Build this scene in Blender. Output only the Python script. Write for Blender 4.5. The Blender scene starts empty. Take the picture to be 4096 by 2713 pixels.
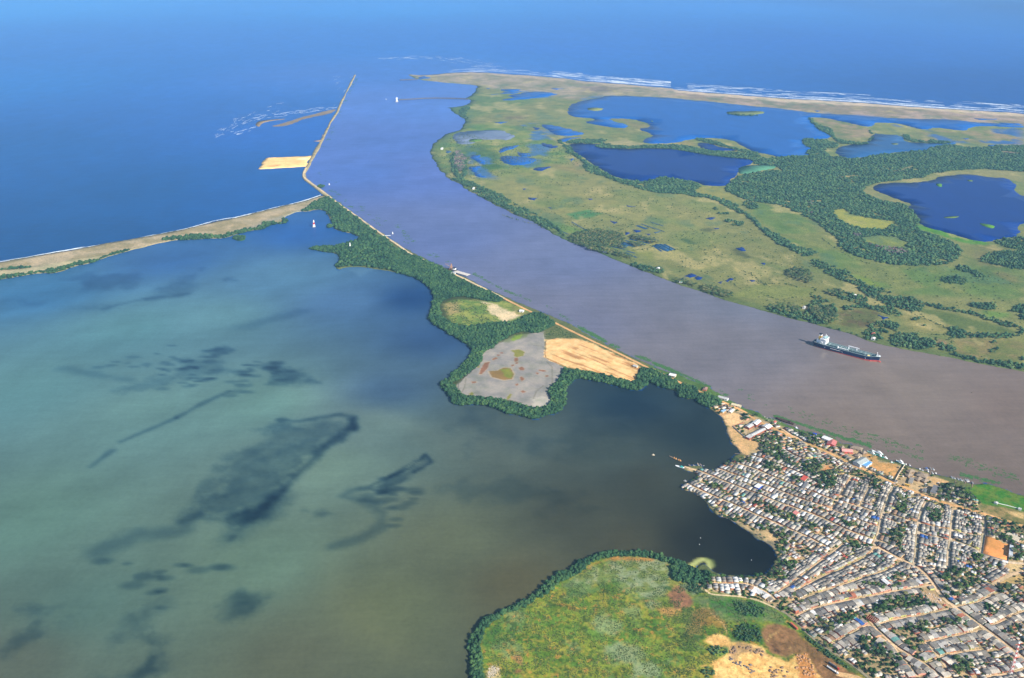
import bpy, math, random
import numpy as np
from mathutils import Vector, Matrix
from mathutils.geometry import delaunay_2d_cdt

random.seed(7)
RNG = np.random.default_rng(11)
scene = bpy.context.scene
COL = scene.collection

# ------------------------------------------------------------------ camera
ALT = 950.0                      # flying height of the aircraft, metres
FPX, HZ = 3700.0, -250.0         # lens of the survey camera (pixels of the 4096 px frame) and its horizon row
PITCH = math.atan((1356.5 - HZ) / FPX)
cam = bpy.data.cameras.new('camera')
cam.sensor_width = 36.0
cam.lens = FPX / 4096.0 * 36.0
cam.clip_start = 5.0
cam.clip_end = 250000.0
cam_ob = bpy.data.objects.new('camera', cam)
cam_ob.location = (0, 0, ALT)
cam_ob.rotation_euler = (math.pi / 2 - PITCH, 0, 0)
COL.objects.link(cam_ob)
scene.camera = cam_ob

# ------------------------------------------------------------------ sky, sun, exposure
SUN_EL, SUN_AZ = math.radians(32), math.atan2(0.70, -0.71)
world = bpy.data.worlds.new('World')
scene.world = world
world.use_nodes = True
wn = world.node_tree.nodes
wl = world.node_tree.links
wn.clear()
sky = wn.new('ShaderNodeTexSky')
sky.sky_type = 'NISHITA'
sky.sun_disc = False
sky.sun_elevation = SUN_EL
sky.sun_rotation = SUN_AZ
sky.altitude = 900
sky.air_density = 1.0
sky.dust_density = 0.6
bgn = wn.new('ShaderNodeBackground')
bgn.inputs['Strength'].default_value = 0.09
wo = wn.new('ShaderNodeOutputWorld')
wl.new(sky.outputs[0], bgn.inputs[0])
wl.new(bgn.outputs[0], wo.inputs[0])
sun = bpy.data.lights.new('sun', 'SUN')
sun.energy = 4.8
sun.angle = math.radians(0.5)
sun.color = (1.0, 0.93, 0.82)
sun_ob = bpy.data.objects.new('sun', sun)
sdir = Vector((math.sin(SUN_AZ) * math.cos(SUN_EL), math.cos(SUN_AZ) * math.cos(SUN_EL), math.sin(SUN_EL)))
sun_ob.rotation_euler = sdir.to_track_quat('Z', 'Y').to_euler()
sun_ob.location = (0, 0, 2000)
COL.objects.link(sun_ob)
scene.view_settings.view_transform = 'Standard'
scene.view_settings.look = 'None'
scene.view_settings.exposure = 0.95
scene.view_settings.gamma = 1.0
scene.cycles.max_bounces = 4
scene.cycles.volume_bounces = 1
scene.cycles.caustics_reflective = False
scene.cycles.caustics_refractive = False

# ------------------------------------------------------------------ survey: chart sheets -> ground metres
SHEETS = {'Z': (0, 0, 4096 / 2367), 'A': (700, 200, 1200 / 2352), 'B': (1500, 200, 1400 / 2368), 'C': (2700, 300, 1396 / 2368),
          'D': (1600, 850, 1100 / 1916), 'E': (2700, 900, 1396 / 2368), 'F': (2600, 1400, 900 / 2352),
          'G': (2600, 1750, 900 / 2352), 'H': (3300, 1750, 796 / 2355), 'I': (3300, 2183, 796 / 2355),
          'J': (2700, 2200, 800 / 2368), 'K': (3200, 1300, 360 / 2368), 'L': (1850, 2150, 950 / 2368),
          'N': (0, 1000, 1400 / 2368), 'P': (0, 0, 1.0)}
CP, SP = math.cos(PITCH), math.sin(PITCH)


def survey(px, py):
    x = np.asarray(px, float) - 2048.0
    y = 1356.5 - np.asarray(py, float)
    dx, dy, dz = x, FPX * CP + y * SP, -FPX * SP + y * CP
    t = ALT / np.maximum(-dz, 1e-6)
    return np.stack([dx * t, dy * t], -1)


def to_frame(P):
    # ground metres -> frame pixels, used only to pick mesh density and to count what is in view
    X, Y = P[..., 0], P[..., 1]
    depth = Y * CP + ALT * SP
    up = Y * SP - ALT * CP
    return np.stack([2048 + FPX * X / depth, 1356.5 - FPX * up / depth], -1)


def G(sheet, pts):
    o = SHEETS[sheet]
    a = np.array(pts, float)
    return survey(o[0] + a[:, 0] * o[2], o[1] + a[:, 1] * o[2])


def Gs(*parts):
    return np.concatenate([G(s, p) for s, p in parts])


def S(txt):
    # "x,y x,y ..." -> list of pairs
    return [tuple(float(v) for v in t.split(',')) for t in txt.split()]


# ------------------------------------------------------------------ numeric helpers
def _h(ix, iy, seed):
    n = (ix.astype(np.int64) * 374761393 + iy.astype(np.int64) * 668265263 + seed * 144665) & 0x7fffffff
    n = ((n ^ (n >> 13)) * 1274126177) & 0x7fffffff
    return ((n ^ (n >> 16)) & 0xffff) / 65535.0


def noise(P, scale, seed=0):
    p = P / scale + 1000.0
    i = np.floor(p).astype(np.int64)
    f = p - i
    f = f * f * (3 - 2 * f)
    a = _h(i[:, 0], i[:, 1], seed)
    b = _h(i[:, 0] + 1, i[:, 1], seed)
    c = _h(i[:, 0], i[:, 1] + 1, seed)
    d = _h(i[:, 0] + 1, i[:, 1] + 1, seed)
    return (a * (1 - f[:, 0]) + b * f[:, 0]) * (1 - f[:, 1]) + (c * (1 - f[:, 0]) + d * f[:, 0]) * f[:, 1]


def fbm(P, scale, seed=0, octs=4):
    r, amp, tot = 0, 1.0, 0
    for o in range(octs):
        r = r + noise(P, scale / 2 ** o, seed + o * 17) * amp
        tot += amp
        amp *= 0.55
    return r / tot * 2 - 1


def seg_dist(P, A, B):
    ab = B - A
    L = max((ab * ab).sum(), 1e-9)
    t = np.clip(((P - A) @ ab) / L, 0, 1)
    d = P - (A + t[:, None] * ab)
    return np.sqrt((d * d).sum(1))


def line_dist(P, line):
    r = np.full(len(P), 1e9)
    for a, b in zip(line[:-1], line[1:]):
        r = np.minimum(r, seg_dist(P, a, b))
    return r


def inside(P, poly):
    x, y = P[:, 0], P[:, 1]
    r = np.zeros(len(P), bool)
    n = len(poly)
    for i in range(n):
        x1, y1 = poly[i]
        x2, y2 = poly[(i + 1) % n]
        if y1 == y2:
            continue
        c = ((y1 > y) != (y2 > y))
        r ^= c & (x < (x2 - x1) * (y - y1) / (y2 - y1) + x1)
    return r


def sdist(P, poly):
    d = line_dist(P, np.vstack([poly, poly[:1]]))
    return np.where(inside(P, poly), -d, d)


def sstep(a, b, x):
    t = np.clip((x - a) / (b - a), 0, 1)
    return t * t * (3 - 2 * t)


def chaikin(poly, closed=True):
    q = poly
    n = len(q)
    out = []
    rng = range(n) if closed else range(n - 1)
    for i in rng:
        a, b = q[i], q[(i + 1) % n]
        out += [a * .75 + b * .25, a * .25 + b * .75]
    if not closed:
        out = [q[0]] + out + [q[-1]]
    return np.array(out)


def crumble(poly, amp=0.10, px=5.0, closed=True, seed=1, smooth=True):
    # uneven natural outline: midpoint displacement until edges are a few metres long
    rs = random.Random(seed)
    p = chaikin(poly, closed) if smooth else poly
    for _ in range(5):
        out = []
        n = len(p)
        done = True
        for i in range(n if closed else n - 1):
            a, b = p[i], p[(i + 1) % n]
            out.append(a)
            m = (a + b) / 2
            fd = m[1] * CP + ALT * SP
            L = math.hypot(*(b - a))
            lim = max(px * fd / FPX, 1.5)
            if L > lim * 1.6:
                k = rs.uniform(-1, 1) * amp * L
                # keep the displacement small in the fore-and-aft direction as well
                nrm = np.array([-(b - a)[1], (b - a)[0]]) / L
                out.append(m + nrm * min(k, 40) * (1 if abs(k) < 40 else 1))
                done = False
        if not closed:
            out.append(p[-1])
        p = np.array(out)
        if done:
            break
    return p


def lin(r, g, b):
    def f(c):
        c = c / 255.0
        return c / 12.92 if c <= .04045 else ((c + .055) / 1.055) ** 2.4
    return np.array([f(r), f(g), f(b)])


# ------------------------------------------------------------------ objects
def tag(o, label=None, cat=None, group=None, kind=None):
    if label: o['label'] = label
    if cat: o['category'] = cat
    if group: o['group'] = group
    if kind: o['kind'] = kind
    return o


def link(name, me, parent=None, mats=()):
    for m in mats:
        me.materials.append(m)
    o = bpy.data.objects.new(name, me)
    COL.objects.link(o)
    if parent is not None:
        o.parent = parent
    return o


def empty(name, loc=(0, 0, 0), rz=0.0):
    o = bpy.data.objects.new(name, None)
    o.empty_display_size = 2
    COL.objects.link(o)
    o.location = loc
    o.rotation_euler = (0, 0, rz)
    return o


def np_mesh(name, V, F, colors=None, smooth=False, nper=3, matidx=None):
    V = np.asarray(V, np.float32)
    F = np.asarray(F, np.int32)
    me = bpy.data.meshes.new(name)
    me.vertices.add(len(V))
    me.vertices.foreach_set('co', V.ravel())
    me.loops.add(F.size)
    me.loops.foreach_set('vertex_index', F.ravel())
    me.polygons.add(len(F))
    me.polygons.foreach_set('loop_start', np.arange(0, F.size, F.shape[1], dtype=np.int32))
    if matidx is not None:
        me.polygons.foreach_set('material_index', np.asarray(matidx, np.int32))
    if smooth:
        me.polygons.foreach_set('use_smooth', np.ones(len(F), bool))
    me.update(calc_edges=True)
    if colors is not None:
        a = me.color_attributes.new('tint', 'FLOAT_COLOR', 'POINT')
        c = np.ones((len(V), 4), np.float32)
        c[:, :3] = colors
        a.data.foreach_set('color', c.ravel())
    me.validate()
    return me


class MB:
    """collects simple solids into one mesh"""

    def __init__(s):
        s.v, s.f, s.m = [], [], []
        s.mi = 0

    def add(s, vs, fs):
        n = len(s.v)
        s.v += [tuple(v) for v in vs]
        s.f += [tuple(i + n for i in f) for f in fs]
        s.m += [s.mi] * len(fs)
        return s

    def box(s, cx, cy, cz, sx, sy, sz, rz=0.0, top=1.0, topy=None):
        topy = top if topy is None else topy
        c, q = math.cos(rz), math.sin(rz)
        vs = []
        for dz, kx, ky in ((-1, 1, 1), (1, top, topy)):
            for dx, dy in ((-1, -1), (1, -1), (1, 1), (-1, 1)):
                x, y = dx * sx / 2 * kx, dy * sy / 2 * ky
                vs.append((cx + x * c - y * q, cy + x * q + y * c, cz + dz * sz / 2))
        return s.add(vs, [(3, 2, 1, 0), (4, 5, 6, 7), (0, 1, 5, 4), (1, 2, 6, 5), (2, 3, 7, 6), (3, 0, 4, 7)])

    def tube(s, a, b, r, r2=None, n=6):
        a, b = Vector(a), Vector(b)
        r2 = r if r2 is None else r2
        d = (b - a).normalized()
        u = d.orthogonal().normalized()
        w = d.cross(u)
        vs = []
        for p, rr in ((a, r), (b, r2)):
            for i in range(n):
                t = 2 * math.pi * i / n
                vs.append(p + u * math.cos(t) * rr + w * math.sin(t) * rr)
        fs = [(i, (i + 1) % n, n + (i + 1) % n, n + i) for i in range(n)]
        fs += [tuple(range(n - 1, -1, -1)), tuple(range(n, 2 * n))]
        return s.add(vs, fs)

    def prism(s, pts, z0, z1):
        n = len(pts)
        vs = [(x, y, z0) for x, y in pts] + [(x, y, z1) for x, y in pts]
        fs = [(i, (i + 1) % n, n + (i + 1) % n, n + i) for i in range(n)]
        fs += [tuple(range(n - 1, -1, -1)), tuple(range(n, 2 * n))]
        return s.add(vs, fs)

    def loft(s, rings, cap=True):
        n = len(rings[0])
        vs = [p for r in rings for p in r]
        fs = []
        for k in range(len(rings) - 1):
            for i in range(n):
                j = (i + 1) % n
                fs.append((k * n + i, k * n + j, (k + 1) * n + j, (k + 1) * n + i))
        if cap:
            fs += [tuple(range(n - 1, -1, -1)), tuple(range((len(rings) - 1) * n, len(rings) * n))]
        return s.add(vs, fs)

    def mesh(s, name, mats):
        me = bpy.data.meshes.new(name)
        me.from_pydata(s.v, [], s.f)
        for m in mats if isinstance(mats, (list, tuple)) else [mats]:
            me.materials.append(m)
        me.polygons.foreach_set('material_index', s.m)
        me.update()
        return me

    def build(s, name, mats, parent=None):
        o = bpy.data.objects.new(name, s.mesh(name, mats))
        COL.objects.link(o)
        if parent is not None:
            o.parent = parent
        return o


# ------------------------------------------------------------------ materials
def mat(name):
    m = bpy.data.materials.new(name)
    m.use_nodes = True
    nt = m.node_tree
    b = nt.nodes['Principled BSDF']
    return m, nt, b, nt.nodes, nt.links


def nnoise(nt, scale, detail=4, rough=0.6, coord=None, stretch=None):
    n = nt.nodes.new('ShaderNodeTexNoise')
    n.inputs['Scale'].default_value = scale
    n.inputs['Detail'].default_value = detail
    n.inputs['Roughness'].default_value = rough
    if coord is None:
        g = nt.nodes.new('ShaderNodeNewGeometry')
        coord = g.outputs['Position']
    if stretch:
        mp = nt.nodes.new('ShaderNodeMapping')
        mp.inputs['Scale'].default_value = stretch[0]
        mp.inputs['Rotation'].default_value = (0, 0, stretch[1])
        nt.links.new(coord, mp.inputs[0])
        coord = mp.outputs[0]
    nt.links.new(coord, n.inputs['Vector'])
    return n


def ramp(nt, fac, stops):
    r = nt.nodes.new('ShaderNodeValToRGB')
    e = r.color_ramp.elements
    while len(e) < len(stops):
        e.new(0.5)
    for el, (p, c) in zip(e, stops):
        el.position = p
        el.color = (c, c, c, 1) if isinstance(c, (int, float)) else (*c, 1)
    nt.links.new(fac, r.inputs[0])
    return r


def mix(nt, kind, fac, a, b):
    m = nt.nodes.new('ShaderNodeMix')
    m.data_type = 'RGBA'
    m.blend_type = kind
    for sock, v in ((m.inputs[0], fac), (m.inputs[6], a), (m.inputs[7], b)):
        if hasattr(v, 'is_linked') or hasattr(v, 'links'):
            nt.links.new(v, sock)
        elif isinstance(v, (int, float)):
            sock.default_value = v
        else:
            sock.default_value = (*v, 1)
    return m.outputs[2]


def bump(nt, b, height, strength, dist):
    bn = nt.nodes.new('ShaderNodeBump')
    bn.inputs['Strength'].default_value = strength
    bn.inputs['Distance'].default_value = dist
    nt.links.new(height, bn.inputs['Height'])
    nt.links.new(bn.outputs[0], b.inputs['Normal'])


def plain(name, col, rough=0.7, metal=0.0, var=0.25, scale=0.6, spec=0.3):
    m, nt, b, N, L = mat(name)
    n = nnoise(nt, scale, 4)
    r = ramp(nt, n.outputs[0], [(0.3, 1 - var), (0.7, 1 + var * .4)])
    L.new(mix(nt, 'MULTIPLY', 1.0, col, r.outputs[0]), b.inputs['Base Color'])
    b.inputs['Roughness'].default_value = rough
    b.inputs['Metallic'].default_value = metal
    b.inputs['Specular IOR Level'].default_value = spec
    return m


def water_mat(name, rough=0.18, wave=0.5, spec=0.5, k=1.0):
    m, nt, b, N, L = mat(name)
    a = N.new('ShaderNodeAttribute')
    a.attribute_name = 'tint'
    n1 = nnoise(nt, 0.012, 6, 0.65, stretch=((1, 0.45, 1), 0.4))
    r1 = ramp(nt, n1.outputs[0], [(0.3, 0.90), (0.7, 1.10)])
    n2 = nnoise(nt, 0.12, 3, 0.7)
    r2 = ramp(nt, n2.outputs[0], [(0.3, 0.93), (0.7, 1.07)])
    c = mix(nt, 'MULTIPLY', 1.0, a.outputs['Color'], r1.outputs[0])
    c = mix(nt, 'MULTIPLY', 1.0, c, r2.outputs[0])
    n3 = nnoise(nt, 0.03, 5, 0.7, stretch=((.25, 1.6, 1), -.15))
    r3 = ramp(nt, n3.outputs[0], [(0.35, 1 - .14 * wave), (0.65, 1 + .12 * wave)])
    c = mix(nt, 'MULTIPLY', 1.0, c, r3.outputs[0])
    L.new(c, b.inputs['Base Color'])
    b.inputs['Roughness'].default_value = rough
    b.inputs['Specular IOR Level'].default_value = spec
    b.inputs['IOR'].default_value = 1.33
    w1 = nnoise(nt, 0.09, 5, 0.7, stretch=((1, 0.35, 1), 0.3))
    bump(nt, b, w1.outputs[0], 0.25 * wave, 3.0)
    return m


def ground_mat(name='ground_cover', fine=.7):
    m, nt, b, N, L = mat(name)
    a = N.new('ShaderNodeAttribute')
    a.attribute_name = 'tint'
    n1 = nnoise(nt, 0.018, 8, 0.68)
    r1 = ramp(nt, n1.outputs[0], [(0.33, (0.72, 0.80, 0.72)), (0.5, (1, 1, 1)), (0.68, (1.26, 1.2, 1.16))])
    n2 = nnoise(nt, 0.16, 5, 0.72)
    r2 = ramp(nt, n2.outputs[0], [(0.34, (0.55, 0.62, 0.55)), (0.48, (0.97, 1, 0.97)), (0.66, (1.25, 1.2, 1.15))])
    c = mix(nt, 'MULTIPLY', 1.0, a.outputs['Color'], r1.outputs[0])
    c = mix(nt, 'MULTIPLY', min(.8, fine * 1.15), c, r2.outputs[0])
    n3 = nnoise(nt, 0.55, 5, 0.75)
    r3 = ramp(nt, n3.outputs[0], [(0.36, (0.45, 0.50, 0.42)), (0.47, (0.95, 0.97, 0.93)), (0.62, (1.30, 1.24, 1.15))])
    c = mix(nt, 'MULTIPLY', fine, c, r3.outputs[0])
    L.new(c, b.inputs['Base Color'])
    b.inputs['Roughness'].default_value = 0.95
    b.inputs['Specular IOR Level'].default_value = 0.1
    bump(nt, b, n2.outputs[0], 0.5, 1.5)
    return m


def leaf_mat(name, c1, c2, c3):
    m, nt, b, N, L = mat(name)
    oi = N.new('ShaderNodeObjectInfo')
    r = ramp(nt, oi.outputs['Random'], [(0.0, c1), (0.5, c2), (1.0, c3)])
    tc = N.new('ShaderNodeTexCoord')
    n = nnoise(nt, 1.3, 4, 0.7, coord=tc.outputs['Object'])
    r2 = ramp(nt, n.outputs[0], [(0.3, 0.6), (0.7, 1.45)])
    L.new(mix(nt, 'MULTIPLY', 1.0, r.outputs[0], r2.outputs[0]), b.inputs['Base Color'])
    b.inputs['Roughness'].default_value = 0.85
    b.inputs['Specular IOR Level'].default_value = 0.15
    nb = nnoise(nt, 0.018, 4, 0.65)
    rb = ramp(nt, nb.outputs[0], [(0.33, (.62, .72, .78)), (0.5, (1, 1, 1)), (0.67, (1.5, 1.32, 1.1))])
    old = b.inputs['Base Color'].links[0].from_socket
    L.new(mix(nt, 'MULTIPLY', 1.0, old, rb.outputs[0]), b.inputs['Base Color'])
    return m

# ------------------------------------------------------------------ haze: one closed box of thin air
HAZE = 3.0e-5
hb = MB().box(0, 40000, (-4 + ALT + 15) / 2, 190000, 110000, ALT + 19)
hm = bpy.data.materials.new('air_haze')
hm.use_nodes = True
hn = hm.node_tree
for n in list(hn.nodes):
    if n.type == 'BSDF_PRINCIPLED':
        hn.nodes.remove(n)
pv = hn.nodes.new('ShaderNodeVolumePrincipled')
pv.inputs['Color'].default_value = (0.30, 0.62, 1.0, 1)
pv.inputs['Density'].default_value = HAZE
pv.inputs['Anisotropy'].default_value = 0.0
hn.links.new(pv.outputs[0], hn.nodes['Material Output'].inputs['Volume'])
haze = hb.build('haze', hm)
tag(haze, 'thin blue daylight haze over the delta', 'haze', kind='stuff')

# ------------------------------------------------------------------ outlines surveyed from the photograph
# west land: beach spit, mangrove tongue, salt flat, fishing town and fen, in one outline
W_NORTH = Gs(('N', S('-700,190 -200,115 0,82 240,42 480,0')), ('A', S('0,1425 250,1360 500,1310 740,1250 980,1195 1090,1160 1145,1140')))
W_NECK = G('A', S('1210,1140 1222,1155 1300,1205 1420,1290 1540,1380 1640,1450 1690,1480 1790,1555'))
W_RIVER = Gs(('D', S('40,250 100,290 220,345 330,395 470,460 560,510 650,550 720,580 800,620 900,660 1000,700 1100,745 1180,770 1240,810 1300,850 1400,900 1500,950 1600,1000 1700,1045 1800,1085')),
             ('F', S('0,170 60,190 180,230 250,245 320,260 400,310 520,350 620,380 660,430 740,460 800,510 880,550 950,590 1000,620 1060,630 1150,660 1200,710 1300,720 1380,760 1450,790 1530,820 1600,850 1700,870 1800,890 1900,910 1950,945 2000,985 2090,985 2190,1020 2270,1060')),
             ('H', S('310,80 400,130 500,180 600,215 680,240 740,262 820,290 900,310 950,335 1030,355 1120,380 1200,405 1250,435 1330,445 1480,475 1560,495 1700,545 1780,560 1900,545 2050,590 2150,620 2250,670 2355,690 2700,790 4200,1300')),
             ('P', S('5400,2900 5000,4200 2300,4600 1850,3300')))
W_FEN = G('L', S('100,1700 150,1403 130,1350 100,1280 90,1200 60,1120 60,1050 120,950 160,900 220,830 330,780 400,740 500,700 600,650 700,600 750,560 820,480 880,410 950,380 1060,340 1130,265 1220,235 1340,180 1450,160 1550,145 1800,160 1950,175'))
W_TOWN = G('G', S('200,1270 300,1310 400,1370 480,1400 500,1340 560,1320 600,1350 680,1420 780,1440 880,1440 1000,1440 1100,1455 1200,1440 1240,1400 1280,1340 1330,1290 1310,1200 1260,1130 1180,1080 1100,1060 1060,1000 950,940 900,900 800,840 730,830 620,750 600,690 550,640 450,570 330,540 340,500 400,480 450,440 500,400 460,365 350,340 345,315 400,300 490,295 540,300 560,340 650,350 670,340 730,320 740,290 800,280 870,245 840,230 890,190 940,165'))
W_SHORE = G('F', S('930,1060 900,1010 850,980 830,920 790,850 800,810 760,750 760,710 700,670 630,615 560,590 500,550 480,510 400,515 330,505 290,470 250,415 150,405 60,375 0,345'))
W_MANG = G('D', S('1916,1230 1880,1235 1820,1215 1770,1185 1730,1175 1720,1200 1670,1245 1600,1235 1500,1210 1420,1185 1330,1170 1230,1155 1190,1190 1145,1240 1150,1310 1140,1360 1090,1400 1010,1415 950,1445 850,1420 740,1400 640,1350 520,1335 430,1345 370,1335 350,1300 330,1250 290,1225 280,1190 330,1180 350,1150 390,1110 450,1060 490,1010 510,955 460,920 400,880 300,820 240,780 200,745 225,690 225,650 245,610 225,550 190,510 140,470 60,440 0,425'))
W_COVE = Gs(('Z', S('870,622 830,617 800,618 780,625 772,612 790,598 775,585 740,582')), ('A', S('1050,1550 1200,1545 1310,1530 1430,1500 1450,1470 1400,1440 1330,1430 1260,1410 1230,1380 1240,1350 1200,1300 1180,1262 1110,1250 1040,1270 980,1265 900,1290 850,1320 860,1345 740,1375 680,1410 600,1415 470,1450 370,1480 260,1478 120,1490 0,1490')),
              ('N', S('900,0 720,50 620,90 500,110 380,160 280,155 130,180 0,200 -300,240 -800,330')))
WEST = np.concatenate([W_NORTH, W_NECK, W_RIVER, W_FEN, W_TOWN, W_SHORE, W_MANG, W_COVE])
EAST = Gs(('P', S('6500,2150 5200,1750 4500,1570')),
          ('E', S('2368,995 2200,965 2050,940 1900,905 1700,870 1500,835 1300,785 1200,740 1100,715 1000,690 900,660 800,640 700,610 590,580 430,535 350,515 200,460 100,430 0,395')),
          ('B', S('1850,1510 1700,1450 1600,1410 1450,1340 1330,1305 1210,1245 1120,1190 1050,1150 980,1130 880,1080 760,1020 680,980 600,930 560,895 500,880 440,810 410,760 375,720 375,660 430,610 480,570 530,555 575,545 600,500 615,485 580,450 540,430 510,395 480,392 570,385 640,365 655,340 605,330 650,310 680,285 690,250 690,240 600,232 400,215 290,200 240,180 222,164 300,172 400,168 500,155 700,150 900,165 1000,170 1200,185 1400,210 1700,235 2000,258')),
          ('C', S('0,103 200,120 500,142 800,165 1100,180 1400,200 1700,225 2000,240 2368,262 2900,310 4200,420')), ('P', S('6500,640 9500,1000')))
JETTY = Gs(('A', S('1414,194 1418,200 1385,272 1310,422 1258,525 1210,610 1162,712 1100,830 1062,905 1022,972 1030,1005 1115,1070 1180,1118 1222,1152 1205,1160 1150,1130 1100,1088 1015,1025 998,1000 1000,962 1028,915 1072,830 1140,708 1190,612 1236,528 1290,420 1360,288 1404,198')))
JARM = Gs(('A', S('1150,705 1160,660 1165,690 1150,720 1085,716')))
PLATFORM = G('A', S('655,935 668,915 712,852 722,848 860,842 1030,834 1078,830 1035,915 850,925'))
BAR = G('A', S('640,600 630,585 640,570 670,555 760,545 880,538 840,548 760,555 690,572 670,590 665,602'))
BAR2 = G('A', S('750,598 850,575 930,550 980,530 1060,512 1160,485 1262,462 1255,480 1200,505 1110,520 1000,545 940,575 860,598 790,602'))

LAKES = []


def lake(sheet, txt, tone, nm='lake', label=None):
    LAKES.append((nm, G(sheet, S(txt)) if isinstance(txt, str) else txt, tone, label))


DEEP, BLUE, MID, MUD = (0.001, 0.030, 0.22), (0.008, 0.095, 0.42), (0.03, 0.11, 0.26), (0.15, 0.19, 0.32)
lake('B', Gs(('B', S('1310,440 1310,400 1330,370 1400,345 1530,325 1560,310 1700,312 1900,320 2050,330')),
             ('C', S('100,172 300,187 500,212 700,227 800,242 1000,264 1200,272 1340,287 1550,297 1750,302 1900,306 2000,318 2368,345 2368,362 2100,345 1990,360 1980,380 1900,375 1760,355 1690,375 1620,360 1540,335 1450,325 1350,325 1350,345 1300,355 1200,330 1100,310 1000,290 900,290 950,330 980,370 1040,400 1060,430 960,440 870,440 880,480 950,500 880,530 930,550 850,560 700,562 640,540 520,520 400,450 300,430 150,430')),
             ('B', S('2170,600 2010,635 1830,635 1800,615 1890,585 1850,560 1770,535 1880,520 1800,480 1700,465 1570,465 1620,490 1700,500 1710,530 1650,530 1560,520 1400,490 1500,475 1450,462 1350,455'))), BLUE)
lake('C', '1110,575 1090,520 1110,490 1200,475 1330,455 1345,395 1400,405 1540,410 1550,455 1700,465 1800,465 1920,450 1900,475 1760,485 1740,520 1600,515 1400,545 1200,570', (0.02, 0.09, 0.28))
lake('B', Gs(('B', S('1290,645 1400,630 1430,640 1560,635 1500,660 1700,672 1900,665 2050,675 2200,700')),
             ('C', S('0,505 200,540 350,560 530,570 530,600 470,620 430,640 430,670 360,740 340,755 250,755 190,750 130,720 0,722')),
             ('B', S('2220,920 2130,895 1950,862 1890,880 1800,895 1770,885 1650,870 1560,830 1490,790 1440,750 1380,710'))), DEEP)
lake('C', '150,460 220,465 300,490 370,500 430,515 350,515 220,515 160,490', DEEP)
lake('C', '1330,775 1380,740 1480,735 1700,730 1800,690 1950,675 2030,680 2150,700 2260,700 2310,750 2300,790 2368,830 2600,850 2700,960 2368,1010 2330,1020 2320,1100 2200,1110 2140,1140 2000,1120 1850,1070 1650,1020 1660,970 1600,930 1570,900 1620,880 1500,845 1400,800', DEEP)
PONDS = [('B', '520,580 560,560 700,545 880,545 900,570 960,580 900,615 830,605 780,610 700,605 640,605 630,625 690,625 640,640 560,640 530,610', MUD),
         ('B', '830,345 950,322 880,312 1060,280 1250,297 1200,312 1000,335', BLUE), ('B', '850,265 990,268 940,285 850,275', BLUE),
         ('B', '780,305 880,285 1000,282 930,298', BLUE),
         ('B', '840,690 850,665 920,650 990,645 930,670 870,690 845,700', BLUE), ('B', '830,740 870,715 1000,725 1110,740 1050,770 960,785 880,770', BLUE),
         ('B', '960,690 1050,700 1060,720 990,725', BLUE), ('B', '640,790 720,785 700,830 760,865 700,862 650,820', BLUE),
         ('B', '655,715 720,712 700,730 740,780 690,760', BLUE), ('B', '1080,800 1190,790 1130,820 1075,815', DEEP),
         ('B', '1115,505 1200,510 1300,535 1440,570 1300,585 1220,575 1170,545', BLUE), ('B', '1130,630 1200,645 1240,660 1180,665', DEEP),
         ('B', '1250,605 1400,590 1300,620 1250,625', BLUE), ('B', '800,490 900,488 850,500', BLUE), ('B', '1070,520 1120,530 1100,545 1075,540', DEEP),
         ('B', '1990,905 2120,920 2100,945 2040,930', DEEP), ('B', '1040,1000 1100,1005 1080,1020 1050,1015', DEEP), ('B', '1165,1065 1195,1070 1190,1080', DEEP),
         ('B', '1305,740 1340,735 1325,755', BLUE), ('B', '1740,1215 1815,1225 1770,1240', DEEP), ('B', '1825,1245 1875,1245 1845,1260', DEEP),
         ('B', '1690,1235 1730,1240 1700,1254', DEEP), ('B', '1880,1235 1940,1228 1900,1245', MID), ('B', '1660,1300 1760,1322 1700,1335 1640,1315', MID),
         ('B', '1700,1052 1765,1060 1760,1066 1710,1062', DEEP), ('B', '1590,1155 1640,1170 1620,1180', DEEP), ('B', '340,178 380,190 300,200 290,188', BLUE),
         ('B', '1900,1315 2030,1350 1990,1365 1880,1325', MID), ('B', '1440,1008 1475,1010 1450,1016', DEEP), ('B', '995,940 1025,942 1010,950', DEEP),
         ('B', '2285,1205 2330,1208 2300,1216', DEEP), ('B', '2235,1142 2300,1135 2270,1152', DEEP),
         ('B', '745,258 785,260 760,265', BLUE), ('B', '1190,262 1280,262 1230,272', BLUE), ('B', '475,680 510,685 500,700 478,695', MID),
         ('C', '205,975 275,970 240,985', DEEP), ('E', '60,350 110,330 150,345 100,360', DEEP), ('E', '130,365 160,350 190,358 150,376', DEEP),
         ('E', '28,370 60,358 75,362 40,378', DEEP), ('E', '340,378 380,362 400,370 360,390', DEEP), ('E', '288,393 325,383 315,400', DEEP),
         ('E', '1375,610 1450,630 1410,645', DEEP), ('E', '410,160 450,150 475,180 430,175', DEEP), ('E', '505,376 545,378 520,388', DEEP),
         ('E', '585,258 615,262 610,275 590,268', DEEP), ('C', '1370,1085 1400,1085 1380,1092', DEEP),
         ('C', '1935,430 1990,432 1970,442', BLUE), ('C', '2120,475 2180,472 2150,488', BLUE), ('C', '1990,290 2130,300 2240,300 2080,308', BLUE),
         ('C', '940,243 985,245 960,252', BLUE), ('C', '2200,325 2330,330 2368,345 2250,340', BLUE), ('C', '2020,1125 2030,1130 2025,1135', DEEP)]
for s_, t_, c_ in PONDS:
    lake(s_, t_, c_, 'pond')

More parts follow.
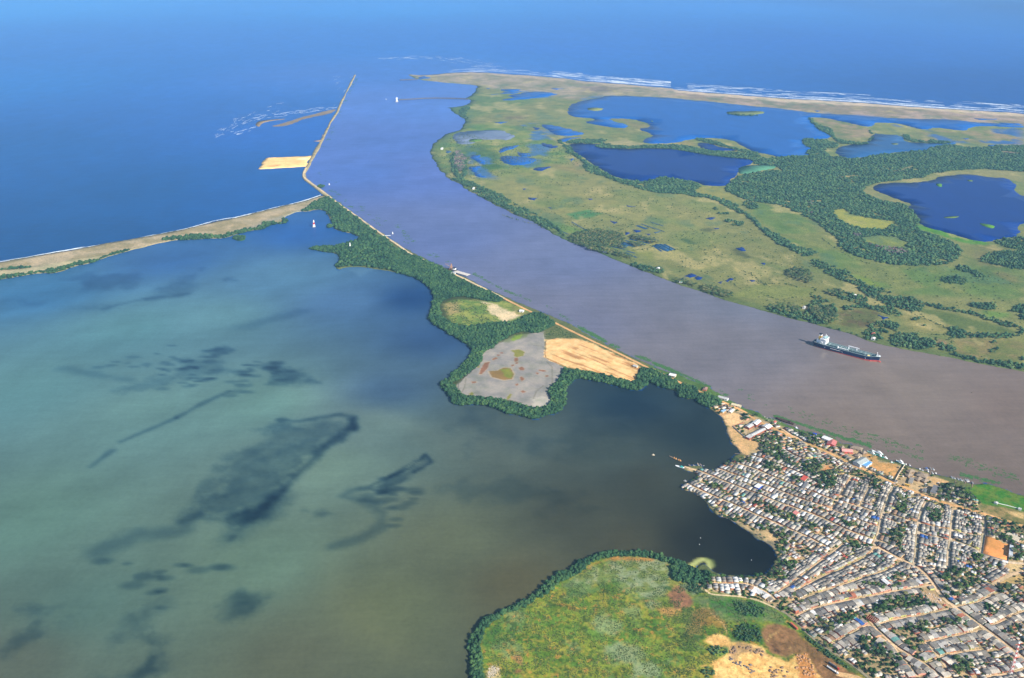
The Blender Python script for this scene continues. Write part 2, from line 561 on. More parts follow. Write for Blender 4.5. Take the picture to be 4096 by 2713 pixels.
# ------------------------------------------------------------------ colour charts (own tints, with haze and sky reflection painted into far river and lagoon blues)
def idw(P, pts, cols, power=2.6):
    w = 0
    acc = 0
    for q, c in zip(pts, cols):
        d = ((P - q) ** 2).sum(1) + 900.0
        k = d ** (-power / 2)
        w = w + k
        acc = acc + k[:, None] * np.asarray(c)[None]
    return acc / w[:, None]


def chart(txt, gain, ch=(1, 1, 1)):
    pts, cols = [], []
    for row in txt.strip().split('\n'):
        a = row.split()
        x, y = (float(v) for v in a[0].split(','))
        pts.append(G('Z', [(x, y)])[0])
        cols.append(lin(*(float(v) for v in a[1].split(','))) * gain * np.array(ch))
    return np.array(pts), cols


SEA = chart('''0,20 40,125,205
900,20 40,120,205
1700,20 40,110,200
2367,15 10,60,135
2100,10 25,85,170
0,200 25,105,190
600,200 40,100,190
0,350 15,85,160
300,450 15,80,150
600,440 20,85,165
100,560 15,75,140
700,300 40,95,190
1300,110 50,100,195
1900,100 30,90,185
2367,200 15,75,160
1100,150 55,105,195
650,260 50,95,180
880,120 55,105,195''', 0.62, (.45, 1.10, .97))
RIV = chart('''860,190 70,110,190
980,250 75,112,190
900,330 75,105,180
820,400 75,105,180
1050,400 85,105,175
1000,550 95,108,160
1300,600 105,112,150
1300,750 112,112,138
1700,800 118,112,122
1700,700 112,112,130
2100,900 128,113,106
2367,950 122,104,96
2000,1000 126,110,102
2300,1100 116,100,92
1500,850 118,112,122''', 0.74, (1.00, 1.02, .93))  # farther rows turn bluer: haze and sky reflection put into the tint
LAG = chart('''100,680 50,100,145
400,600 45,90,150
700,540 30,85,160
650,640 75,115,150
300,760 82,124,136
500,740 90,130,145
800,700 70,105,150
950,690 14,56,112
1000,780 45,75,120
900,900 60,85,115
60,900 84,122,128
60,1200 86,115,106
350,960 95,128,128
600,930 95,128,125
750,1080 100,122,112
850,1000 92,112,110
600,1300 90,112,98
200,1400 80,105,98
900,1400 90,96,70
1050,1250 92,98,76
1200,1000 74,86,84
1450,930 26,46,62
1400,1050 60,70,66
1600,1000 30,42,46
1350,1200 64,66,52
1500,1120 56,58,46
1600,1250 30,30,20
1750,1270 12,13,8
1690,1210 20,20,13
1200,1350 82,78,54
1450,1250 66,64,46
30,1540 84,92,80
700,1530 84,88,70''', 0.76, (.98, 1.0, .88))  # blue of the upper rows is partly painted haze and sky reflection

FLOWS = [  # darker weed beds and clear-water streaks: (soft m, strength, polygon)
    (26, .50, 'Z', '425,1190 480,1130 520,1060 600,1010 650,975 720,972 780,960 822,965 822,985 785,1015 745,1035 712,1070 676,1110 640,1145 600,1180 560,1215 512,1248 502,1240 520,1200 470,1200'),
    (14, .62, 'Z', '860,1125 900,1100 940,1080 985,1045 1003,1065 960,1090 920,1115 890,1140 870,1140'),
    (20, .55, 'Z', '590,850 640,835 700,865 740,890 700,895 630,880'), (26, .35, 'Z', '270,905 350,905 440,885 500,870 545,855 500,840 470,832 440,842 400,870'),
    (12, .55, 'Z', '475,815 520,805 548,812 510,825'), (20, .55, 'Z', '490,1390 530,1362 620,1372 605,1420 560,1437 520,1420'),
    (20, .5, 'Z', '430,1190 500,1180 560,1160 590,1180 520,1240 500,1250 480,1215'),
    (30, .6, 'Z', '265,1600 300,1520 325,1470 350,1480 340,1540 330,1620'), (20, .5, 'Z', '25,1490 60,1460 108,1455 90,1480 40,1500'),
    (20, .4, 'Z', '60,1405 100,1382 150,1376 140,1390 90,1410'), (24, .35, 'Z', '120,1445 150,1408 180,1405 160,1440'),
    (30, .35, 'Z', '250,1455 320,1400 350,1398 300,1440 255,1470'), (30, .35, 'Z', '130,645 320,628 340,640 300,670 200,672'),
    (26, .32, 'Z', '330,690 400,640 460,618 440,680 380,690'), (14, .5, 'Z', '492,646 512,640 526,645 505,650'),
    (40, .30, 'Z', '1050,1120 1200,1105 1330,1130 1400,1180 1300,1170 1180,1150 1090,1150'), (60, .25, 'Z', '1080,905 1130,990 1300,980 1500,910 1600,960 1500,1000 1300,1040 1100,1020'),
    (10, .45, 'Z', '290,1315 330,1308 350,1320 300,1330'), (12, .5, 'Z', '1270,1125 1300,1135 1290,1140'), (40, .25, 'Z', '0,690 120,700 250,710 100,720'),
    (14, .45, 'Z', '680,1180 740,1185 760,1195 700,1210'), (10, .45, 'Z', '676,1333 690,1325 694,1330 680,1336')]
STREAKS = [(8, .55, 'Z', '650,972 700,974 740,966 790,957 824,963 822,988'), (11, .68, 'Z', '822,966 818,990 785,1012 750,1032 735,1048 715,1070 690,1092 668,1110 640,1140 610,1165'), (26, .4, 'Z', '640,1140 590,1190 530,1235'),
           (10, .42, 'Z', '860,1130 815,1135 790,1150 850,1162 888,1190 878,1220 830,1248 760,1268'), (6, .5, 'Z', '270,1024 330,998 400,968'), (6, .5, 'Z', '400,968 460,940 527,908'),
           (7, .5, 'Z', '200,1082 245,1046'), (18, .42, 'Z', '230,1272 330,1232 420,1222 440,1185'), (4, .6, 'Z', '900,1100 950,1078 985,1048 1000,1065 960,1088'),
           (8, .35, 'Z', '240,712 330,690 430,680'), (12, .3, 'Z', '150,850 300,880'), (20, .3, 'Z', '560,760 700,720'), (5, .5, 'Z', '855,1124 905,1096 960,1062')]
LIGHTS = [(60, .22, 'Z', '690,900 830,880 860,960 780,950 700,960'), (10, .35, 'Z', '790,628 870,622 820,640'), (45, .20, 'Z', '880,950 1100,1000 1300,1060 1500,1070 1300,1080 1050,1060'),
          (50, .15, 'Z', '740,1300 820,1400 1000,1560 900,1560 780,1420')]


def fan(rows, cols):
    gx, gy = np.meshgrid(cols, rows)
    return survey(gx, gy)


rows = np.concatenate([[-246, -244, -240, -230, -215, -195, -170, -140, -105, -70, -35], np.arange(-8, 2760, 6.5), [2900, 3200, 3800, 4800]])
cols = np.concatenate([[-9000, -6000, -4000, -2600, -1700, -1100, -700, -420, -220, -100], np.arange(-30, 4130, 7.5), [4200, 4320, 4520, 4800, 5300, 6000, 7200, 9000, 12000]])
WP = fan(rows, cols)
nr, nc = WP.shape[:2]
P = WP.reshape(-1, 2)
warp = P + np.stack([fbm(P, 260, 3), fbm(P, 260, 4)], 1) * 38
LAG_POLY = np.concatenate([G('Z', S('-400,760 -3000,1100')), G('P', S('-6000,4800 2300,4800')), W_FEN[1:], W_TOWN, W_SHORE, W_MANG, W_COVE])
RIVER_POLY = np.concatenate([G('A', S('1414,194 1390,272 1300,422 1250,525 1152,712 1045,915 1008,985 1025,1012 1210,1155')), W_NECK[1:], W_RIVER[:-4], G('P', S('5400,2700 6500,2150')), EAST[1:],])
# the river leaves the coast line at the mouth between the two jetty heads
k_ = int(np.argmin(((EAST - G('B', [(222, 164)])[0]) ** 2).sum(1)))
RIVER_POLY = np.concatenate([G('A', S('1414,194 1390,272 1300,422 1250,525 1152,712 1045,915 1008,985 1025,1012 1210,1155')), W_NECK[1:], W_RIVER[:-4], G('P', S('5600,2800 6500,2150')), EAST[1:k_ + 1] + 0])
t0 = idw(P, *SEA)
t1 = idw(P, *RIV)
t2 = idw(P, *LAG)
dr = sdist(P, RIVER_POLY)
EBANK = EAST[1:k_ + 1]
inr = (dr < 0) | (inside(P, EAST) & (P[:, 1] < 6300)) | ((line_dist(P, EBANK[:60]) < 40) & (P[:, 1] < 6000))
inl = inside(P, LAG_POLY) & ~inr
MOUTH = np.array([G('A', [(1414, 194)])[0], G('B', [(222, 164)])[0]])
dm = line_dist(P, MOUTH) + fbm(P, 600, 9) * 150
kr = np.where(inr, .5 + .5 * sstep(0, 900, dm), .5 * sstep(1500, 0, dm))
colw = t0 * (1 - kr)[:, None] + t1 * kr[:, None]
colw = np.where(inl[:, None], t2, colw)
streak = fbm(P * np.array([1.0, 0.5]), 300, 21, 5)
ca, sa = math.cos(.62), math.sin(.62)
rot = np.stack([P[:, 0] * ca + P[:, 1] * sa, (-P[:, 0] * sa + P[:, 1] * ca) * 4.5], 1) + np.stack([fbm(P, 350, 41), fbm(P, 350, 42)], 1) * 120
swirl = fbm(rot, 420, 43, 6)
colw *= (1 + streak * np.where(inl, .14, .08) + swirl * np.where(inl, .20, np.where(inr, .12, .06)))[:, None]
f2 = np.where(inl)[0]
Q, Wq = P[f2], warp[f2]
m = np.ones(len(f2))
tatter = fbm(Q, 45, 31, 5) * 1.3
mott = fbm(Q, 26, 37, 5)
for soft, op, s_, t_ in FLOWS:
    m *= 1 - op * (1 + mott * .45) * sstep(soft * .8, -soft * 1.1, sdist(Wq, G(s_, S(t_))) + tatter * soft * 1.5)
for wd, op, s_, t_ in STREAKS:
    m *= 1 - op * sstep(wd * 2.2, 0, line_dist(P[f2] * .6 + Wq * .4, G(s_, S(t_))) + tatter * wd * .9)
for soft, op, s_, t_ in LIGHTS:
    m *= 1 + op * sstep(soft, -soft, sdist(Wq, G(s_, S(t_))))
# small separate weed clumps
for (cx, cy, n, sx, sy, seed) in ((440, 850, 60, 150, 45, 1), (600, 860, 26, 60, 40, 2), (900, 1150, 22, 60, 40, 3), (350, 1350, 14, 200, 90, 4)):
    rr = random.Random(seed)
    for _ in range(n):
        q = G('Z', [(cx + rr.gauss(0, sx * .5), cy + rr.gauss(0, sy * .5))])[0]
        r_ = rr.uniform(4, 13)
        d = np.abs(Q - q)
        near = (d[:, 0] < 40) & (d[:, 1] < 40)
        dd = np.sqrt((((Q[near] - q) * np.array([.6, 1.2])) ** 2).sum(1))
        m[near] *= 1 - .4 * sstep(r_ * 1.5, r_ * .4, dd)
tintw = np.ones((len(f2), 3)) * m[:, None]
tintw[:, 2] = m ** .60
tintw[:, 1] = m ** .92
tintw[:, 0] = m ** 1.25
colw[f2] *= tintw
# yellow-green scum curling into the cove below the town
for t_, cc, op, wd in (('385,1350 440,1335 490,1300 550,1278 610,1290 630,1335 615,1360', lin(206, 212, 130), .8, 4), ('395,1355 445,1368 490,1385', lin(232, 220, 60), .95, 4),
                       ('600,1275 640,1290 655,1330', lin(120, 135, 70), .5, 4)):
    dl = line_dist(P, G('G', S(t_))) + fbm(P, 10, 5) * 2
    w = (op * sstep(wd * 2, wd * .5, dl) * inl)[:, None]
    colw = colw * (1 - w) + cc * .7 * w
idx = np.arange(nr * nc).reshape(nr, nc)
wk = sdist(P, G('K', S('560,880 590,800 600,740 640,725 690,750 650,790 610,880'))) + fbm(P, 9, 15) * 4
wk = (sstep(6, -6, wk) * .5)[:, None]
colw = colw * (1 - wk) + lin(190, 175, 160) * .6 * wk
hw = line_dist(P, G('K', S('150,470 352,540 900,690 1500,860 2110,1010'))) + fbm(P, 14, 16) * 5
hw = (sstep(16, 3, hw) * .22)[:, None]
colw = colw * (1 - hw) + lin(170, 150, 124) * .6 * hw
quads = np.stack([idx[:-1, :-1], idx[1:, :-1], idx[1:, 1:], idx[:-1, 1:]], -1).reshape(-1, 4)
fc = P[quads].mean(1)
qr = (inside(fc, RIVER_POLY) | (inside(fc, EAST) & (fc[:, 1] < 6300)) | ((line_dist(fc, EBANK[:60]) < 40) & (fc[:, 1] < 6000))) & ~(inside(fc, LAG_POLY))
qr |= inside(fc, RIVER_POLY)
ql = inside(fc, LAG_POLY) & ~qr
WM = {'sea': water_mat('sea_water', .42, .6, .10), 'river': water_mat('river_water', .42, .6, .10), 'lagoon': water_mat('lagoon_water', .4, .35, .08)}
for nm, sel in (('sea', ~qr & ~ql), ('river', qr), ('lagoon', ql)):
    F = quads[sel]
    used, inv = np.unique(F, return_inverse=True)
    V = np.c_[P[used], np.zeros(len(used))]
    me = np_mesh(nm, V, inv.reshape(-1, 4), colw[used])
    tag(link(nm, me, mats=[WM[nm]]), kind='structure')

# ------------------------------------------------------------------ land sheets
GM = ground_mat()


def paint(C, P, poly, col, soft=6, op=1.0, brk=0.0, ns=30, seed=1, col2=None):
    if not isinstance(seed, int):
        seed, col2 = 1, seed
    lo, hi = poly.min(0) - soft * 2 - brk, poly.max(0) + soft * 2 + brk
    s = np.where((P[:, 0] > lo[0]) & (P[:, 0] < hi[0]) & (P[:, 1] > lo[1]) & (P[:, 1] < hi[1]))[0]
    if not len(s):
        return
    q = P[s]
    sd = sdist(q, poly)
    if brk:
        sd = sd + fbm(q, ns, seed) * brk
    w = (op * sstep(soft, -soft, sd))[:, None]
    c = np.asarray(col)[None]
    if col2 is not None:
        k = sstep(-.25, .25, fbm(q, ns * .8, seed + 5))[:, None]
        c = c * (1 - k) + np.asarray(col2)[None] * k
    C[s] = C[s] * (1 - w) + c * w


def paint_line(C, P, line, col, wd, op=1.0, soft=1.0):
    lo, hi = line.min(0) - wd * 3, line.max(0) + wd * 3
    s = np.where((P[:, 0] > lo[0]) & (P[:, 0] < hi[0]) & (P[:, 1] > lo[1]) & (P[:, 1] < hi[1]))[0]
    if not len(s):
        return
    w = (op * sstep(wd / 2 + soft, wd / 2 - soft, line_dist(P[s], line)))[:, None]
    C[s] = C[s] * (1 - w) + np.asarray(col) * w


LANDK = np.array([.96, .94, .80])


def land(name, outline, step, colour, z=1.0, edge=0.4, margin=200, jit=.35, wall=-1.5, material=None):
    px = to_frame(outline)
    x0, x1 = max(px[:, 0].min(), -margin), min(px[:, 0].max(), 4096 + margin)
    y0, y1 = max(px[:, 1].min(), 0), min(px[:, 1].max(), 2713 + margin)
    gx, gy = np.meshgrid(np.arange(x0, x1, step), np.arange(y0, y1, step))
    gx = gx + RNG.uniform(-jit, jit, gx.shape) * step
    gy = gy + RNG.uniform(-jit, jit, gy.shape) * step
    I = survey(gx.ravel(), gy.ravel())
    I = I[inside(I, outline)]
    fd = I[:, 1] * CP + ALT * SP
    sp = step * fd / FPX
    d = line_dist(I, np.vstack([outline, outline[:1]]))
    I = I[d > sp * .55]
    if margin < 1000:
        bb0, bb1 = outline.min(0), outline.max(0)
        E = np.stack(np.meshgrid(np.linspace(bb0[0], bb1[0], 24), np.linspace(bb0[1], bb1[1], 24)), -1).reshape(-1, 2)
        e = to_frame(E)
        off = (e[:, 0] < x0 - 80) | (e[:, 0] > x1 + 80) | (e[:, 1] > y1 + 80)
        E = E[off & inside(E, outline)]
        if len(E):
            E = E[line_dist(E, np.vstack([outline, outline[:1]])) > 30]
        I = np.vstack([I, E]) if len(E) else I
    n = len(outline)
    pts = [Vector(p) for p in outline] + [Vector(p) for p in I]
    r = delaunay_2d_cdt(pts, [], [list(range(n))], 1, 1e-4)
    V = np.array([tuple(v) for v in r[0]])
    F = np.array(r[2], np.int32)
    orig = np.array([any(i < n for i in o) for o in r[3]]) if r[3] else np.zeros(len(V), bool)
    Z = np.where(orig, edge, z)
    # skirt so the bank has thickness
    ob_i = {}
    for i, o in enumerate(r[3]):
        for j in o:
            if j < n:
                ob_i[j] = i
    ring = [ob_i[j] for j in range(n) if j in ob_i]
    base = len(V)
    V3 = np.c_[V, Z]
    low = np.c_[V[ring], np.full(len(ring), wall)]
    C = colour(V) * LANDK
    Cs = C[ring] * .8
    V3 = np.vstack([V3, low])
    m_ = len(ring)
    sk = []
    for i in range(m_):
        j = (i + 1) % m_
        sk += [(ring[i], ring[j], base + j), (ring[i], base + j, base + i)]
    F = np.vstack([F, np.array(sk, np.int32)])
    me = np_mesh(name, V3, F, np.vstack([C, Cs]))
    o = link(name, me, mats=[material or GM])
    return o
# ------------------------------------------------------------------ ground colours
def ribbon_(L_, w, z=1.28):
    V, F = [], []
    for i in range(len(L_)):
        t = L_[min(i + 1, len(L_) - 1)] - L_[max(i - 1, 0)]
        t = t / np.linalg.norm(t)
        n_ = np.array([-t[1], t[0]]) * w / 2
        V += [(L_[i][0] + n_[0], L_[i][1] + n_[1], z), (L_[i][0] - n_[0], L_[i][1] - n_[1], z)]
        if i:
            F += [(2 * i - 2, 2 * i - 1, 2 * i + 1), (2 * i - 2, 2 * i + 1, 2 * i)]
    return V, F


def srt(*a):
    return [lin(*c) * .78 for c in a]


GREY_SAND, TAN, OCHRE, MARSH, GRASS, OLIVE, STRAW, BROWN, MUDC, SALT, CREAM, DARKG, LIME = srt(
    (150, 138, 118), (205, 172, 128), (214, 150, 92), (88, 122, 70), (92, 125, 66), (118, 126, 76), (158, 152, 98), (128, 92, 66), (150, 144, 138),
    (225, 202, 178), (238, 206, 158), (52, 74, 46), (140, 165, 60))
PINK = lin(205, 165, 140) * .78


def east_colour(P):
    C = np.tile(lin(134, 136, 88) * .72, (len(P), 1))
    v = fbm(P, 420, 61, 5)[:, None]
    C = C * (1 + v * .22)
    g = sstep(-.1, .45, fbm(P, 160, 62, 5))[:, None]
    C = C * (1 - g * .45) + MARSH * .9 * g * .45
    def p(s, t, *a, **k): paint(C, P, G(s, S(t)), *a, **k)
    # tip and coast
    p('B', '220,165 700,150 1200,185 1700,235 2368,285 2368,350 1900,318 1560,308 1400,345 1100,300 800,262 690,240 400,215', lin(162, 146, 138) * .85, 40, .92, 30, 160, 3, lin(138, 130, 112) * .8)
    p('C', '0,100 800,165 1400,200 2368,262 2800,290 2800,400 2368,345 1550,297 1000,264 800,242 300,187 0,160', lin(166, 144, 140) * .85, 30, .95, 40, 150, 3, lin(140, 126, 112) * .8)
    p('C', '0,96 800,160 1400,195 2368,258 2368,285 1400,218 800,190 0,120', lin(188, 168, 156) * .95, 20, .95, 14, 100)
    p('B', '222,164 700,148 1200,183 1700,233 2368,283 2368,296 1700,250 1200,205 700,165 260,175', lin(168, 150, 140) * .9, 16, .9, 10, 100)
    p('B', '1380,250 1560,250 1700,275 1480,285 1350,270', lin(105, 92, 100) * .7, 40, .5, 40, 60)
    p('B', '870,450 1010,445 1000,470 880,470', lin(110, 92, 84) * .7, 30, .5, 40, 60)
    # green marsh on the point
    p('B', '380,660 530,555 600,520 850,480 1100,560 1250,620 1330,720 1200,760 1060,820 900,840 700,880 560,880 430,780', lin(92, 130, 64) * .72, 40, .75, 60, 120, 5, lin(140, 148, 84) * .75)
    p('B', '590,650 700,640 840,700 830,790 760,860 640,870 610,760', lin(52, 98, 46) * .72, 25, .7, 40, 80)
    p('B', '520,680 600,700 620,850 540,880 500,800', lin(98, 92, 76) * .7, 25, .55, 30, 50)
    p('B', '480,392 640,370 700,300 900,300 1100,350 900,400 650,470 590,450', lin(98, 124, 70) * .72, 40, .7, 50, 120)
    p('B', '1100,760 1210,770 1400,800 1420,840 1200,800', lin(150, 130, 90) * .75, 30, .5, 30, 60)
    p('B', '1330,760 1400,750 1410,790 1350,790', lin(160, 135, 110) * .75, 20, .6)
    # big olive meadow
    p('B', '720,830 1200,800 1430,840 1650,900 1900,975 2150,990 2368,1060 2368,1480 2000,1400 1900,1180 1400,1140 1100,1100 860,990 740,900', lin(146, 142, 92) * .75, 50, .65, 60, 200, 9, lin(120, 132, 78) * .75)
    # emerald field and small fields
    p('B', '1290,1115 1440,1080 1530,1110 1480,1130 1370,1150', lin(70, 128, 80) * .72, 12, .9, 10, 30)
    p('B', '1180,1160 1260,1170 1440,1235 1330,1245 1250,1240', lin(96, 136, 70) * .75, 12, .7, 15, 40)
    p('B', '1700,1350 1960,1370 2050,1350 2060,1420 1850,1420', lin(128, 136, 70) * .75, 20, .6, 20, 50)
    p('B', '2190,1220 2260,1200 2310,1225 2240,1235', lin(82, 92, 64) * .7, 8, .8, 8, 20)
    p('B', '2060,1280 2120,1280 2180,1315 2130,1320', lin(70, 100, 66) * .7, 8, .8, 8, 20)
    p('E', '375,170 440,160 470,190 520,220 490,230 420,205', lin(78, 88, 60) * .7, 8, .8, 8, 20)
    # bright meadow between the wood and the hedge
    p('C', '460,870 600,870 760,900 970,1000 1000,1050 1110,1150 1250,1240 1450,1295 1900,1290 2368,1330 2368,1527 1600,1500 1350,1440 1100,1300 900,1240 640,1060 530,960', lin(96, 124, 66) * .74, 30, .85, 30, 120, 11, lin(122, 130, 78) * .74)
    p('E', '1200,340 1300,360 1400,420 1330,430 1260,380', LIME * .8, 20, .6, 15, 30)
    p('E', '1650,560 1900,610 2100,660 2368,740 2200,750 1900,700 1700,620', lin(88, 108, 58) * .72, 15, .8, 15, 50)
    p('E', '2080,580 2270,600 2270,630 2120,640', lin(98, 140, 60) * .75, 12, .7, 10, 30)
    p('E', '1110,600 1200,570 1330,570 1400,610 1350,690 1250,700 1120,680', lin(92, 100, 60) * .72, 12, .8, 12, 30, 12, lin(96, 80, 62) * .7)
    p('E', '1500,620 1600,600 1880,690 1840,750 1600,720', lin(142, 136, 88) * .75, 14, .8, 12, 30)
    p('E', '1860,780 2000,770 2368,780 2368,980 1900,900', lin(110, 116, 66) * .74, 20, .8, 15, 40, 13, lin(140, 122, 88) * .74)
    p('E', '1770,770 1840,790 1860,820 1780,810', lin(150, 125, 100) * .75, 8, .9)
    p('E', '2050,130 2368,180 2368,420 2100,400 1960,280', lin(112, 108, 74) * .74, 40, .7, 30, 90, 14, lin(90, 116, 66) * .7)
    p('E', '560,400 960,430 930,490 700,500 380,500 350,480', lin(128, 138, 76) * .75, 12, .6, 12, 60)
    p('E', '430,530 620,490 730,520 600,570', lin(122, 128, 78) * .75, 10, .7)
    p('E', '870,550 920,555 930,580 880,575', lin(176, 150, 128) * .75, 8, .8, 6, 12)
    # lake shores
    p('C', '1330,775 1480,735 1800,690 2030,680 2368,730 2368,640 2100,645 1850,660 1700,700 1480,720 1370,735 1265,785 1290,800 1400,860 1560,885 1600,880 1500,845', lin(142, 138, 96) * .75, 12, .9, 8, 30)
    p('C', '1600,1020 1660,1015 1850,1065 2000,1115 2140,1140 2100,1160 1950,1140 1800,1090 1620,1040', lin(80, 140, 40) * .72, 10, .9, 6, 20)
    p('C', '1780,735 1815,740 1800,765 1770,760', lin(90, 140, 60) * .7, 6, .9)
    # clearings
    p('C', '1070,920 1150,910 1200,950 1300,970 1510,1000 1430,1050 1300,1050 1200,1030 1100,980', lin(158, 158, 76) * .75, 12, .9, 12, 25)
    p('C', '1260,1110 1380,1090 1500,1105 1580,1140 1570,1180 1450,1175 1330,1150', lin(128, 138, 74) * .75, 10, .9, 8, 25)
    p('C', '140,760 330,755 340,800 440,850 430,865 300,840 140,800', lin(142, 140, 80) * .75, 12, .9, 8, 30)
    p('C', '1100,695 1230,680 1180,705', lin(150, 125, 100) * .75, 10, .9)
    p('C', '1460,660 1660,610 1670,606 1560,652', lin(150, 128, 106) * .75, 8, .9)
    p('C', '2200,515 2340,530 2300,540 2230,530', lin(130, 104, 110) * .7, 10, .8)
    p('C', '940,290 1090,300 1250,330 1340,390 1330,430 1250,465 1100,430 1060,380 980,340', lin(156, 134, 116) * .8, 16, .85, 16, 60, 17, lin(118, 124, 84) * .74)
    p('C', '1690,370 1900,385 2368,365 2368,480 1960,460 1560,450 1550,410', lin(150, 130, 108) * .8, 20, .8, 20, 80, 18, lin(114, 124, 82) * .74)
    p('B', '1560,625 1700,610 1830,640 1750,655 1600,640', lin(170, 158, 124) * .75, 12, .8, 10, 40)
    p('B', '1570,465 1700,465 1880,520 1790,540 1680,490', lin(140, 128, 92) * .74, 12, .7, 10, 40)
    p('B', '2000,632 2120,615 2180,630 2160,655 2060,650', lin(150, 138, 92) * .74, 10, .8, 8, 30)
    # shore line of the river is a little darker and greener
    d = line_dist(P, EAST[2:60])
    w = (sstep(60, 10, d + fbm(P, 30, 71) * 25) * .55 * (P[:, 1] < 6500))[:, None]
    C[:] = C * (1 - w) + lin(74, 104, 60) * .7 * w
    # wet hollows and drier rises
    q_ = fbm(P * np.array([1.0, .55]), 85, 63, 5)
    w = (sstep(.22, .36, q_) * .5 * (P[:, 1] > 2600))[:, None]
    C[:] = C * (1 - w) + lin(84, 118, 92) * .7 * w
    w = (sstep(-.26, -.42, q_) * .55)[:, None]
    C[:] = C * (1 - w) + lin(178, 164, 120) * .8 * w
    # broken shallow water in the marshes
    for s, t, th, cc in (('B', '640,560 900,480 1100,490 1250,600 1240,680 1100,790 820,880 650,870 600,760', .16, lin(70, 120, 190)), ('B', '1110,500 1300,530 1480,575 1300,600 1150,570', -.05, lin(60, 115, 195)), ('B', '780,265 1290,290 1200,330 820,350', .10, lin(70, 125, 200)),
                         ('C', '1000,250 1500,290 2000,300 2368,320 2368,480 2100,480 1700,380 1300,330 1050,300', .20, lin(60, 110, 190)), ('C', '1500,380 2368,380 2368,480 1560,455', .26, lin(60, 110, 190)), ('B', '1300,330 1560,305 1700,312 1400,350', .1, lin(80, 120, 180))):
        po = G(s, S(t))
        q_ = fbm(P * np.array([1.0, .5]), 130, 64, 5)
        w = (sstep(th, th + .07, q_) * sstep(20, -60, sdist(P, po)) * .85)[:, None]
        C[:] = C * (1 - w) + cc * .62 * w
    # tracks and field edges
    for s, t, wd in (('B', '1080,480 1130,540 1200,600 1250,630', 10), ('E', '520,470 700,520 620,560', 4), ('E', '1110,650 1160,600 1230,570', 3), ('E', '1880,780 2000,780 1960,820', 4)):
        paint_line(C, P, G(s, S(t)), lin(160, 148, 120) * .75, wd, .5, 2)
    return C


TOWN = np.concatenate([G('G', S('480,1568 640,1440 780,1450 1100,1470 1250,1420 1330,1290 1310,1200 1180,1080 900,900 730,830 600,690 330,540 340,500 500,400 350,320 560,345 670,345 740,290 900,235 1060,190')),
                       G('F', S('930,1040 850,980 800,880 800,810 860,800 760,720 640,600 740,540 900,620 1150,720 1350,790 1550,860 1800,930 2000,1030 2200,1060 2352,1090')),
                       G('H', S('500,190 640,280 900,350 1000,370 1280,450 1500,560 1700,640 1830,760 1830,860 2000,930 2355,1080 2500,1100')),
                       G('P', S('4400,2300 4400,3000 3500,3000')), G('J', S('2368,1560 2200,1430 1800,1180 1480,920 1320,760 1150,670 1000,600 700,550 360,480'))])


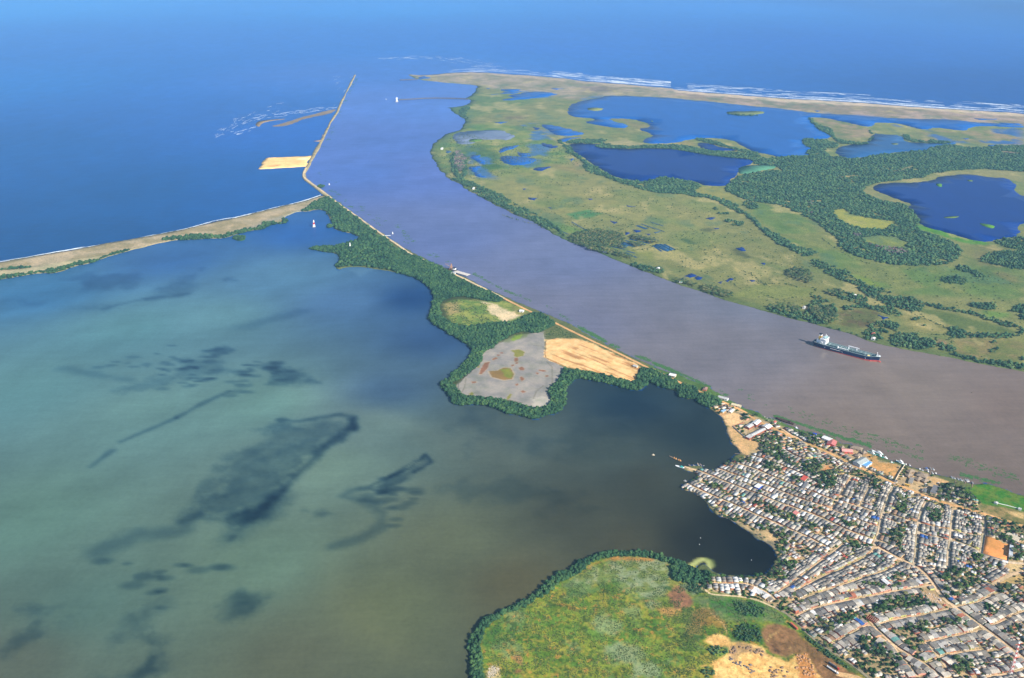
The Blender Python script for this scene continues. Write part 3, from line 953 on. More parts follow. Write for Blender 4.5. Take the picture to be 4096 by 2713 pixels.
def west_colour(P):
    C = np.tile(lin(104, 112, 74) * .72, (len(P), 1))
    def p(s, t, *a, **k): paint(C, P, G(s, S(t)) if isinstance(t, str) else t, *a, **k)
    # beach spit
    p('A', np.concatenate([W_NORTH, W_COVE[9:]]), lin(180, 162, 142) * .80, 25, 1, 10, 60, 2, lin(156, 142, 114) * .80)
    p('A', '400,1440 650,1370 700,1340 860,1300 1050,1220 1100,1240 900,1310 640,1400 500,1425', lin(150, 148, 142) * .78, 14, .85, 8, 40)
    p('N', '0,150 300,110 500,70 700,40 900,0 700,50 400,130 0,190', lin(186, 176, 150) * .78, 12, .8, 10, 40)
    p('N', '0,115 150,118 320,105 150,130 0,140', lin(120, 128, 110) * .7, 8, .7)
    p('A', np.vstack([W_NORTH, W_NORTH[::-1] + np.array([3, -16])]), lin(112, 104, 96) * .7, 8, .8)
    # mangrove floor
    p('D', '0,250 560,510 760,620 1000,760 1000,840 780,870 600,960 560,1060 420,1180 420,1290 760,1310 1000,1370 1060,1300 1130,1100 1650,1195 1680,1080 1916,1180 1916,1260 900,1470 250,1330 180,750 200,520 0,425', lin(70, 82, 52) * .7, 10, 1)
    # grassy clearing
    p('D', '300,640 400,605 600,620 720,615 910,690 800,770 720,778 480,800 340,760', lin(150, 156, 84) * .75, 6, 1, 8, 20, 4, lin(104, 132, 68) * .75)
    p('D', '300,640 400,620 420,700 340,720', lin(170, 145, 110) * .75, 8, .7, 10, 14)
    p('D', '605,660 640,635 690,640 700,665 760,690 800,690 830,720 745,772 720,770 690,735 640,715', SALT * 1.0, 3, .9, 10, 14)
    p('D', '540,620 600,625 660,640 600,640', SALT * .95, 3, .9, 6, 12)
    p('D', '760,640 900,700 840,730 800,700', lin(140, 130, 88) * .75, 5, .6, 8, 12)
    # salt flat
    p('D', '560,990 620,950 700,900 880,862 900,845 1000,830 1010,900 1000,1000 1100,1060 1150,1090 1130,1160 1030,1240 1065,1320 1010,1365 900,1365 760,1310 560,1290 420,1275 390,1210 440,1160 520,1090 580,1030', lin(160, 154, 154) * .80, 3, 1, 4, 30, 6, lin(146, 142, 146) * .80)
    p('D', '920,1300 1000,1280 1060,1310 1010,1362 920,1362', lin(192, 186, 182) * .8, 6, .7, 8, 10)
    p('D', '690,905 780,860 900,845 880,870 760,910', lin(128, 136, 100) * .75, 5, .8, 6, 12)
    p('D', '770,890 800,860 860,850 840,880 790,900', LIME, 3, .9, 4, 8)
    p('D', '800,830 880,810 880,830 800,850', lin(180, 158, 110) * .75, 4, .7)
    p('D', '1040,870 1080,800 1240,860 1150,880', lin(108, 118, 78) * .74, 6, .8, 8, 12)
    isl = [('775,965 830,958 868,975 860,1000 820,1012 795,1005 800,985', 1), ('795,1018 820,1015 825,1040 800,1045', 0), ('620,1110 680,1105 720,1085 770,1088 795,1130 780,1165 720,1170 640,1150', 2), ('590,1050 625,1045 610,1090 570,1130 550,1130 565,1090', 0),
           ('640,1025 670,1010 680,1020 650,1035', 0), ('675,995 695,992 695,1002 678,1003', 0), ('695,980 715,976 718,985 698,986', 0), ('828,1085 850,1078 868,1090 860,1105 835,1102', 0), ('775,1065 795,1062 798,1074 778,1075', 0),
           ('803,1048 822,1048 820,1058 805,1058', 0), ('498,1182 530,1180 532,1190 505,1194', 0), ('840,1248 862,1244 878,1254 855,1262', 0), ('480,1268 500,1255 515,1268 495,1282', 1), ('835,1150 850,1145 870,1165 850,1180 838,1170', 0),
           ('806,1200 820,1195 826,1205 808,1212', 0), ('966,1100 1000,1100 1025,1108 1000,1112 968,1106', 0), ('948,1118 968,1122 965,1132 950,1128', 0), ('1010,1138 1032,1136 1034,1148 1014,1150', 0), ('748,1290 765,1268 780,1272 765,1300 748,1312', 1), ('540,1075 556,1072 552,1084 538,1084', 1)]
    for t, k in isl:
        base = (lin(146, 104, 82), lin(140, 138, 66), lin(148, 118, 70))[k] * .75
        q = G('D', S(t))
        c0 = q.mean(0)
        p('D', c0 + (q - c0) * 1.12 + 0, lin(184, 166, 146) * .8, 2.0, .8)
        p('D', q, base, 1.5, 1, 2, 6)
    p('D', '700,1095 760,1090 790,1130 775,1160 730,1150', lin(134, 142, 54) * .75, 4, .9, 5, 8)
    for t in ('920,925 990,935', '1060,1190 1060,1080 1020,1040', '460,1160 450,1220 430,1260', '560,1290 700,1300 860,1330', '1000,1210 950,1250 930,1300'):
        paint_line(C, P, G('D', S(t)), lin(120, 116, 98) * .75, 3, .6, 1)
    # orange sand fill
    fill = '1010,890 1100,880 1250,885 1350,920 1480,985 1660,1062 1672,1090 1650,1195 1500,1155 1350,1112 1200,1092 1100,1058 1050,1040 1000,1010 1012,950'
    p('D', fill, lin(246, 206, 154) * .80, 2.5, 1, 5, 12, 8, lin(238, 188, 132) * .80)
    q = G('D', [(1100, 930), (1640, 1150)])
    ax = (q[1] - q[0]) / np.linalg.norm(q[1] - q[0])
    nrm = np.array([-ax[1], ax[0]])
    fp = G('D', S(fill))
    s = np.where(inside(P, fp))[0]
    if len(s):
        u, v = (P[s] - q[0]) @ ax, (P[s] - q[0]) @ nrm
        st = fbm(np.stack([u * .10, v], 1), 7, 88, 3)
        w = (sstep(.02, .35, st) * sstep(10, 50, u) * .8)[:, None]
        C[s] = C[s] * (1 - w) + lin(176, 120, 70) * .8 * w
        w = (sstep(.25, .6, fbm(P[s], 12, 89, 3)) * sstep(80, 0, u) * .5)[:, None]
        C[s] = C[s] * (1 - w) + lin(190, 130, 88) * .8 * w
    p('D', '1140,1095 1180,1075 1230,1100 1150,1105', DARKG, 4, .8, 6, 8)
    # causeway grass and river-side weed
    p('F', '0,150 600,340 950,560 1200,680 1500,790 1800,880 1800,920 1400,830 1100,700 800,560 500,400 0,200', lin(84, 116, 60) * .74, 4, .9, 4, 12)
    # fen at the bottom of the picture
    fen = np.concatenate([W_FEN, G('G', S('300,1310 560,1480')), G('J', S('330,440 440,520 1000,600 1340,780 1500,950 1800,1200 2300,1560')), G('P', S('3500,3100 1900,3100'))])
    p('L', fen, lin(128, 146, 56) * .76, 5, 1, 6, 40, 21, lin(104, 140, 56) * .74)
    s = np.where(inside(P, fen))[0]
    q = P[s]
    for cc, sc, th, op, sd in ((lin(168, 154, 66), 24, .14, .6, 91), (lin(128, 146, 112), 46, .22, .55, 92), (lin(78, 124, 46), 22, .06, .6, 93), (lin(206, 142, 74), 8, .34, .75, 94), (lin(140, 150, 50), 26, .15, .6, 95), (lin(48, 80, 30), 5, .12, .7, 96), (lin(186, 160, 70), 4, .18, .5, 99)):
        w = (sstep(th, th + .16, fbm(q, sc, sd, 5)) * op)[:, None]
        C[s] = C[s] * (1 - w) + cc * .7 * w
    def pl(t, c, soft=6, op=.8, brk=10, ns=12, c2=None, sd=3): p('L', t, c, soft, op, brk, ns, sd, c2)
    pl('1190,380 1500,230 1900,210 2080,300 2080,500 1900,700 1750,600 1500,420 1200,520 1050,500', lin(152, 164, 142) * .72, 12, .75, 14, 14, lin(118, 134, 84) * .70)
    pl('1000,500 1200,440 1350,520 1300,580 1100,600', lin(98, 140, 88) * .66, 8, .6, 10)
    pl('190,1060 320,860 420,820 380,960 240,1130', lin(84, 134, 66) * .66, 6, .8, 8)
    pl('1260,290 1500,195 1900,215 1900,240 1500,225 1340,260 1230,340', lin(200, 140, 80) * .68, 4, .8, 5, 8)
    pl('1280,820 1400,770 1540,830 1580,920 1440,980 1320,920', lin(140, 164, 124) * .72, 8, .75, 12, 10)
    pl('1400,1090 1560,1060 1740,1080 1820,1190 1700,1280 1500,1240', lin(148, 164, 134) * .74, 8, .75, 14, 12)
    pl('1650,1300 1900,1260 2000,1340 1900,1403 1700,1403', lin(148, 164, 134) * .74, 8, .75, 14, 12)
    pl('2050,560 2100,500 2200,490 2230,560 2290,640 2270,700 2180,710 2120,690 2060,660', lin(178, 128, 98) * .74, 3, .95, 5, 8, lin(140, 98, 80) * .72)
    pl('2130,600 2200,590 2230,640 2180,680 2140,650', lin(108, 82, 72) * .7, 3, .8, 4, 6)
    pl('1960,720 2060,700 2180,720 2150,780 2060,790', lin(206, 150, 98) * .72, 5, .8, 8, 10)
    pl('2230,880 2368,860 2368,960 2250,960', lin(214, 168, 96) * .74, 5, .8, 8, 8)
    pl('1990,500 2080,490 2090,530 2010,540', lin(62, 100, 60) * .7, 3, .8, 5)
    pl('260,1300 310,1275 375,1300 370,1420 230,1420', lin(226, 196, 156) * .8, 2, .9, 4, 5)
    pl('500,1190 600,1180 590,1280 530,1240', lin(184, 130, 96) * .7, 3, .7, 6, 7)
    pl('520,1300 600,1310 600,1370 520,1340', lin(150, 104, 76) * .7, 3, .7, 6, 7)
    pl('2180,700 2368,700 2368,1100 2200,1000', lin(90, 112, 70) * .68, 8, .5, 12, 14)
    def pj(t, c, soft=3, op=.9, brk=5, ns=9, c2=None, sd=4): p('J', t, c, soft, op, brk, ns, sd, c2)
    pj('180,560 420,530 700,580 980,610 1160,700 1320,830 1240,900 1100,860 900,840 760,860 560,860 420,760 300,690', lin(100, 128, 78) * .68, 4, .75, 8, 10, lin(120, 134, 104) * .66)
    pj('420,610 700,600 960,620 1080,700 1010,820 900,800 780,820 600,760 440,720', lin(58, 132, 42) * .68, 4, .8, 9, 10, lin(84, 120, 74) * .66)
    pj('60,420 200,400 340,440 340,500 200,540 90,480', lin(128, 144, 124) * .66, 4, .8, 7)
    pj('0,420 60,440 170,560 210,650 180,690 0,700', lin(172, 124, 96) * .72, 3, .9, 6, 8, lin(136, 98, 82) * .72)
    pj('200,700 420,720 560,840 640,900 760,880 700,940 560,900 300,920 200,900', lin(170, 116, 74) * .68, 4, .6, 10, 10)
    pj('740,880 1020,940 1040,1120 900,1080 740,1080 680,1000', lin(44, 104, 44) * .68, 3, .85, 6, 9, lin(60, 84, 44) * .66)
    pj('1010,980 1120,870 1280,900 1430,960 1500,1040 1620,1130 1760,1220 2000,1400 2250,1580 1700,1580 1600,1300 1450,1240 1350,1270 1250,1270 1150,1220 1060,1130', lin(160, 118, 88) * .72, 3, .95, 5, 10, lin(132, 96, 70) * .72)
    pj('1110,1120 1200,1150 1250,1230 1180,1200', lin(58, 46, 42) * .7, 3, .7, 4, 6)
    pj('1480,960 1640,1060 1800,1180 2000,1320 2140,1440 2050,1440 1880,1310 1700,1180 1520,1040', lin(66, 96, 44) * .68, 2.5, .9, 4, 8)
    pj('360,1090 400,1030 500,1000 620,1035 680,1100 850,1100 1020,1150 1110,1250 1350,1335 1430,1250 1560,1240 1640,1400 1760,1580 470,1580 450,1380 300,1400 120,1430 420,1350 570,1270 650,1230 640,1160 560,1150 480,1160', lin(240, 196, 136) * .86, 2.5, 1, 4, 8, lin(216, 168, 108) * .84)
    pj('640,1150 760,1100 1020,1170 1080,1240 960,1220 800,1230 700,1340 640,1260', lin(150, 126, 104) * .8, 3, .7, 6, 6)
    pj('1430,1240 1560,1235 1640,1420 1700,1560 1480,1560', lin(190, 124, 74) * .8, 3, .85, 4, 6)
    for t in ('390,640 400,690 430,760 500,820 560,870 600,940 620,1010', '1090,1090 1130,1020 1250,960', '1360,1160 1380,1240'):
        paint_line(C, P, G('J', S(t)), lin(210, 174, 122) * .75, 1.4, .9, .8)
    # the town's ground
    p('G', TOWN, lin(198, 170, 140) * .84, 4, 1, 3, 20, 7, lin(170, 148, 124) * .82)
    tn = fbm(P, 14, 97, 4)
    it = inside(P, TOWN)
    w = (sstep(.1, .4, tn) * it * .35)[:, None]
    C[:] = C * (1 - w) + lin(92, 98, 62) * .7 * w
    p('F', '740,700 860,660 940,680 960,760 860,810 790,790', lin(232, 190, 150) * .8, 2, 1, 2, 8)
    p('F', '630,590 740,590 800,660 760,700 700,670', lin(210, 160, 116) * .8, 2, .9)
    p('F', '770,815 860,805 1000,920 1120,960 1140,1040 1060,1050 1020,1110 930,1060 900,1010 840,970 820,900', lin(214, 172, 130) * .8, 2, 1, 3, 8)
    p('F', '770,815 810,815 830,900 850,960 900,1000 960,1080 1020,1110 930,1070 890,1010 820,950', lin(142, 134, 126) * .75, 2, .8, 3, 6)
    p('G', '730,830 800,840 950,940 1060,1000 1180,1080 1330,1100 1330,1180 1260,1130 1100,1060 940,960 860,900', lin(128, 122, 112) * .75, 3, .85, 4, 8)
    p('G', '1170,1000 1260,1000 1340,1070 1300,1090 1200,1060', lin(214, 180, 142) * .78, 2, .8, 3, 6)
    p('H', '460,190 610,230 620,300 860,320 870,420 820,510 700,440 560,380 500,350 550,280', lin(216, 160, 108) * .8, 2, 1, 2, 8, lin(186, 148, 100) * .8)
    p('H', '1250,480 1480,530 1460,550 1340,560 1290,620', lin(214, 172, 130) * .8, 2, .9, 3, 8)
    p('G', '1840,300 1920,320 1860,370 1790,365', lin(212, 148, 98) * .8, 2, .95, 2, 6)
    p('I', '1130,520 1290,560 1480,720 1400,740 1230,640', lin(196, 160, 132) * .8, 2, .9, 4, 6)
    p('I', '1970,470 2300,350 2355,340 2355,430 2100,480 1980,500', lin(204, 168, 118) * .8, 2, .9)
    p('I', '2170,190 2355,200 2355,260 2180,320', lin(206, 180, 140) * .8, 2, .9)
    p('H', '1500,560 1640,600 1800,560 1900,545 2050,590 2150,620 2355,690 2700,800 2700,980 2355,880 2100,830 1850,800 1750,700 1560,640', lin(66, 128, 38) * .70, 3, 1, 4, 14, lin(104, 132, 50) * .7)
    p('H', '1850,790 2100,830 2355,890 2355,1040 2100,980 1860,880', lin(160, 136, 96) * .75, 4, .8, 6, 10, lin(120, 120, 70) * .72)
    p('H', '2150,880 2355,900 2355,980 2250,940', lin(222, 186, 140) * .8, 3, .9)
    p('H', '60,480 180,430 300,560 200,640', lin(84, 104, 56) * .7, 3, .4)
    return C


for nm, poly, step, fn in (('west_bank', crumble(WEST, .10, 5, seed=2), 6.2, west_colour), ('east_bank', crumble(EAST, .10, 5, seed=3), 7.0, east_colour)):
    tag(land(nm, poly, step, fn), kind='structure')


def flat(name, poly, z, col, material, edge=None, step=30, kind='structure', thick=.5):
    edge = z if edge is None else edge
    C = np.asarray(col)
    o = land(name, poly, step, lambda P: np.tile(C, (len(P), 1)) * (1 + fbm(P, 60, 5)[:, None] * .10), z, edge, material=material, wall=z - thick)
    return tag(o, kind=kind)


FLATP = G('D', S('560,990 620,950 700,905 780,868 880,848 1000,835 1012,900 1002,1010 1060,1042 1110,1062 1150,1095 1130,1160 1030,1240 1065,1318 1010,1362 900,1362 760,1308 560,1286 420,1270 395,1210 440,1160 520,1090 572,1030'))
FILLP = G('D', S('1010,892 1100,882 1250,887 1350,922 1480,987 1655,1064 1668,1090 1646,1190 1500,1150 1350,1108 1200,1088 1100,1055 1050,1037 1004,1008 1014,950'))
KK = 1 / LANDK
SMOOTH = ground_mat('salt_mud', .12)
for nm, po, fn_, zz in (('salt_flat', FLATP, west_colour, 1.2), ('sand_fill', FILLP, west_colour, 1.35)):
    tag(land(nm, crumble(po, .10, 3, seed=15), 2.6, fn_, zz, zz, material=SMOOTH, wall=.6), kind='structure')
LM = water_mat('lake_water', .4, .25, .10)
for i, (nm, poly, tone, lab) in enumerate(LAKES):
    flat(nm, crumble(poly, .18 if nm == 'pond' else .13, 4, seed=20 + i, smooth=len(poly) > 6), 1.15 + .01 * (i % 7), np.array(tone) * .8, LM, thick=.3)
AM = ground_mat('algae_cover', .3)
flat('algae_bloom', crumble(G('C', S('420,640 460,620 550,612 690,612 680,635 600,650 450,683')), .1, 4), 1.3, lin(92, 150, 128) * .6, AM)
i = 0
for s_, t_, c_, nm in (('B', '1430,395 1480,390 1550,398 1530,412 1460,414', (140, 146, 84), 'marsh_island'), ('C', '335,258 380,247 470,250 560,245 622,256 560,270 480,278 400,273', (118, 130, 84), 'marsh_island'),
                       ('C', '1458,468 1490,464 1524,470 1490,477', (118, 128, 74), 'marsh_island'), ('B', '640,605 720,604 730,612 690,622 640,620', (100, 138, 60), 'marsh_island'),
                       ('C', '300,475 340,473 372,488 330,490', (146, 142, 80), 'marsh_island'), ('C', '380,512 440,514 440,526 400,524', (146, 142, 80), 'marsh_island'),
                       ('C', '1812,968 1860,962 1924,960 1922,970 1850,975', (104, 128, 58), 'marsh_island'), ('C', '2055,1008 2110,1012 2172,1028 2165,1045 2120,1040', (90, 142, 50), 'marsh_island'),
                       ('C', '1982,712 2020,718 2018,726 1985,722', (104, 128, 58), 'marsh_island'), ('C', '1768,738 1812,740 1812,762 1780,760', (90, 142, 60), 'marsh_island'),
                       ('A', '445,1475 480,1462 550,1460 553,1490 510,1500 470,1492', (70, 112, 60), 'marsh_island'), ('B', '1000,520 1020,522 1010,532 1000,530', (100, 128, 66), 'marsh_island'),
                       ('B', '1860,480 1885,482 1872,488', (100, 128, 66), 'marsh_island')):
    i += 1
    flat(nm, crumble(G(s_, S(t_)), .12, 4, seed=50 + i), 1.35, lin(*c_) * .7, AM)
flat('sand_bar', crumble(BAR, .1, 4, seed=71), .5, lin(150, 128, 104) * .72, AM, edge=.1)
flat('sand_bar', crumble(BAR2, .1, 4, seed=72), .6, lin(146, 128, 112) * .72, AM, edge=.1)
SANDM = ground_mat('pale_sand', .25)


def plat_colour(P):
    C = np.tile(lin(240, 196, 136) * .95, (len(P), 1)) * (1 + fbm(P, 30, 3)[:, None] * .15)
    paint(C, P, G('A', S('975,852 1040,850 1035,866 970,866')), lin(248, 228, 196) * .9, 6)
    paint(C, P, G('A', S('700,908 820,905 800,918 700,918')), lin(226, 150, 100) * .86, 8, .8, 8, 20)
    return C


tag(land('sand_platform', crumble(PLATFORM, .06, 5, seed=5, smooth=False), 9, plat_colour, 2.5, 1.2, material=SANDM), kind='structure')

CANAL = water_mat('canal_water', .4, .2, .1)
cv, cf, ccol = [], [], []
for (x1, y1, x2, y2, w) in ((1590, 1318, 1700, 1340, 5), (1600, 1332, 1690, 1352, 5), (1640, 1310, 1760, 1334, 6), (1660, 1300, 1790, 1326, 6), (1690, 1292, 1830, 1322, 7), (1720, 1282, 1860, 1312, 6), (1750, 1272, 1890, 1300, 5), (1780, 1262, 1915, 1292, 5),
                            (1690, 1372, 1770, 1408, 5), (1700, 1362, 1760, 1378, 5), (1880, 1326, 1940, 1366, 5), (1905, 1320, 1975, 1364, 6), (1930, 1318, 2005, 1360, 6), (1955, 1316, 2030, 1354, 5), (1860, 1165, 1950, 1194, 4), (1800, 1180, 1958, 1232, 4), (1770, 1190, 1840, 1215, 9), (1140, 1178, 1310, 1250, 3), (1330, 1165, 1450, 1235, 3)):
    L_ = G('B', [(x1, y1), ((x1 + x2) / 2, (y1 + y2) / 2), (x2, y2)])
    V, F = ribbon_(L_, w * 1.6)
    b0 = len(cv)
    cv += V
    cf += [tuple(i + b0 for i in f) for f in F]
np_ = np_mesh('drainage_canal', cv, cf, np.tile(np.array((.006, .045, .10)), (len(cv), 1)))
tag(link('drainage_canal', np_, mats=[CANAL]), kind='structure')

# ------------------------------------------------------------------ vegetation sources (kept outside the scene, used as shared meshes)
SRC = bpy.data.collections.new('tree_sources')
_ICO = {}


def ico(sub):
    if sub not in _ICO:
        import bmesh
        b = bmesh.new()
        bmesh.ops.create_icosphere(b, subdivisions=sub, radius=1)
        _ICO[sub] = (np.array([v.co[:] for v in b.verts]), np.array([[v.index for v in f.verts] for f in b.faces]))
        b.free()
    return _ICO[sub]


def lumpy(seed, lumps=16, leaves=120, flat_=.75, sub=1, spread=.62):
    """uneven crown made of leaf clumps and loose leaf faces, unit radius, base at z=0"""
    r = np.random.default_rng(seed)
    Vs, Fs, n = [], [], 0
    v0, f0 = ico(sub)
    for k in range(lumps):
        a, e = r.uniform(0, 6.283), r.uniform(-.15, 1.4)
        d = spread * r.uniform(.55, 1.05)
        c = np.array([math.cos(a) * math.cos(e) * d, math.sin(a) * math.cos(e) * d, (.55 + math.sin(e) * .55) * flat_])
        s = r.uniform(.24, .46)
        v = v0 * (1 + r.uniform(-.28, .28, (len(v0), 1))) * s * np.array([1, 1, .8]) + c
        Vs.append(v)
        Fs.append(f0 + n)
        n += len(v)
    for k in range(leaves):
        a, e = r.uniform(0, 6.283), r.uniform(-.3, 1.5)
        d = r.uniform(.75, 1.08)
        c = np.array([math.cos(a) * math.cos(e) * d * .95, math.sin(a) * math.cos(e) * d * .95, (.5 + math.sin(e) * .6) * flat_])
        t = r.normal(size=(3, 3)) * .10
        Vs.append(c + t)
        Fs.append(np.array([[n, n + 1, n + 2]]))
        n += 3
    return np.vstack(Vs), np.vstack(Fs)


def palm_shape(seed, fronds=13, hgt=1.0):
    r = np.random.default_rng(seed)
    V, F = [], []
    for k in range(fronds):
        a = k * 6.283 / fronds + r.uniform(-.2, .2)
        up = r.uniform(.1, .5)
        L = r.uniform(.8, 1.1)
        prev = None
        for s in range(5):
            t = s / 4
            rad = L * t
            z = up * t * .9 - t * t * (.55 + .35 * r.random())
            w = .17 * math.sin(math.pi * min(t * .9 + .12, 1)) + .015
            cx, cy = math.cos(a) * rad, math.sin(a) * rad
            nx, ny = -math.sin(a) * w, math.cos(a) * w
            base = len(V)
            V += [(cx - nx, cy - ny, z - .06), (cx, cy, z + .02), (cx + nx, cy + ny, z - .06)]
            if prev is not None:
                F += [(prev, base, base + 1), (prev, base + 1, prev + 1), (prev + 1, base + 1, base + 2), (prev + 1, base + 2, prev + 2)]
            prev = base
    return np.array(V), np.array(F)


M_MANG = leaf_mat('mangrove_leaves', (0.016, 0.054, 0.026), (0.028, 0.078, 0.032), (0.052, 0.108, 0.038))
M_WOOD = leaf_mat('woodland_leaves', (0.024, 0.070, 0.036), (0.042, 0.100, 0.044), (0.075, 0.130, 0.055))
M_TOWNL = leaf_mat('garden_leaves', (0.014, 0.040, 0.012), (0.024, 0.066, 0.016), (0.060, 0.110, 0.026))
M_PALM = leaf_mat('palm_fronds', (0.022, 0.055, 0.020), (0.050, 0.080, 0.030), (0.105, 0.110, 0.045))
M_BUSH = leaf_mat('bush_leaves', (0.030, 0.070, 0.020), (0.070, 0.110, 0.030), (0.150, 0.170, 0.070))
M_DRY = leaf_mat('bare_twigs', (0.13, 0.11, 0.11), (0.17, 0.14, 0.13), (0.2, 0.16, 0.15))
M_BARK = plain('bark', (0.10, 0.075, 0.05), .9)


def source(name, V, F, m):
    me = np_mesh(name, V, F, smooth=False)
    me.materials.append(m)
    return me


def trunk_np(h, r):
    v = [(math.cos(i * 1.257) * r, math.sin(i * 1.257) * r, 0) for i in range(5)] + [(math.cos(i * 1.257) * r * .6, math.sin(i * 1.257) * r * .6, h) for i in range(5)]
    f = []
    for i in range(5):
        j = (i + 1) % 5
        f += [(i, j, 5 + j), (i, 5 + j, 5 + i)]
    return np.array(v), np.array(f)


CROWN = {'mangrove': [source('mangrove_crown', *lumpy(k, 18, 60, .8), M_MANG) for k in range(4)],
         'wood': [source('wood_crown', *lumpy(10 + k, 15, 80, .95), M_WOOD) for k in range(4)],
         'bush': [source('bush_crown', *lumpy(20 + k, 7, 40, .7), M_BUSH) for k in range(3)],
         'dry': [source('twig_crown', *lumpy(30 + k, 3, 140, .8), M_DRY) for k in range(2)],
         'garden': [source('garden_crown', *lumpy(40 + k, 22, 200, .85), M_TOWNL) for k in range(5)]}
pv_ = []
for k in range(3):
    V, F = palm_shape(50 + k)
    tv, tf = trunk_np(1.75, .045)
    me = np_mesh('palm_whole', np.vstack([V + np.array([0, 0, 1.78]), tv]), np.vstack([F, tf + len(V)]), matidx=[0] * len(F) + [1] * len(tf))
    me.materials.append(M_PALM)
    me.materials.append(M_BARK)
    pv_.append(me)
CROWN['palm'] = pv_


def gn_scatter(name, pts, scale, kind, label, cat, z=1.0, hs=1.0, sink=.15):
    """one object of instanced crowns on a cloud of ground points"""
    n = len(pts)
    me = bpy.data.meshes.new(name)
    me.vertices.add(n)
    me.vertices.foreach_set('co', np.c_[pts, np.full(n, z) - sink * scale].astype(np.float32).ravel())
    a = me.attributes.new('sc', 'FLOAT_VECTOR', 'POINT')
    sv = np.c_[scale * RNG.uniform(.88, 1.12, n), scale * RNG.uniform(.88, 1.12, n), scale * RNG.uniform(.8, 1.25, n) * hs]
    a.data.foreach_set('vector', sv.astype(np.float32).ravel())
    a = me.attributes.new('rt', 'FLOAT_VECTOR', 'POINT')
    rv = np.zeros((n, 3))
    rv[:, 2] = RNG.uniform(0, 6.28, n)
    a.data.foreach_set('vector', rv.astype(np.float32).ravel())
    meshes = CROWN[kind]
    a = me.attributes.new('pick', 'INT', 'POINT')
    a.data.foreach_set('value', RNG.integers(0, len(meshes), n).astype(np.int32))
    o = link(name, me)
    ng = bpy.data.node_groups.new('scatter_' + name, 'GeometryNodeTree')
    ng.interface.new_socket('Geometry', in_out='INPUT', socket_type='NodeSocketGeometry')
    ng.interface.new_socket('Geometry', in_out='OUTPUT', socket_type='NodeSocketGeometry')
    N, L = ng.nodes, ng.links
    gi, go = N.new('NodeGroupInput'), N.new('NodeGroupOutput')
    join = N.new('GeometryNodeJoinGeometry')

    def attr(nm, ty):
        t = N.new('GeometryNodeInputNamedAttribute')
        t.data_type = ty
        t.inputs['Name'].default_value = nm
        return t.outputs['Attribute']
    for k, sm in enumerate(meshes):
        key = 'src_' + sm.name
        so = bpy.data.objects.get(key)
        if so is None:
            so = bpy.data.objects.new(key, sm)
        oi = N.new('GeometryNodeObjectInfo')
        oi.inputs['Object'].default_value = so
        oi.inputs['As Instance'].default_value = True
        iop = N.new('GeometryNodeInstanceOnPoints')
        cmp_ = N.new('FunctionNodeCompare')
        cmp_.data_type = 'INT'
        cmp_.operation = 'EQUAL'
        L.new(attr('pick', 'INT'), cmp_.inputs[2])
        cmp_.inputs[3].default_value = k
        L.new(gi.outputs[0], iop.inputs['Points'])
        L.new(cmp_.outputs[0], iop.inputs['Selection'])
        L.new(oi.outputs['Geometry'], iop.inputs['Instance'])
        e2r = N.new('FunctionNodeEulerToRotation')
        L.new(attr('rt', 'FLOAT_VECTOR'), e2r.inputs[0])
        L.new(e2r.outputs[0], iop.inputs['Rotation'])
        L.new(attr('sc', 'FLOAT_VECTOR'), iop.inputs['Scale'])
        L.new(iop.outputs[0], join.inputs[0])
    L.new(join.outputs[0], go.inputs[0])
    md = o.modifiers.new('scatter', 'NODES')
    md.node_group = ng
    return tag(o, label, cat, kind='stuff')


def scatter(polys, spacing, holes=(), gap=0.0, gseed=5, gscale=40, jit=.45, lod=None):
    out = []
    for poly in polys:
        lo, hi = poly.min(0), poly.max(0)
        gx, gy = np.meshgrid(np.arange(lo[0], hi[0], spacing), np.arange(lo[1], hi[1], spacing))
        q = np.stack([gx.ravel(), gy.ravel()], 1)
        q = q + RNG.uniform(-jit, jit, q.shape) * spacing
        q = q[inside(q, poly)]
        f = to_frame(q)
        q = q[(f[:, 0] > -150) & (f[:, 0] < 4250) & (f[:, 1] < 2850)]
        for h in holes:
            q = q[~inside(q, h)]
        if gap and len(q):
            q = q[fbm(q, gscale, gseed, 4) > -1 + gap * 2 * .5]
        out.append(q)
    return np.vstack(out)


def zones(*a):
    return [crumble(G(s, S(t)), .12, 5, seed=k + 100) for k, (s, t) in enumerate(a)]


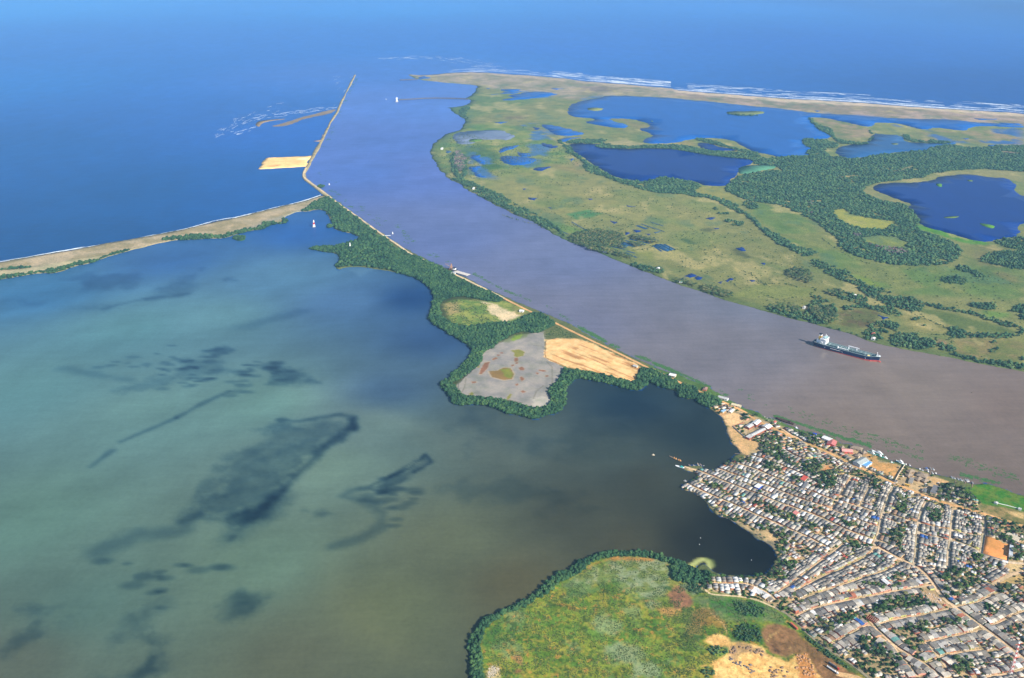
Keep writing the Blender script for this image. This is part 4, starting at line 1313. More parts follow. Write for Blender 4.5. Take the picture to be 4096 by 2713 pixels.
MANG = zones(
    ('Z', '712,575 740,572 775,574 800,566 830,560 870,565 930,585 1010,612 1060,640 1010,680 1000,660 970,648 920,630 870,620 830,615 800,616 780,622 775,612 792,598 780,586 740,582'),
    ('A', '985,1262 1040,1240 1100,1195 1150,1165 1210,1158 1290,1225 1420,1318 1540,1405 1650,1490 1760,1568 1050,1568 1060,1552 1200,1545 1310,1530 1430,1500 1450,1470 1400,1440 1330,1430 1260,1410 1235,1380 1240,1350 1200,1300 1180,1262 1110,1250 1040,1270'),
    ('D', '-60,240 0,262 100,315 200,365 300,412 420,475 560,535 690,595 720,615 680,628 600,620 500,598 400,585 300,615 262,655 285,720 340,775 450,808 600,782 700,770 800,778 880,722 960,700 1070,770 1080,790 1030,808 1000,825 960,845 905,842 880,830 780,850 690,905 640,950 580,975 565,1040 500,1110 430,1160 350,1190 380,1212 410,1268 470,1292 560,1290 700,1312 830,1342 900,1370 1010,1366 1065,1320 1030,1250 1060,1222 1130,1160 1132,1095 1200,1104 1350,1122 1500,1165 1652,1200 1662,1110 1690,1082 1800,1130 1916,1188 1916,1232 1880,1238 1820,1218 1770,1188 1730,1178 1720,1203 1670,1248 1600,1238 1500,1213 1420,1188 1330,1173 1230,1158 1190,1193 1147,1243 1152,1312 1142,1362 1090,1403 1010,1418 950,1448 850,1423 740,1403 640,1353 520,1338 430,1348 368,1338 348,1303 328,1253 287,1227 278,1188 330,1178 348,1148 390,1108 448,1058 488,1008 508,955 460,922 400,882 300,822 238,782 198,745 222,690 222,650 242,610 222,552 188,512 140,472 60,442 -10,425 -60,400'),
    ('F', '0,205 60,225 200,300 280,335 300,375 280,410 250,415 150,405 60,375 0,345 -40,330 -40,210'), ('F', '275,400 330,370 420,380 500,420 510,460 480,512 400,518 325,505 285,465'),
    ('F', '485,520 520,465 600,470 690,510 740,540 730,580 640,600 630,615 560,592 500,556'),
    ('A', '-100,1480 0,1468 100,1462 200,1447 260,1458 370,1462 430,1440 480,1422 600,1402 640,1405 690,1355 740,1352 800,1362 860,1358 840,1330 850,1318 890,1350 862,1364 740,1378 690,1412 600,1418 470,1453 370,1483 260,1480 120,1492 0,1492 -100,1500'),
    ('N', '-60,200 0,185 130,165 270,150 320,138 400,130 520,88 620,78 760,30 860,0 900,0 720,50 620,92 500,112 380,162 280,157 130,182 0,203 -60,214'),
    ('N', '0,140 60,125 180,118 240,122 150,128 60,138'),
    ('L', '100,1403 95,1280 85,1200 55,1120 55,1050 115,950 155,900 215,828 330,778 400,738 500,698 600,648 700,598 750,558 820,478 880,408 950,378 1060,338 1130,263 1220,232 1340,178 1450,158 1550,143 1800,158 1950,173 2060,215 2150,255 2280,330 2368,400 2368,470 2200,462 2085,430 2110,300 2050,262 1950,225 1800,200 1620,192 1480,198 1350,232 1250,268 1200,338 1120,392 1000,436 930,490 880,560 770,600 700,645 600,710 500,745 380,785 300,850 260,895 190,990 160,1100 195,1200 205,1290 190,1403'),
    ('L', '190,1403 205,1290 95,1280 90,1403 160,1700 260,1700'),
    ('A', '445,1478 480,1464 550,1462 553,1488 510,1498 470,1490'), ('A', '1190,1378 1215,1368 1238,1378 1228,1395 1200,1398'), ('A', '1115,1072 1145,1062 1180,1066 1150,1085 1125,1082'),
    ('J', '-20,120 0,130 130,172 250,250 290,275 330,262 380,262 420,300 430,330 350,400 330,430 260,360 100,370 0,380 -20,380'))
q = scatter(MANG[:2] + MANG[6:9], 8.5)
gn_scatter('mangrove_forest', q, RNG.uniform(2.0, 3.0, len(q)) ** 2, 'mangrove', 'dense green mangrove trees along the beach spit and the jetty road', 'mangrove forest')
q = scatter(MANG[2:6], 3.9)
gn_scatter('mangrove_forest', q, RNG.uniform(1.6, 2.45, len(q)) ** 2, 'mangrove', 'dense green mangrove fringe around the grey salt flat and the sand fill', 'mangrove forest', hs=1.25)
q = scatter(MANG[9:], 3.3)
gn_scatter('mangrove_forest', q, RNG.uniform(1.35, 2.25, len(q)) ** 2, 'mangrove', 'band of green mangroves curving along the water around the fen', 'mangrove forest', hs=1.25)

WOOD = zones(
    ('C', '530,600 640,560 950,550 1000,530 960,500 1030,505 1110,560 1200,575 1380,545 1600,520 1740,520 1900,485 2040,500 2200,485 2368,480 2500,480 2500,660 2368,660 2280,655 2100,640 1900,648 1730,672 1690,695 1500,718 1370,732 1270,780 1280,802 1400,862 1500,868 1570,895 1640,950 1650,1010 1600,1030 1800,1100 1900,1150 1950,1190 1920,1250 1850,1290 1650,1300 1450,1290 1250,1240 1110,1170 1110,1130 1000,1040 970,1000 850,950 760,900 600,870 470,850 420,820 330,790 360,740 440,685 600,655 680,650 740,660 700,620 540,610'),
    ('B', '1225,605 1290,635 1330,690 1385,720 1440,765 1500,798 1560,838 1650,875 1770,890 1800,898 1890,878 1950,860 2050,880 2130,893 2215,918 2150,965 2190,975 2140,985 2000,975 1900,970 1800,945 1650,900 1550,860 1430,830 1410,790 1420,765 1340,715 1300,700 1290,660'),
    ('B', '1280,638 1310,618 1400,607 1500,605 1575,606 1560,628 1480,636 1420,642 1400,632'), ('B', '1485,658 1510,640 1600,636 1580,650 1700,650 1800,655 2000,640 2060,650 2150,660 2260,682 2368,690 2368,722 2200,702 2050,678 1900,665 1700,672 1560,668'),
    ('C', '0,476 100,490 210,518 320,522 430,528 520,540 640,570 620,600 540,606 520,575 400,565 200,545 0,505'), ('C', '130,435 160,428 250,445 330,475 400,500 520,520 600,545 500,540 440,520 370,498 290,480 200,460'),
    ('C', '895,290 930,300 960,340 1020,355 1070,370 1075,400 1090,430 1140,445 1240,460 1290,465 1330,440 1340,400 1310,380 1330,380 1345,420 1320,462 1270,478 1200,472 1110,468 1070,430 1040,405 980,375 940,345'),
    ('C', '862,440 900,430 960,440 1060,450 1110,480 1080,500 1000,500 950,545 930,550 880,530 940,505 900,490 870,475'), ('C', '1545,410 1580,405 1590,440 1700,450 1740,440 1800,455 1860,450 1860,470 1700,465 1570,455'), ('C', '1740,490 1860,475 1940,485 2000,510 1900,530 1760,540 1590,535 1600,515 1700,522'),
    ('C', '-20,770 0,770 60,790 120,805 250,820 330,850 400,870 430,895 440,920 530,960 560,1000 640,1060 700,1090 760,1130 840,1170 920,1190 980,1205 940,1222 880,1240 830,1210 700,1150 640,1100 560,1040 500,970 420,930 350,900 280,850 120,825 0,800 -20,800'),
    ('C', '0,712 80,718 190,752 130,775 60,762 0,745'), ('C', '450,865 520,850 575,895 560,915 510,915 460,890'), ('C', '255,905 290,903 295,920 262,922'), ('C', '290,940 330,928 378,942 350,952 300,950'), ('C', '330,985 400,990 480,1010 460,1028 380,1025'),
    ('E', '880,228 960,240 1010,255 1090,290 1160,300 1180,320 1185,350 1300,405 1400,445 1550,485 1690,525 1690,560 1650,600 1500,572 1380,520 1300,490 1210,400 1100,375 1080,360 1000,320 960,290 900,250'),
    ('E', '1690,525 1900,570 2060,605 2100,625 2250,665 2368,700 2368,735 2250,700 2150,660 2000,610 1900,592 1750,570'),
    ('E', '1840,720 1880,690 2000,710 2100,745 2250,745 2368,725 2368,748 2200,782 2100,768 1960,775 1880,765 1860,800 1850,760'), ('E', '2000,545 2030,530 2180,535 2185,575 2100,580 2020,565'), ('E', '2285,570 2310,550 2368,545 2450,560 2450,660 2368,655 2300,620'),
    ('E', '1785,375 1810,360 1870,350 1940,360 2000,390 1960,412 1900,405 1830,400'), ('E', '1915,275 1960,270 2000,305 2060,325 2110,360 2095,382 2020,360 1960,320 1910,310'), ('E', '2070,245 2100,205 2200,180 2300,182 2450,190 2450,310 2300,305 2200,280 2100,262'),
    ('E', '2150,112 2250,88 2368,88 2450,100 2450,190 2368,180 2220,150'), ('E', '2140,455 2200,462 2200,478 2150,470'),
    ('E', '1270,745 1340,670 1400,655 1500,665 1520,700 1480,735 1380,740 1400,780 1480,820 1400,810 1300,785'), ('E', '1480,735 1600,740 1700,765 1800,830 1740,845 1640,852 1500,830 1440,800'),
    ('E', '930,490 1000,500 1080,545 1110,590 1080,660 1000,690 900,658 860,640 880,600 900,560'), ('E', '590,572 700,560 830,560 860,640 820,640 740,620'),
    ('E', '1030,455 1100,450 1230,480 1320,500 1290,540 1180,520 1090,500'), ('E', '1120,560 1270,540 1400,545 1500,580 1560,620 1500,625 1400,600 1300,560 1150,590'),
    ('B', '500,878 560,868 680,905 760,945 860,985 900,1015 1000,1070 1100,1120 1200,1175 1260,1230 1300,1265 1260,1255 1180,1225 1120,1188 1050,1148 980,1126 880,1076 760,1016 680,976 600,926 560,892'), ('B', '580,395 660,380 600,440 640,470 590,460 575,430'),
    ('B', '520,700 590,690 610,760 620,850 590,885 540,860 510,800'), ('B', '1700,1445 1790,1460 1860,1470 1960,1480 1950,1520 1830,1505 1760,1470'), ('E', '1000,690 1100,712 1200,735 1260,760 1200,745 1100,722'), ('E', '1880,880 2000,890 2060,920 2280,930 2368,960 2368,990 2200,962 2050,935 1900,900'),
    ('E', '2120,860 2180,830 2190,855 2150,875'), ('E', '2330,905 2400,895 2400,925 2350,920'), ('E', '2150,800 2180,800 2178,812 2155,812'), ('E', '1595,635 1650,635 1650,650 1600,650'), ('E', '1685,680 1710,680 1708,690 1688,690'), ('E', '1780,805 1900,830 1910,870 1860,865 1800,850'),
    ('C', '340,262 400,270 480,276 560,268 560,280 480,282 400,277'))
HOLES = [G('C', S(t)) for t in ('1070,920 1150,910 1200,950 1300,970 1510,1000 1430,1050 1300,1050 1200,1030 1100,980', '1260,1110 1380,1090 1500,1105 1580,1140 1570,1180 1450,1175 1330,1150', '1100,695 1230,680 1180,705', '1460,660 1660,605 1560,650', '2200,515 2340,530 2300,540 2230,530', '1000,510 1080,515 1120,560 1060,560')]
q = scatter(WOOD[:11], 8.5, HOLES, gap=.48, gscale=60)
gn_scatter('woodland', q, RNG.uniform(1.8, 3.1, len(q)) ** 2, 'wood', 'dark evergreen woodland between the blue lakes on the far side of the river', 'woodland', hs=.72)
q = scatter(WOOD[11:], 7.0, HOLES, gap=.72, gscale=38)
gn_scatter('woodland', q, RNG.uniform(1.4, 2.6, len(q)) ** 2, 'wood', 'dark hedges and copses scattered over the meadows across the river', 'woodland')
dryz = zones(('C', '1300,1150 1400,1165 1460,1175 1580,1185 1610,1215 1520,1222 1440,1215 1400,1180'), ('C', '1205,1080 1260,1080 1265,1105 1225,1105'), ('C', '900,868 930,865 930,890 905,890'), ('C', '880,935 940,930 940,945 900,950'), ('C', '1045,1000 1070,1000 1065,1015 1045,1012'), ('B', '540,690 590,690 600,800 570,830 530,760'))
q = scatter(dryz, 11)
gn_scatter('bare_thicket', q, RNG.uniform(6, 9, len(q)), 'dry', 'mauve grey leafless trees inside the horseshoe of woodland', 'thicket')

PALMZ = zones(('B', '1300,1282 1350,1242 1430,1228 1500,1222 1600,1235 1680,1258 1700,1290 1680,1320 1600,1322 1580,1350 1640,1370 1760,1412 1750,1422 1640,1400 1500,1372 1400,1342'),
              ('B', '1720,1262 1800,1265 1900,1292 1925,1308 1900,1320 1800,1298 1740,1285'), ('B', '1700,1300 1840,1320 1800,1342 1720,1325'), ('B', '1600,1320 1700,1338 1680,1352 1600,1340'),
              ('E', '155,428 215,414 300,440 400,470 385,505 300,490 200,458'), ('E', '745,322 800,298 860,300 910,320 945,360 920,410 860,390 780,360'), ('E', '0,372 60,385 130,405 150,430 60,408 0,396'),
              ('E', '610,562 700,560 740,545 830,545 850,600 760,610'), ('E', '900,560 1000,560 1090,600 1100,680 960,670'), ('E', '1020,450 1130,445 1150,490 1060,490'))
q = scatter(PALMZ, 8.0, gap=.4, gscale=25)
gn_scatter('palm_grove', q, RNG.uniform(4.2, 6.0, len(q)), 'palm', 'coconut palms in groves beside the farm ponds across the river', 'palm grove')

# loose bushes over the meadows and lines of scrub on field edges
MEADOW = [G('B', S('700,880 1400,840 1900,975 2368,1060 2368,1520 1900,1480 1300,1240 900,1000')), G('E', S('0,0 500,0 900,240 1300,500 1700,600 2368,760 2368,980 1700,850 1000,650 400,500 0,380')), G('E', S('1100,250 1500,290 1900,280 2368,320 2368,680 1700,520 1300,400'))]
q = scatter(MEADOW, 24, gap=.97, gscale=110, gseed=77)
q2 = scatter([G('B', S('400,700 560,560 900,620 1100,640 1250,640 1400,790 1100,760 800,880 500,870')), G('B', S('1100,1080 1500,1240 1900,1480 1500,1370'))], 15, gap=.85, gscale=60, gseed=78)
EDGE = []
for s_, t_ in (('B', '1250,1130 1530,1100 1740,1160 1750,1185 1440,1235 1250,1165'), ('B', '1860,1165 1950,1195'), ('B', '1800,1180 1960,1232'), ('B', '1560,1240 1740,1188'), ('B', '1730,1360 1880,1330 2050,1352 1960,1372'),
               ('E', '400,395 450,440 560,455 750,525 620,560'), ('E', '560,400 700,400 960,432 920,490 720,515'), ('E', '1660,560 1700,640 1850,700 1880,780 1910,880'), ('E', '1600,600 1760,660 1880,720'), ('E', '0,170 150,130'), ('B', '860,1120 1100,1180 1310,1250'),
               ('E', '1590,700 1700,740 1850,745'), ('E', '1770,770 1840,830 1910,870 1860,868'), ('E', '450,310 550,350 640,420'), ('E', '1000,90 1130,170 1200,230 1370,280')):
    L_ = crumble(G(s_, S(t_)), .12, 6, closed=False, seed=4, smooth=False)
    for a, b in zip(L_[:-1], L_[1:]):
        n_ = max(1, int(np.linalg.norm(b - a) / 9))
        EDGE += [a + (b - a) * (k + RNG.random()) / n_ + RNG.normal(0, 1.5, 2) for k in range(n_) if RNG.random() < .7]
q = np.vstack([q, q2, np.array(EDGE)])
gn_scatter('meadow_scrub', q, RNG.uniform(1.1, 1.9, len(q)) ** 2, 'bush', 'loose scrub and hedge bushes dotted over the green meadows across the river', 'scrub')
# fen shrubs
FEN = [G('L', S('210,1100 320,870 500,760 760,620 930,510 1200,360 1350,250 1600,215 1900,235 2090,310 2100,430 2368,520 2368,1403 200,1403 220,1250')), G('J', S('0,400 320,440 440,560 1000,620 1300,800 1250,880 1000,900 900,1000 700,1040 400,1010 340,1090 560,1160 560,1260 400,1380 0,1518')),
       G('J', S('1500,980 1640,1080 1800,1200 2120,1430 2060,1440 1700,1200 1530,1060')), G('L', S('200,1403 2368,1403 2368,1700 300,1700'))]
q = scatter(FEN, 2.6, gap=.92, gscale=12, gseed=33)
gn_scatter('fen_scrub', q, RNG.uniform(.5, 1.25, len(q)), 'bush', 'low tufted scrub over the mottled green and rust coloured fen', 'scrub')
q = scatter(zones(('J', '740,890 860,880 1000,940 1040,1110 960,1110 860,1090 740,1080 690,1010'), ('J', '130,400 320,440 330,520 260,540 160,500'), ('J', '660,600 900,640 1000,680 1090,720 1000,800 800,800 700,720'), ('J', '1520,990 1700,1120 1900,1270 2100,1430 2040,1440 1800,1260 1600,1120'), ('J', '320,1420 400,1400 480,1440 440,1518 320,1518'), ('J', '380,1160 560,1160 640,1190 600,1240 420,1260')), 4.2, gap=.5, gscale=14)
gn_scatter('fen_thicket', q, RNG.uniform(1.3, 2.8, len(q)), 'wood', 'deeper green thickets between the fen and the sand quarry', 'thicket')
# small scrub in the round clearing and along the causeway
q = scatter([G('D', S('300,640 400,608 600,622 640,640 610,690 690,740 720,772 480,796 345,760'))], 6, gap=.95, gscale=14, gseed=8)
q2 = scatter([G('D', S('1010,860 1090,800 1240,860 1180,880'))], 5, gap=.6, gscale=12)
q = np.vstack([q, q2])
gn_scatter('clearing_scrub', q, RNG.uniform(1.2, 2.6, len(q)), 'bush', 'small bushes in the round grassy clearing ringed by mangroves', 'scrub')

# ------------------------------------------------------------------ surf, floating weed
FOAM = plain('foam', (0.62, 0.68, 0.72), .9, var=.35, scale=.05)


def strips(name, rows_, label, seed=1):
    """foam crests as low uneven ridges lying on the water"""
    rs = np.random.default_rng(seed)
    V, F = [], []
    for A, B, n, lo, hi, wlo, whi, bias in rows_:
        A, B = crumble(A, .05, 10, closed=False, seed=seed, smooth=False), crumble(B, .05, 10, closed=False, seed=seed + 1, smooth=False)

        def along(Ln, t):
            d = np.r_[0, np.cumsum(np.linalg.norm(np.diff(Ln, axis=0), axis=1))]
            return np.array([np.interp(t * d[-1], d, Ln[:, 0]), np.interp(t * d[-1], d, Ln[:, 1])]), d[-1]
        for _ in range(n):
            t, s = rs.random(), rs.random() ** bias
            c, tot = along(A, t)
            c2, _x = along(B, t)
            L_ = rs.uniform(lo, hi)
            k = max(4, int(L_ / 14))
            w0 = rs.uniform(wlo, whi)
            ph = rs.uniform(0, 6)
            base = len(V)
            for i in range(k + 1):
                tt = np.clip(t + (i / k - .5) * L_ / tot, 0, 1)
                a_, _x = along(A, tt)
                b_, _x = along(B, tt)
                p_ = a_ * (1 - s) + b_ * s + rs.normal(0, w0 * .25, 2) + np.array([0, math.sin(ph + i * .7) * w0 * .5])
                w = w0 * (.25 + math.sin(math.pi * (i + .3) / (k + .6))) * rs.uniform(.5, 1.1)
                V += [(p_[0], p_[1] - w, .12), (p_[0], p_[1], .5), (p_[0], p_[1] + w, .12)]
            for i in range(k):
                b = base + i * 3
                F += [(b, b + 3, b + 4), (b, b + 4, b + 1), (b + 1, b + 4, b + 5), (b + 1, b + 5, b + 2)]
    tag(link(name, np_mesh(name, V, F), mats=[FOAM]), label, 'surf', kind='stuff')


CO = G('C', S('0,98 200,114 500,136 800,160 1100,175 1400,194 1700,218 2000,235 2368,257'))
C1 = G('C', S('0,52 200,66 500,86 800,104 1100,122 1400,142 1700,165 2000,182 2368,205'))
BC = G('B', S('500,150 700,146 1000,162 1200,178 1400,203 1700,228 2000,250'))
BC1 = G('B', S('500,128 700,124 1000,130 1200,140 1400,158 1700,190 2000,208'))
strips('surf', [(CO, C1, 150, 40, 200, 2.0, 8, 1.4), (CO, CO + np.array([0, 25.]), 40, 150, 400, 2, 5, 1.0), (BC, BC1, 70, 50, 200, 2, 6, 1.5), (BC[3:], BC1[3:], 80, 50, 260, 2.5, 9, 1.5)], 'long white lines of breakers rolling onto the far beach', 3)
strips('surf', [(G('B', S('20,58 250,38 400,36 650,60 850,85')), G('B', S('60,70 250,60 400,66 650,110 900,140')), 70, 25, 90, 1.5, 4, 1), (G('A', S('1230,205 1320,195 1400,200')), G('A', S('1280,330 1310,300 1390,215')), 8, 25, 60, 3, 5, 1)], 'scattered whitecaps over the shoal beyond the river mouth', 5)
strips('surf', [(G('A', S('270,665 400,600 560,535 700,500 900,480 1100,455 1275,440')), G('A', S('320,690 480,600 600,560 700,540 900,515 1050,490 1265,462')), 90, 15, 60, 1.0, 3.2, 1),
                (G('A', S('480,510 700,440 860,410')), G('A', S('420,600 600,520 830,480')), 16, 18, 60, 2, 5, 1), (G('A', S('430,640 560,620 640,600')), G('A', S('480,665 560,650 600,630')), 14, 15, 50, 2, 4, 1),
                (G('A', S('1285,400 1360,290')), G('A', S('1240,440 1340,300')), 8, 15, 50, 3, 6, 1)], 'white breakers around the curved sand bar beside the jetty', 6)
WN = crumble(W_NORTH, .03, 6, closed=False, seed=6, smooth=False)
strips('surf', [(W_NORTH, W_NORTH + np.array([-3., 9.]), 70, 60, 200, .6, 1.8, 1)], 'thin white line of surf along the near sand spit', 7)
WEEDM = plain('water_hyacinth_leaves', (0.045, 0.13, 0.03), .8, var=.5, scale=.2)


def rafts(name, bands, label, seed=1):
    rs = np.random.default_rng(seed)
    V, F = [], []
    for A, off, n, smin, smax in bands:
        d = np.r_[0, np.cumsum(np.linalg.norm(np.diff(A, axis=0), axis=1))]
        for _ in range(n):
            t = rs.random() * d[-1]
            c = np.array([np.interp(t, d, A[:, 0]), np.interp(t, d, A[:, 1])])
            if off[1] > 0 or off[0] < 0:
                c = c + np.array([.55, .83]) * rs.uniform(*off) + rs.normal(0, 2, 2)
            if fbm(c[None], 45, 44, 3)[0] < -.05:
                continue
            for _k in range(rs.integers(3, 11)):
                q = c + rs.normal(0, smax * 1.3, 2) * np.array([1, .9])
                r_ = rs.uniform(smin, smax)
                b = len(V)
                m_ = 7
                V += [(q[0], q[1], .5)] + [(q[0] + math.cos(i * 6.283 / m_) * r_ * rs.uniform(.5, 1.3), q[1] + math.sin(i * 6.283 / m_) * r_ * rs.uniform(.5, 1.3), .05) for i in range(m_)]
                F += [(b, b + 1 + i, b + 1 + (i + 1) % m_) for i in range(m_)]
    tag(link(name, np_mesh(name, V, F), mats=[WEEDM]), label, 'water plants', kind='stuff')


rafts('water_hyacinth', [(G('H', S('-400,-60 0,20 300,60 700,150 1100,280 1500,400')), (2, 18), 260, .5, 1.5), (G('H', S('300,-40 700,20 1000,110 1300,180 1700,300 2000,400 2355,520')), (-16, 16), 200, .5, 1.5),
                         (G('H', S('1500,430 1900,520 2355,650')), (0, 10), 160, .6, 1.8)], 'floating green weed rafts on the brown river beside the town', 3)
rafts('water_hyacinth', [(G('F', S('0,130 400,290 800,480 1200,660 1500,760 2300,1010')), (-1, 6), 900, .6, 1.6), (G('F', S('900,430 1200,540 1500,640 2000,820 2352,930')), (-16, 20), 90, .5, 1.3), (G('D', S('1240,800 1500,940 1900,1110')), (-1, 8), 500, .7, 1.9)], 'floating green weed fringe along the causeway bank of the river', 4)
rafts('water_hyacinth', [(G('D', S('480,420 700,540 1000,660 1240,800')), (2, 14), 200, .6, 1.8), (G('D', S('0,120 120,230 250,310 330,350')), (-12, 12), 90, .8, 2), (G('A', S('1150,930 1230,1030 1240,1130 1340,1200 1600,1330 1720,1400 1800,1480 1850,1540')), (-35, 35), 110, 1, 3),
                         (G('A', S('1405,230 1320,400 1250,540 1180,700 1090,860')), (6, 30), 110, 1.5, 4)], 'thin floating green weed off the jetty road bank', 5)

# ------------------------------------------------------------------ jetty, causeway road, tracks
ROCK = plain('jetty_rock', (0.24, 0.21, 0.17), .9, var=.6, scale=.25)
ROADM = ground_mat('dirt_road')


def ribbon(line, w, z, seed=1, wob=.12):
    rs = random.Random(seed)
    V, F = [], []
    n = len(line)
    for i in range(n):
        a, b = line[max(i - 1, 0)], line[min(i + 1, n - 1)]
        t = (b - a) / max(np.linalg.norm(b - a), 1e-6)
        nn = np.array([-t[1], t[0]])
        l, r = w / 2 * rs.uniform(1 - wob, 1 + wob), w / 2 * rs.uniform(1 - wob, 1 + wob)
        V += [tuple(line[i] + nn * l) + (z,), tuple(line[i] - nn * r) + (z,)]
        if i:
            b0 = i * 2
            F += [(b0 - 2, b0 - 1, b0 + 1), (b0 - 2, b0 + 1, b0)]
    return V, F


def road(name, line, w, z, col, smooth=True, px=18, seed=1):
    L_ = chaikin(line, False) if smooth else line
    L_ = chaikin(L_, False) if smooth else L_
    out = []
    for a, b in zip(L_[:-1], L_[1:]):
        k = max(1, int(np.linalg.norm(b - a) / (w * 1.2)))
        out += [a + (b - a) * i / k for i in range(k)]
    out.append(L_[-1])
    L_ = np.array(out)
    V, F = ribbon(L_, w, z, seed)
    c = np.tile(np.asarray(col), (len(V), 1)) * (1 + fbm(np.array(V)[:, :2], 18, seed)[:, None] * .18)
    tag(link(name, np_mesh(name, V, F, c), mats=[ROADM]), kind='structure')
    return L_


jc_ = JETTY.copy()
jl = crumble(JETTY, .012, 5, seed=9, smooth=False)
jo = land('jetty', jl, 5, lambda P: np.tile(lin(176, 160, 130) * .75, (len(P), 1)) * (1 + fbm(P, 25, 3)[:, None] * .4), 1.9, 1.3, material=GM, wall=-2)
tag(jo, 'long straight stone jetty dividing the brown river from the blue sea', 'jetty')
jo2 = land('jetty', crumble(JARM, .05, 6, seed=9, smooth=False), 5, lambda P: np.tile(lin(180, 150, 130) * .75, (len(P), 1)), 2.2, 1.4, material=GM, wall=-2)
tag(jo2, 'short spur of rubble jutting left from the long jetty above the sand platform', 'jetty spur')
ROADC = lin(222, 196, 160) * .80
CAUS = np.concatenate([G('A', S('1215,1155 1292,1217 1420,1303 1540,1392 1648,1467')), G('D', S('5,243 60,287 200,352 300,402 420,452 560,522 730,604'))])
road('causeway_road', np.concatenate([G('A', S('1030,925 1006,975 1012,1008 1110,1078 1215,1155')), CAUS[1:]]), 8, 2.2, ROADC * .95, seed=2)
R1 = np.concatenate([G('D', S('722,600 800,640 900,690 1080,772 1240,852 1400,927 1560,1002 1700,1072 1800,1122')), G('F', S('0,192 60,218 200,292 370,372 520,442 700,522 860,592 990,652 1100,735 1300,830 1500,920 1650,990')),
                     G('H', S('0,165 150,240 330,330 500,400 680,490 850,570 1000,620 1160,690 1300,745 1500,805 1650,845 1800,885 2000,950 2200,1010 2355,1060 2600,1130'))])
road('main_dirt_road', R1, 7.5, 1.32, lin(214, 164, 112) * .82, seed=3)
road('dirt_track', G('J', S('345,420 352,470 390,515 460,540 700,552 860,572 1000,612 1120,665 1180,690')), 3.4, 1.3, lin(214, 190, 152) * .8, seed=4)
road('dirt_track', G('J', S('1180,690 1320,760 1400,830 1480,905 1620,1045 1800,1175 2000,1295 2200,1445 2330,1560')), 4.0, 1.3, lin(150, 140, 120) * .75, seed=5)
road('dirt_track', G('J', S('1900,1470 2000,1490 2150,1518 2300,1590')), 9, 1.3, lin(206, 168, 122) * .8, seed=6)

# ------------------------------------------------------------------ the fishing town: streets first, then houses along both sides
def colmat(name, rough=.8, pat=None, bumpy=0):
    """paint of the object (object colour x vertex tint) with weathering"""
    m, nt, b, N, L = mat(name)
    oi = N.new('ShaderNodeObjectInfo')
    a = N.new('ShaderNodeAttribute')
    a.attribute_name = 'tint'
    c = mix(nt, 'MULTIPLY', 1.0, oi.outputs['Color'], a.outputs['Color'])
    n = nnoise(nt, .55, 5, .7)
    r = ramp(nt, n.outputs[0], [(.32, (.62, .60, .58)), (.5, (.97, .97, .97)), (.68, (1.2, 1.18, 1.14))])
    c = mix(nt, 'MULTIPLY', .9, c, r.outputs[0])
    if pat:
        n2 = nnoise(nt, 1.0, 2, .5, stretch=((3.2, .25, 1), 0.5))
        r2 = ramp(nt, n2.outputs[0], [(.35, .78), (.6, 1.12)])
        c = mix(nt, 'MULTIPLY', .8, c, r2.outputs[0])
        bump(nt, b, n2.outputs[0], .3, .1)
    L.new(c, b.inputs['Base Color'])
    b.inputs['Roughness'].default_value = rough
    b.inputs['Specular IOR Level'].default_value = .2
    return m


ROOFM = colmat('roof_sheet', .75, True)
WALLM = colmat('painted_wall', .9)
DARKM = plain('dark_opening', (.03, .028, .026), .6)
WHITE = plain('white_paint', (.78, .78, .76), .55, var=.1)
STEEL = plain('grey_steel', (.30, .31, .32), .5, .3)
BLACK = plain('black_paint', (.02, .02, .022), .5)
REDP = plain('red_paint', (.50, .05, .04), .5)
BLUEP = plain('blue_paint', (.03, .12, .42), .5)
YELP = plain('yellow_paint', (.70, .42, .06), .5)
THATCH = plain('thatch', (.27, .21, .15), .95, var=.5, scale=.8)
CONC = plain('concrete', (.42, .39, .34), .9, var=.3)
WOODM = plain('weathered_wood', (.22, .16, .10), .9)
GLASS = plain('dark_glass', (.02, .03, .04), .1, var=.1, spec=.6)

GREYS = [(128, 124, 116), (150, 144, 134), (168, 162, 150), (112, 110, 106), (180, 172, 158), (138, 130, 118), (158, 154, 148), (192, 182, 166), (104, 100, 96), (146, 138, 124)]
LIGHTSC = [(232, 232, 228), (214, 214, 210), (240, 238, 232)]
ODD = [(168, 84, 66), (60, 100, 168), (110, 160, 150), (176, 110, 84), (150, 120, 96)]
WALLS = [(196, 150, 118), (214, 196, 170), (220, 214, 204), (190, 120, 96), (206, 176, 130), (170, 190, 182), (214, 150, 130), (200, 200, 120), (196, 182, 160), (180, 110, 84)]
TONE = {}


def roof_pick(rs, bright):
    u = rs.random()
    if u < .03:
        k, nm = rs.choice(range(len(ODD))), None
        return lin(*ODD[k]) * .8, ('rust red', 'blue', 'pale green', 'terracotta', 'brown')[k]
    if u < .05 + bright:
        return lin(*rs.choice(LIGHTSC)) * .72, 'white'
    k = rs.choice(range(len(GREYS)))
    g = GREYS[k]
    return lin(*g) * .92 * rs.uniform(.85, 1.15), ('mid grey', 'light grey', 'pale grey', 'dark grey', 'beige grey', 'grey brown', 'light grey', 'cream grey', 'charcoal grey', 'grey brown')[k]


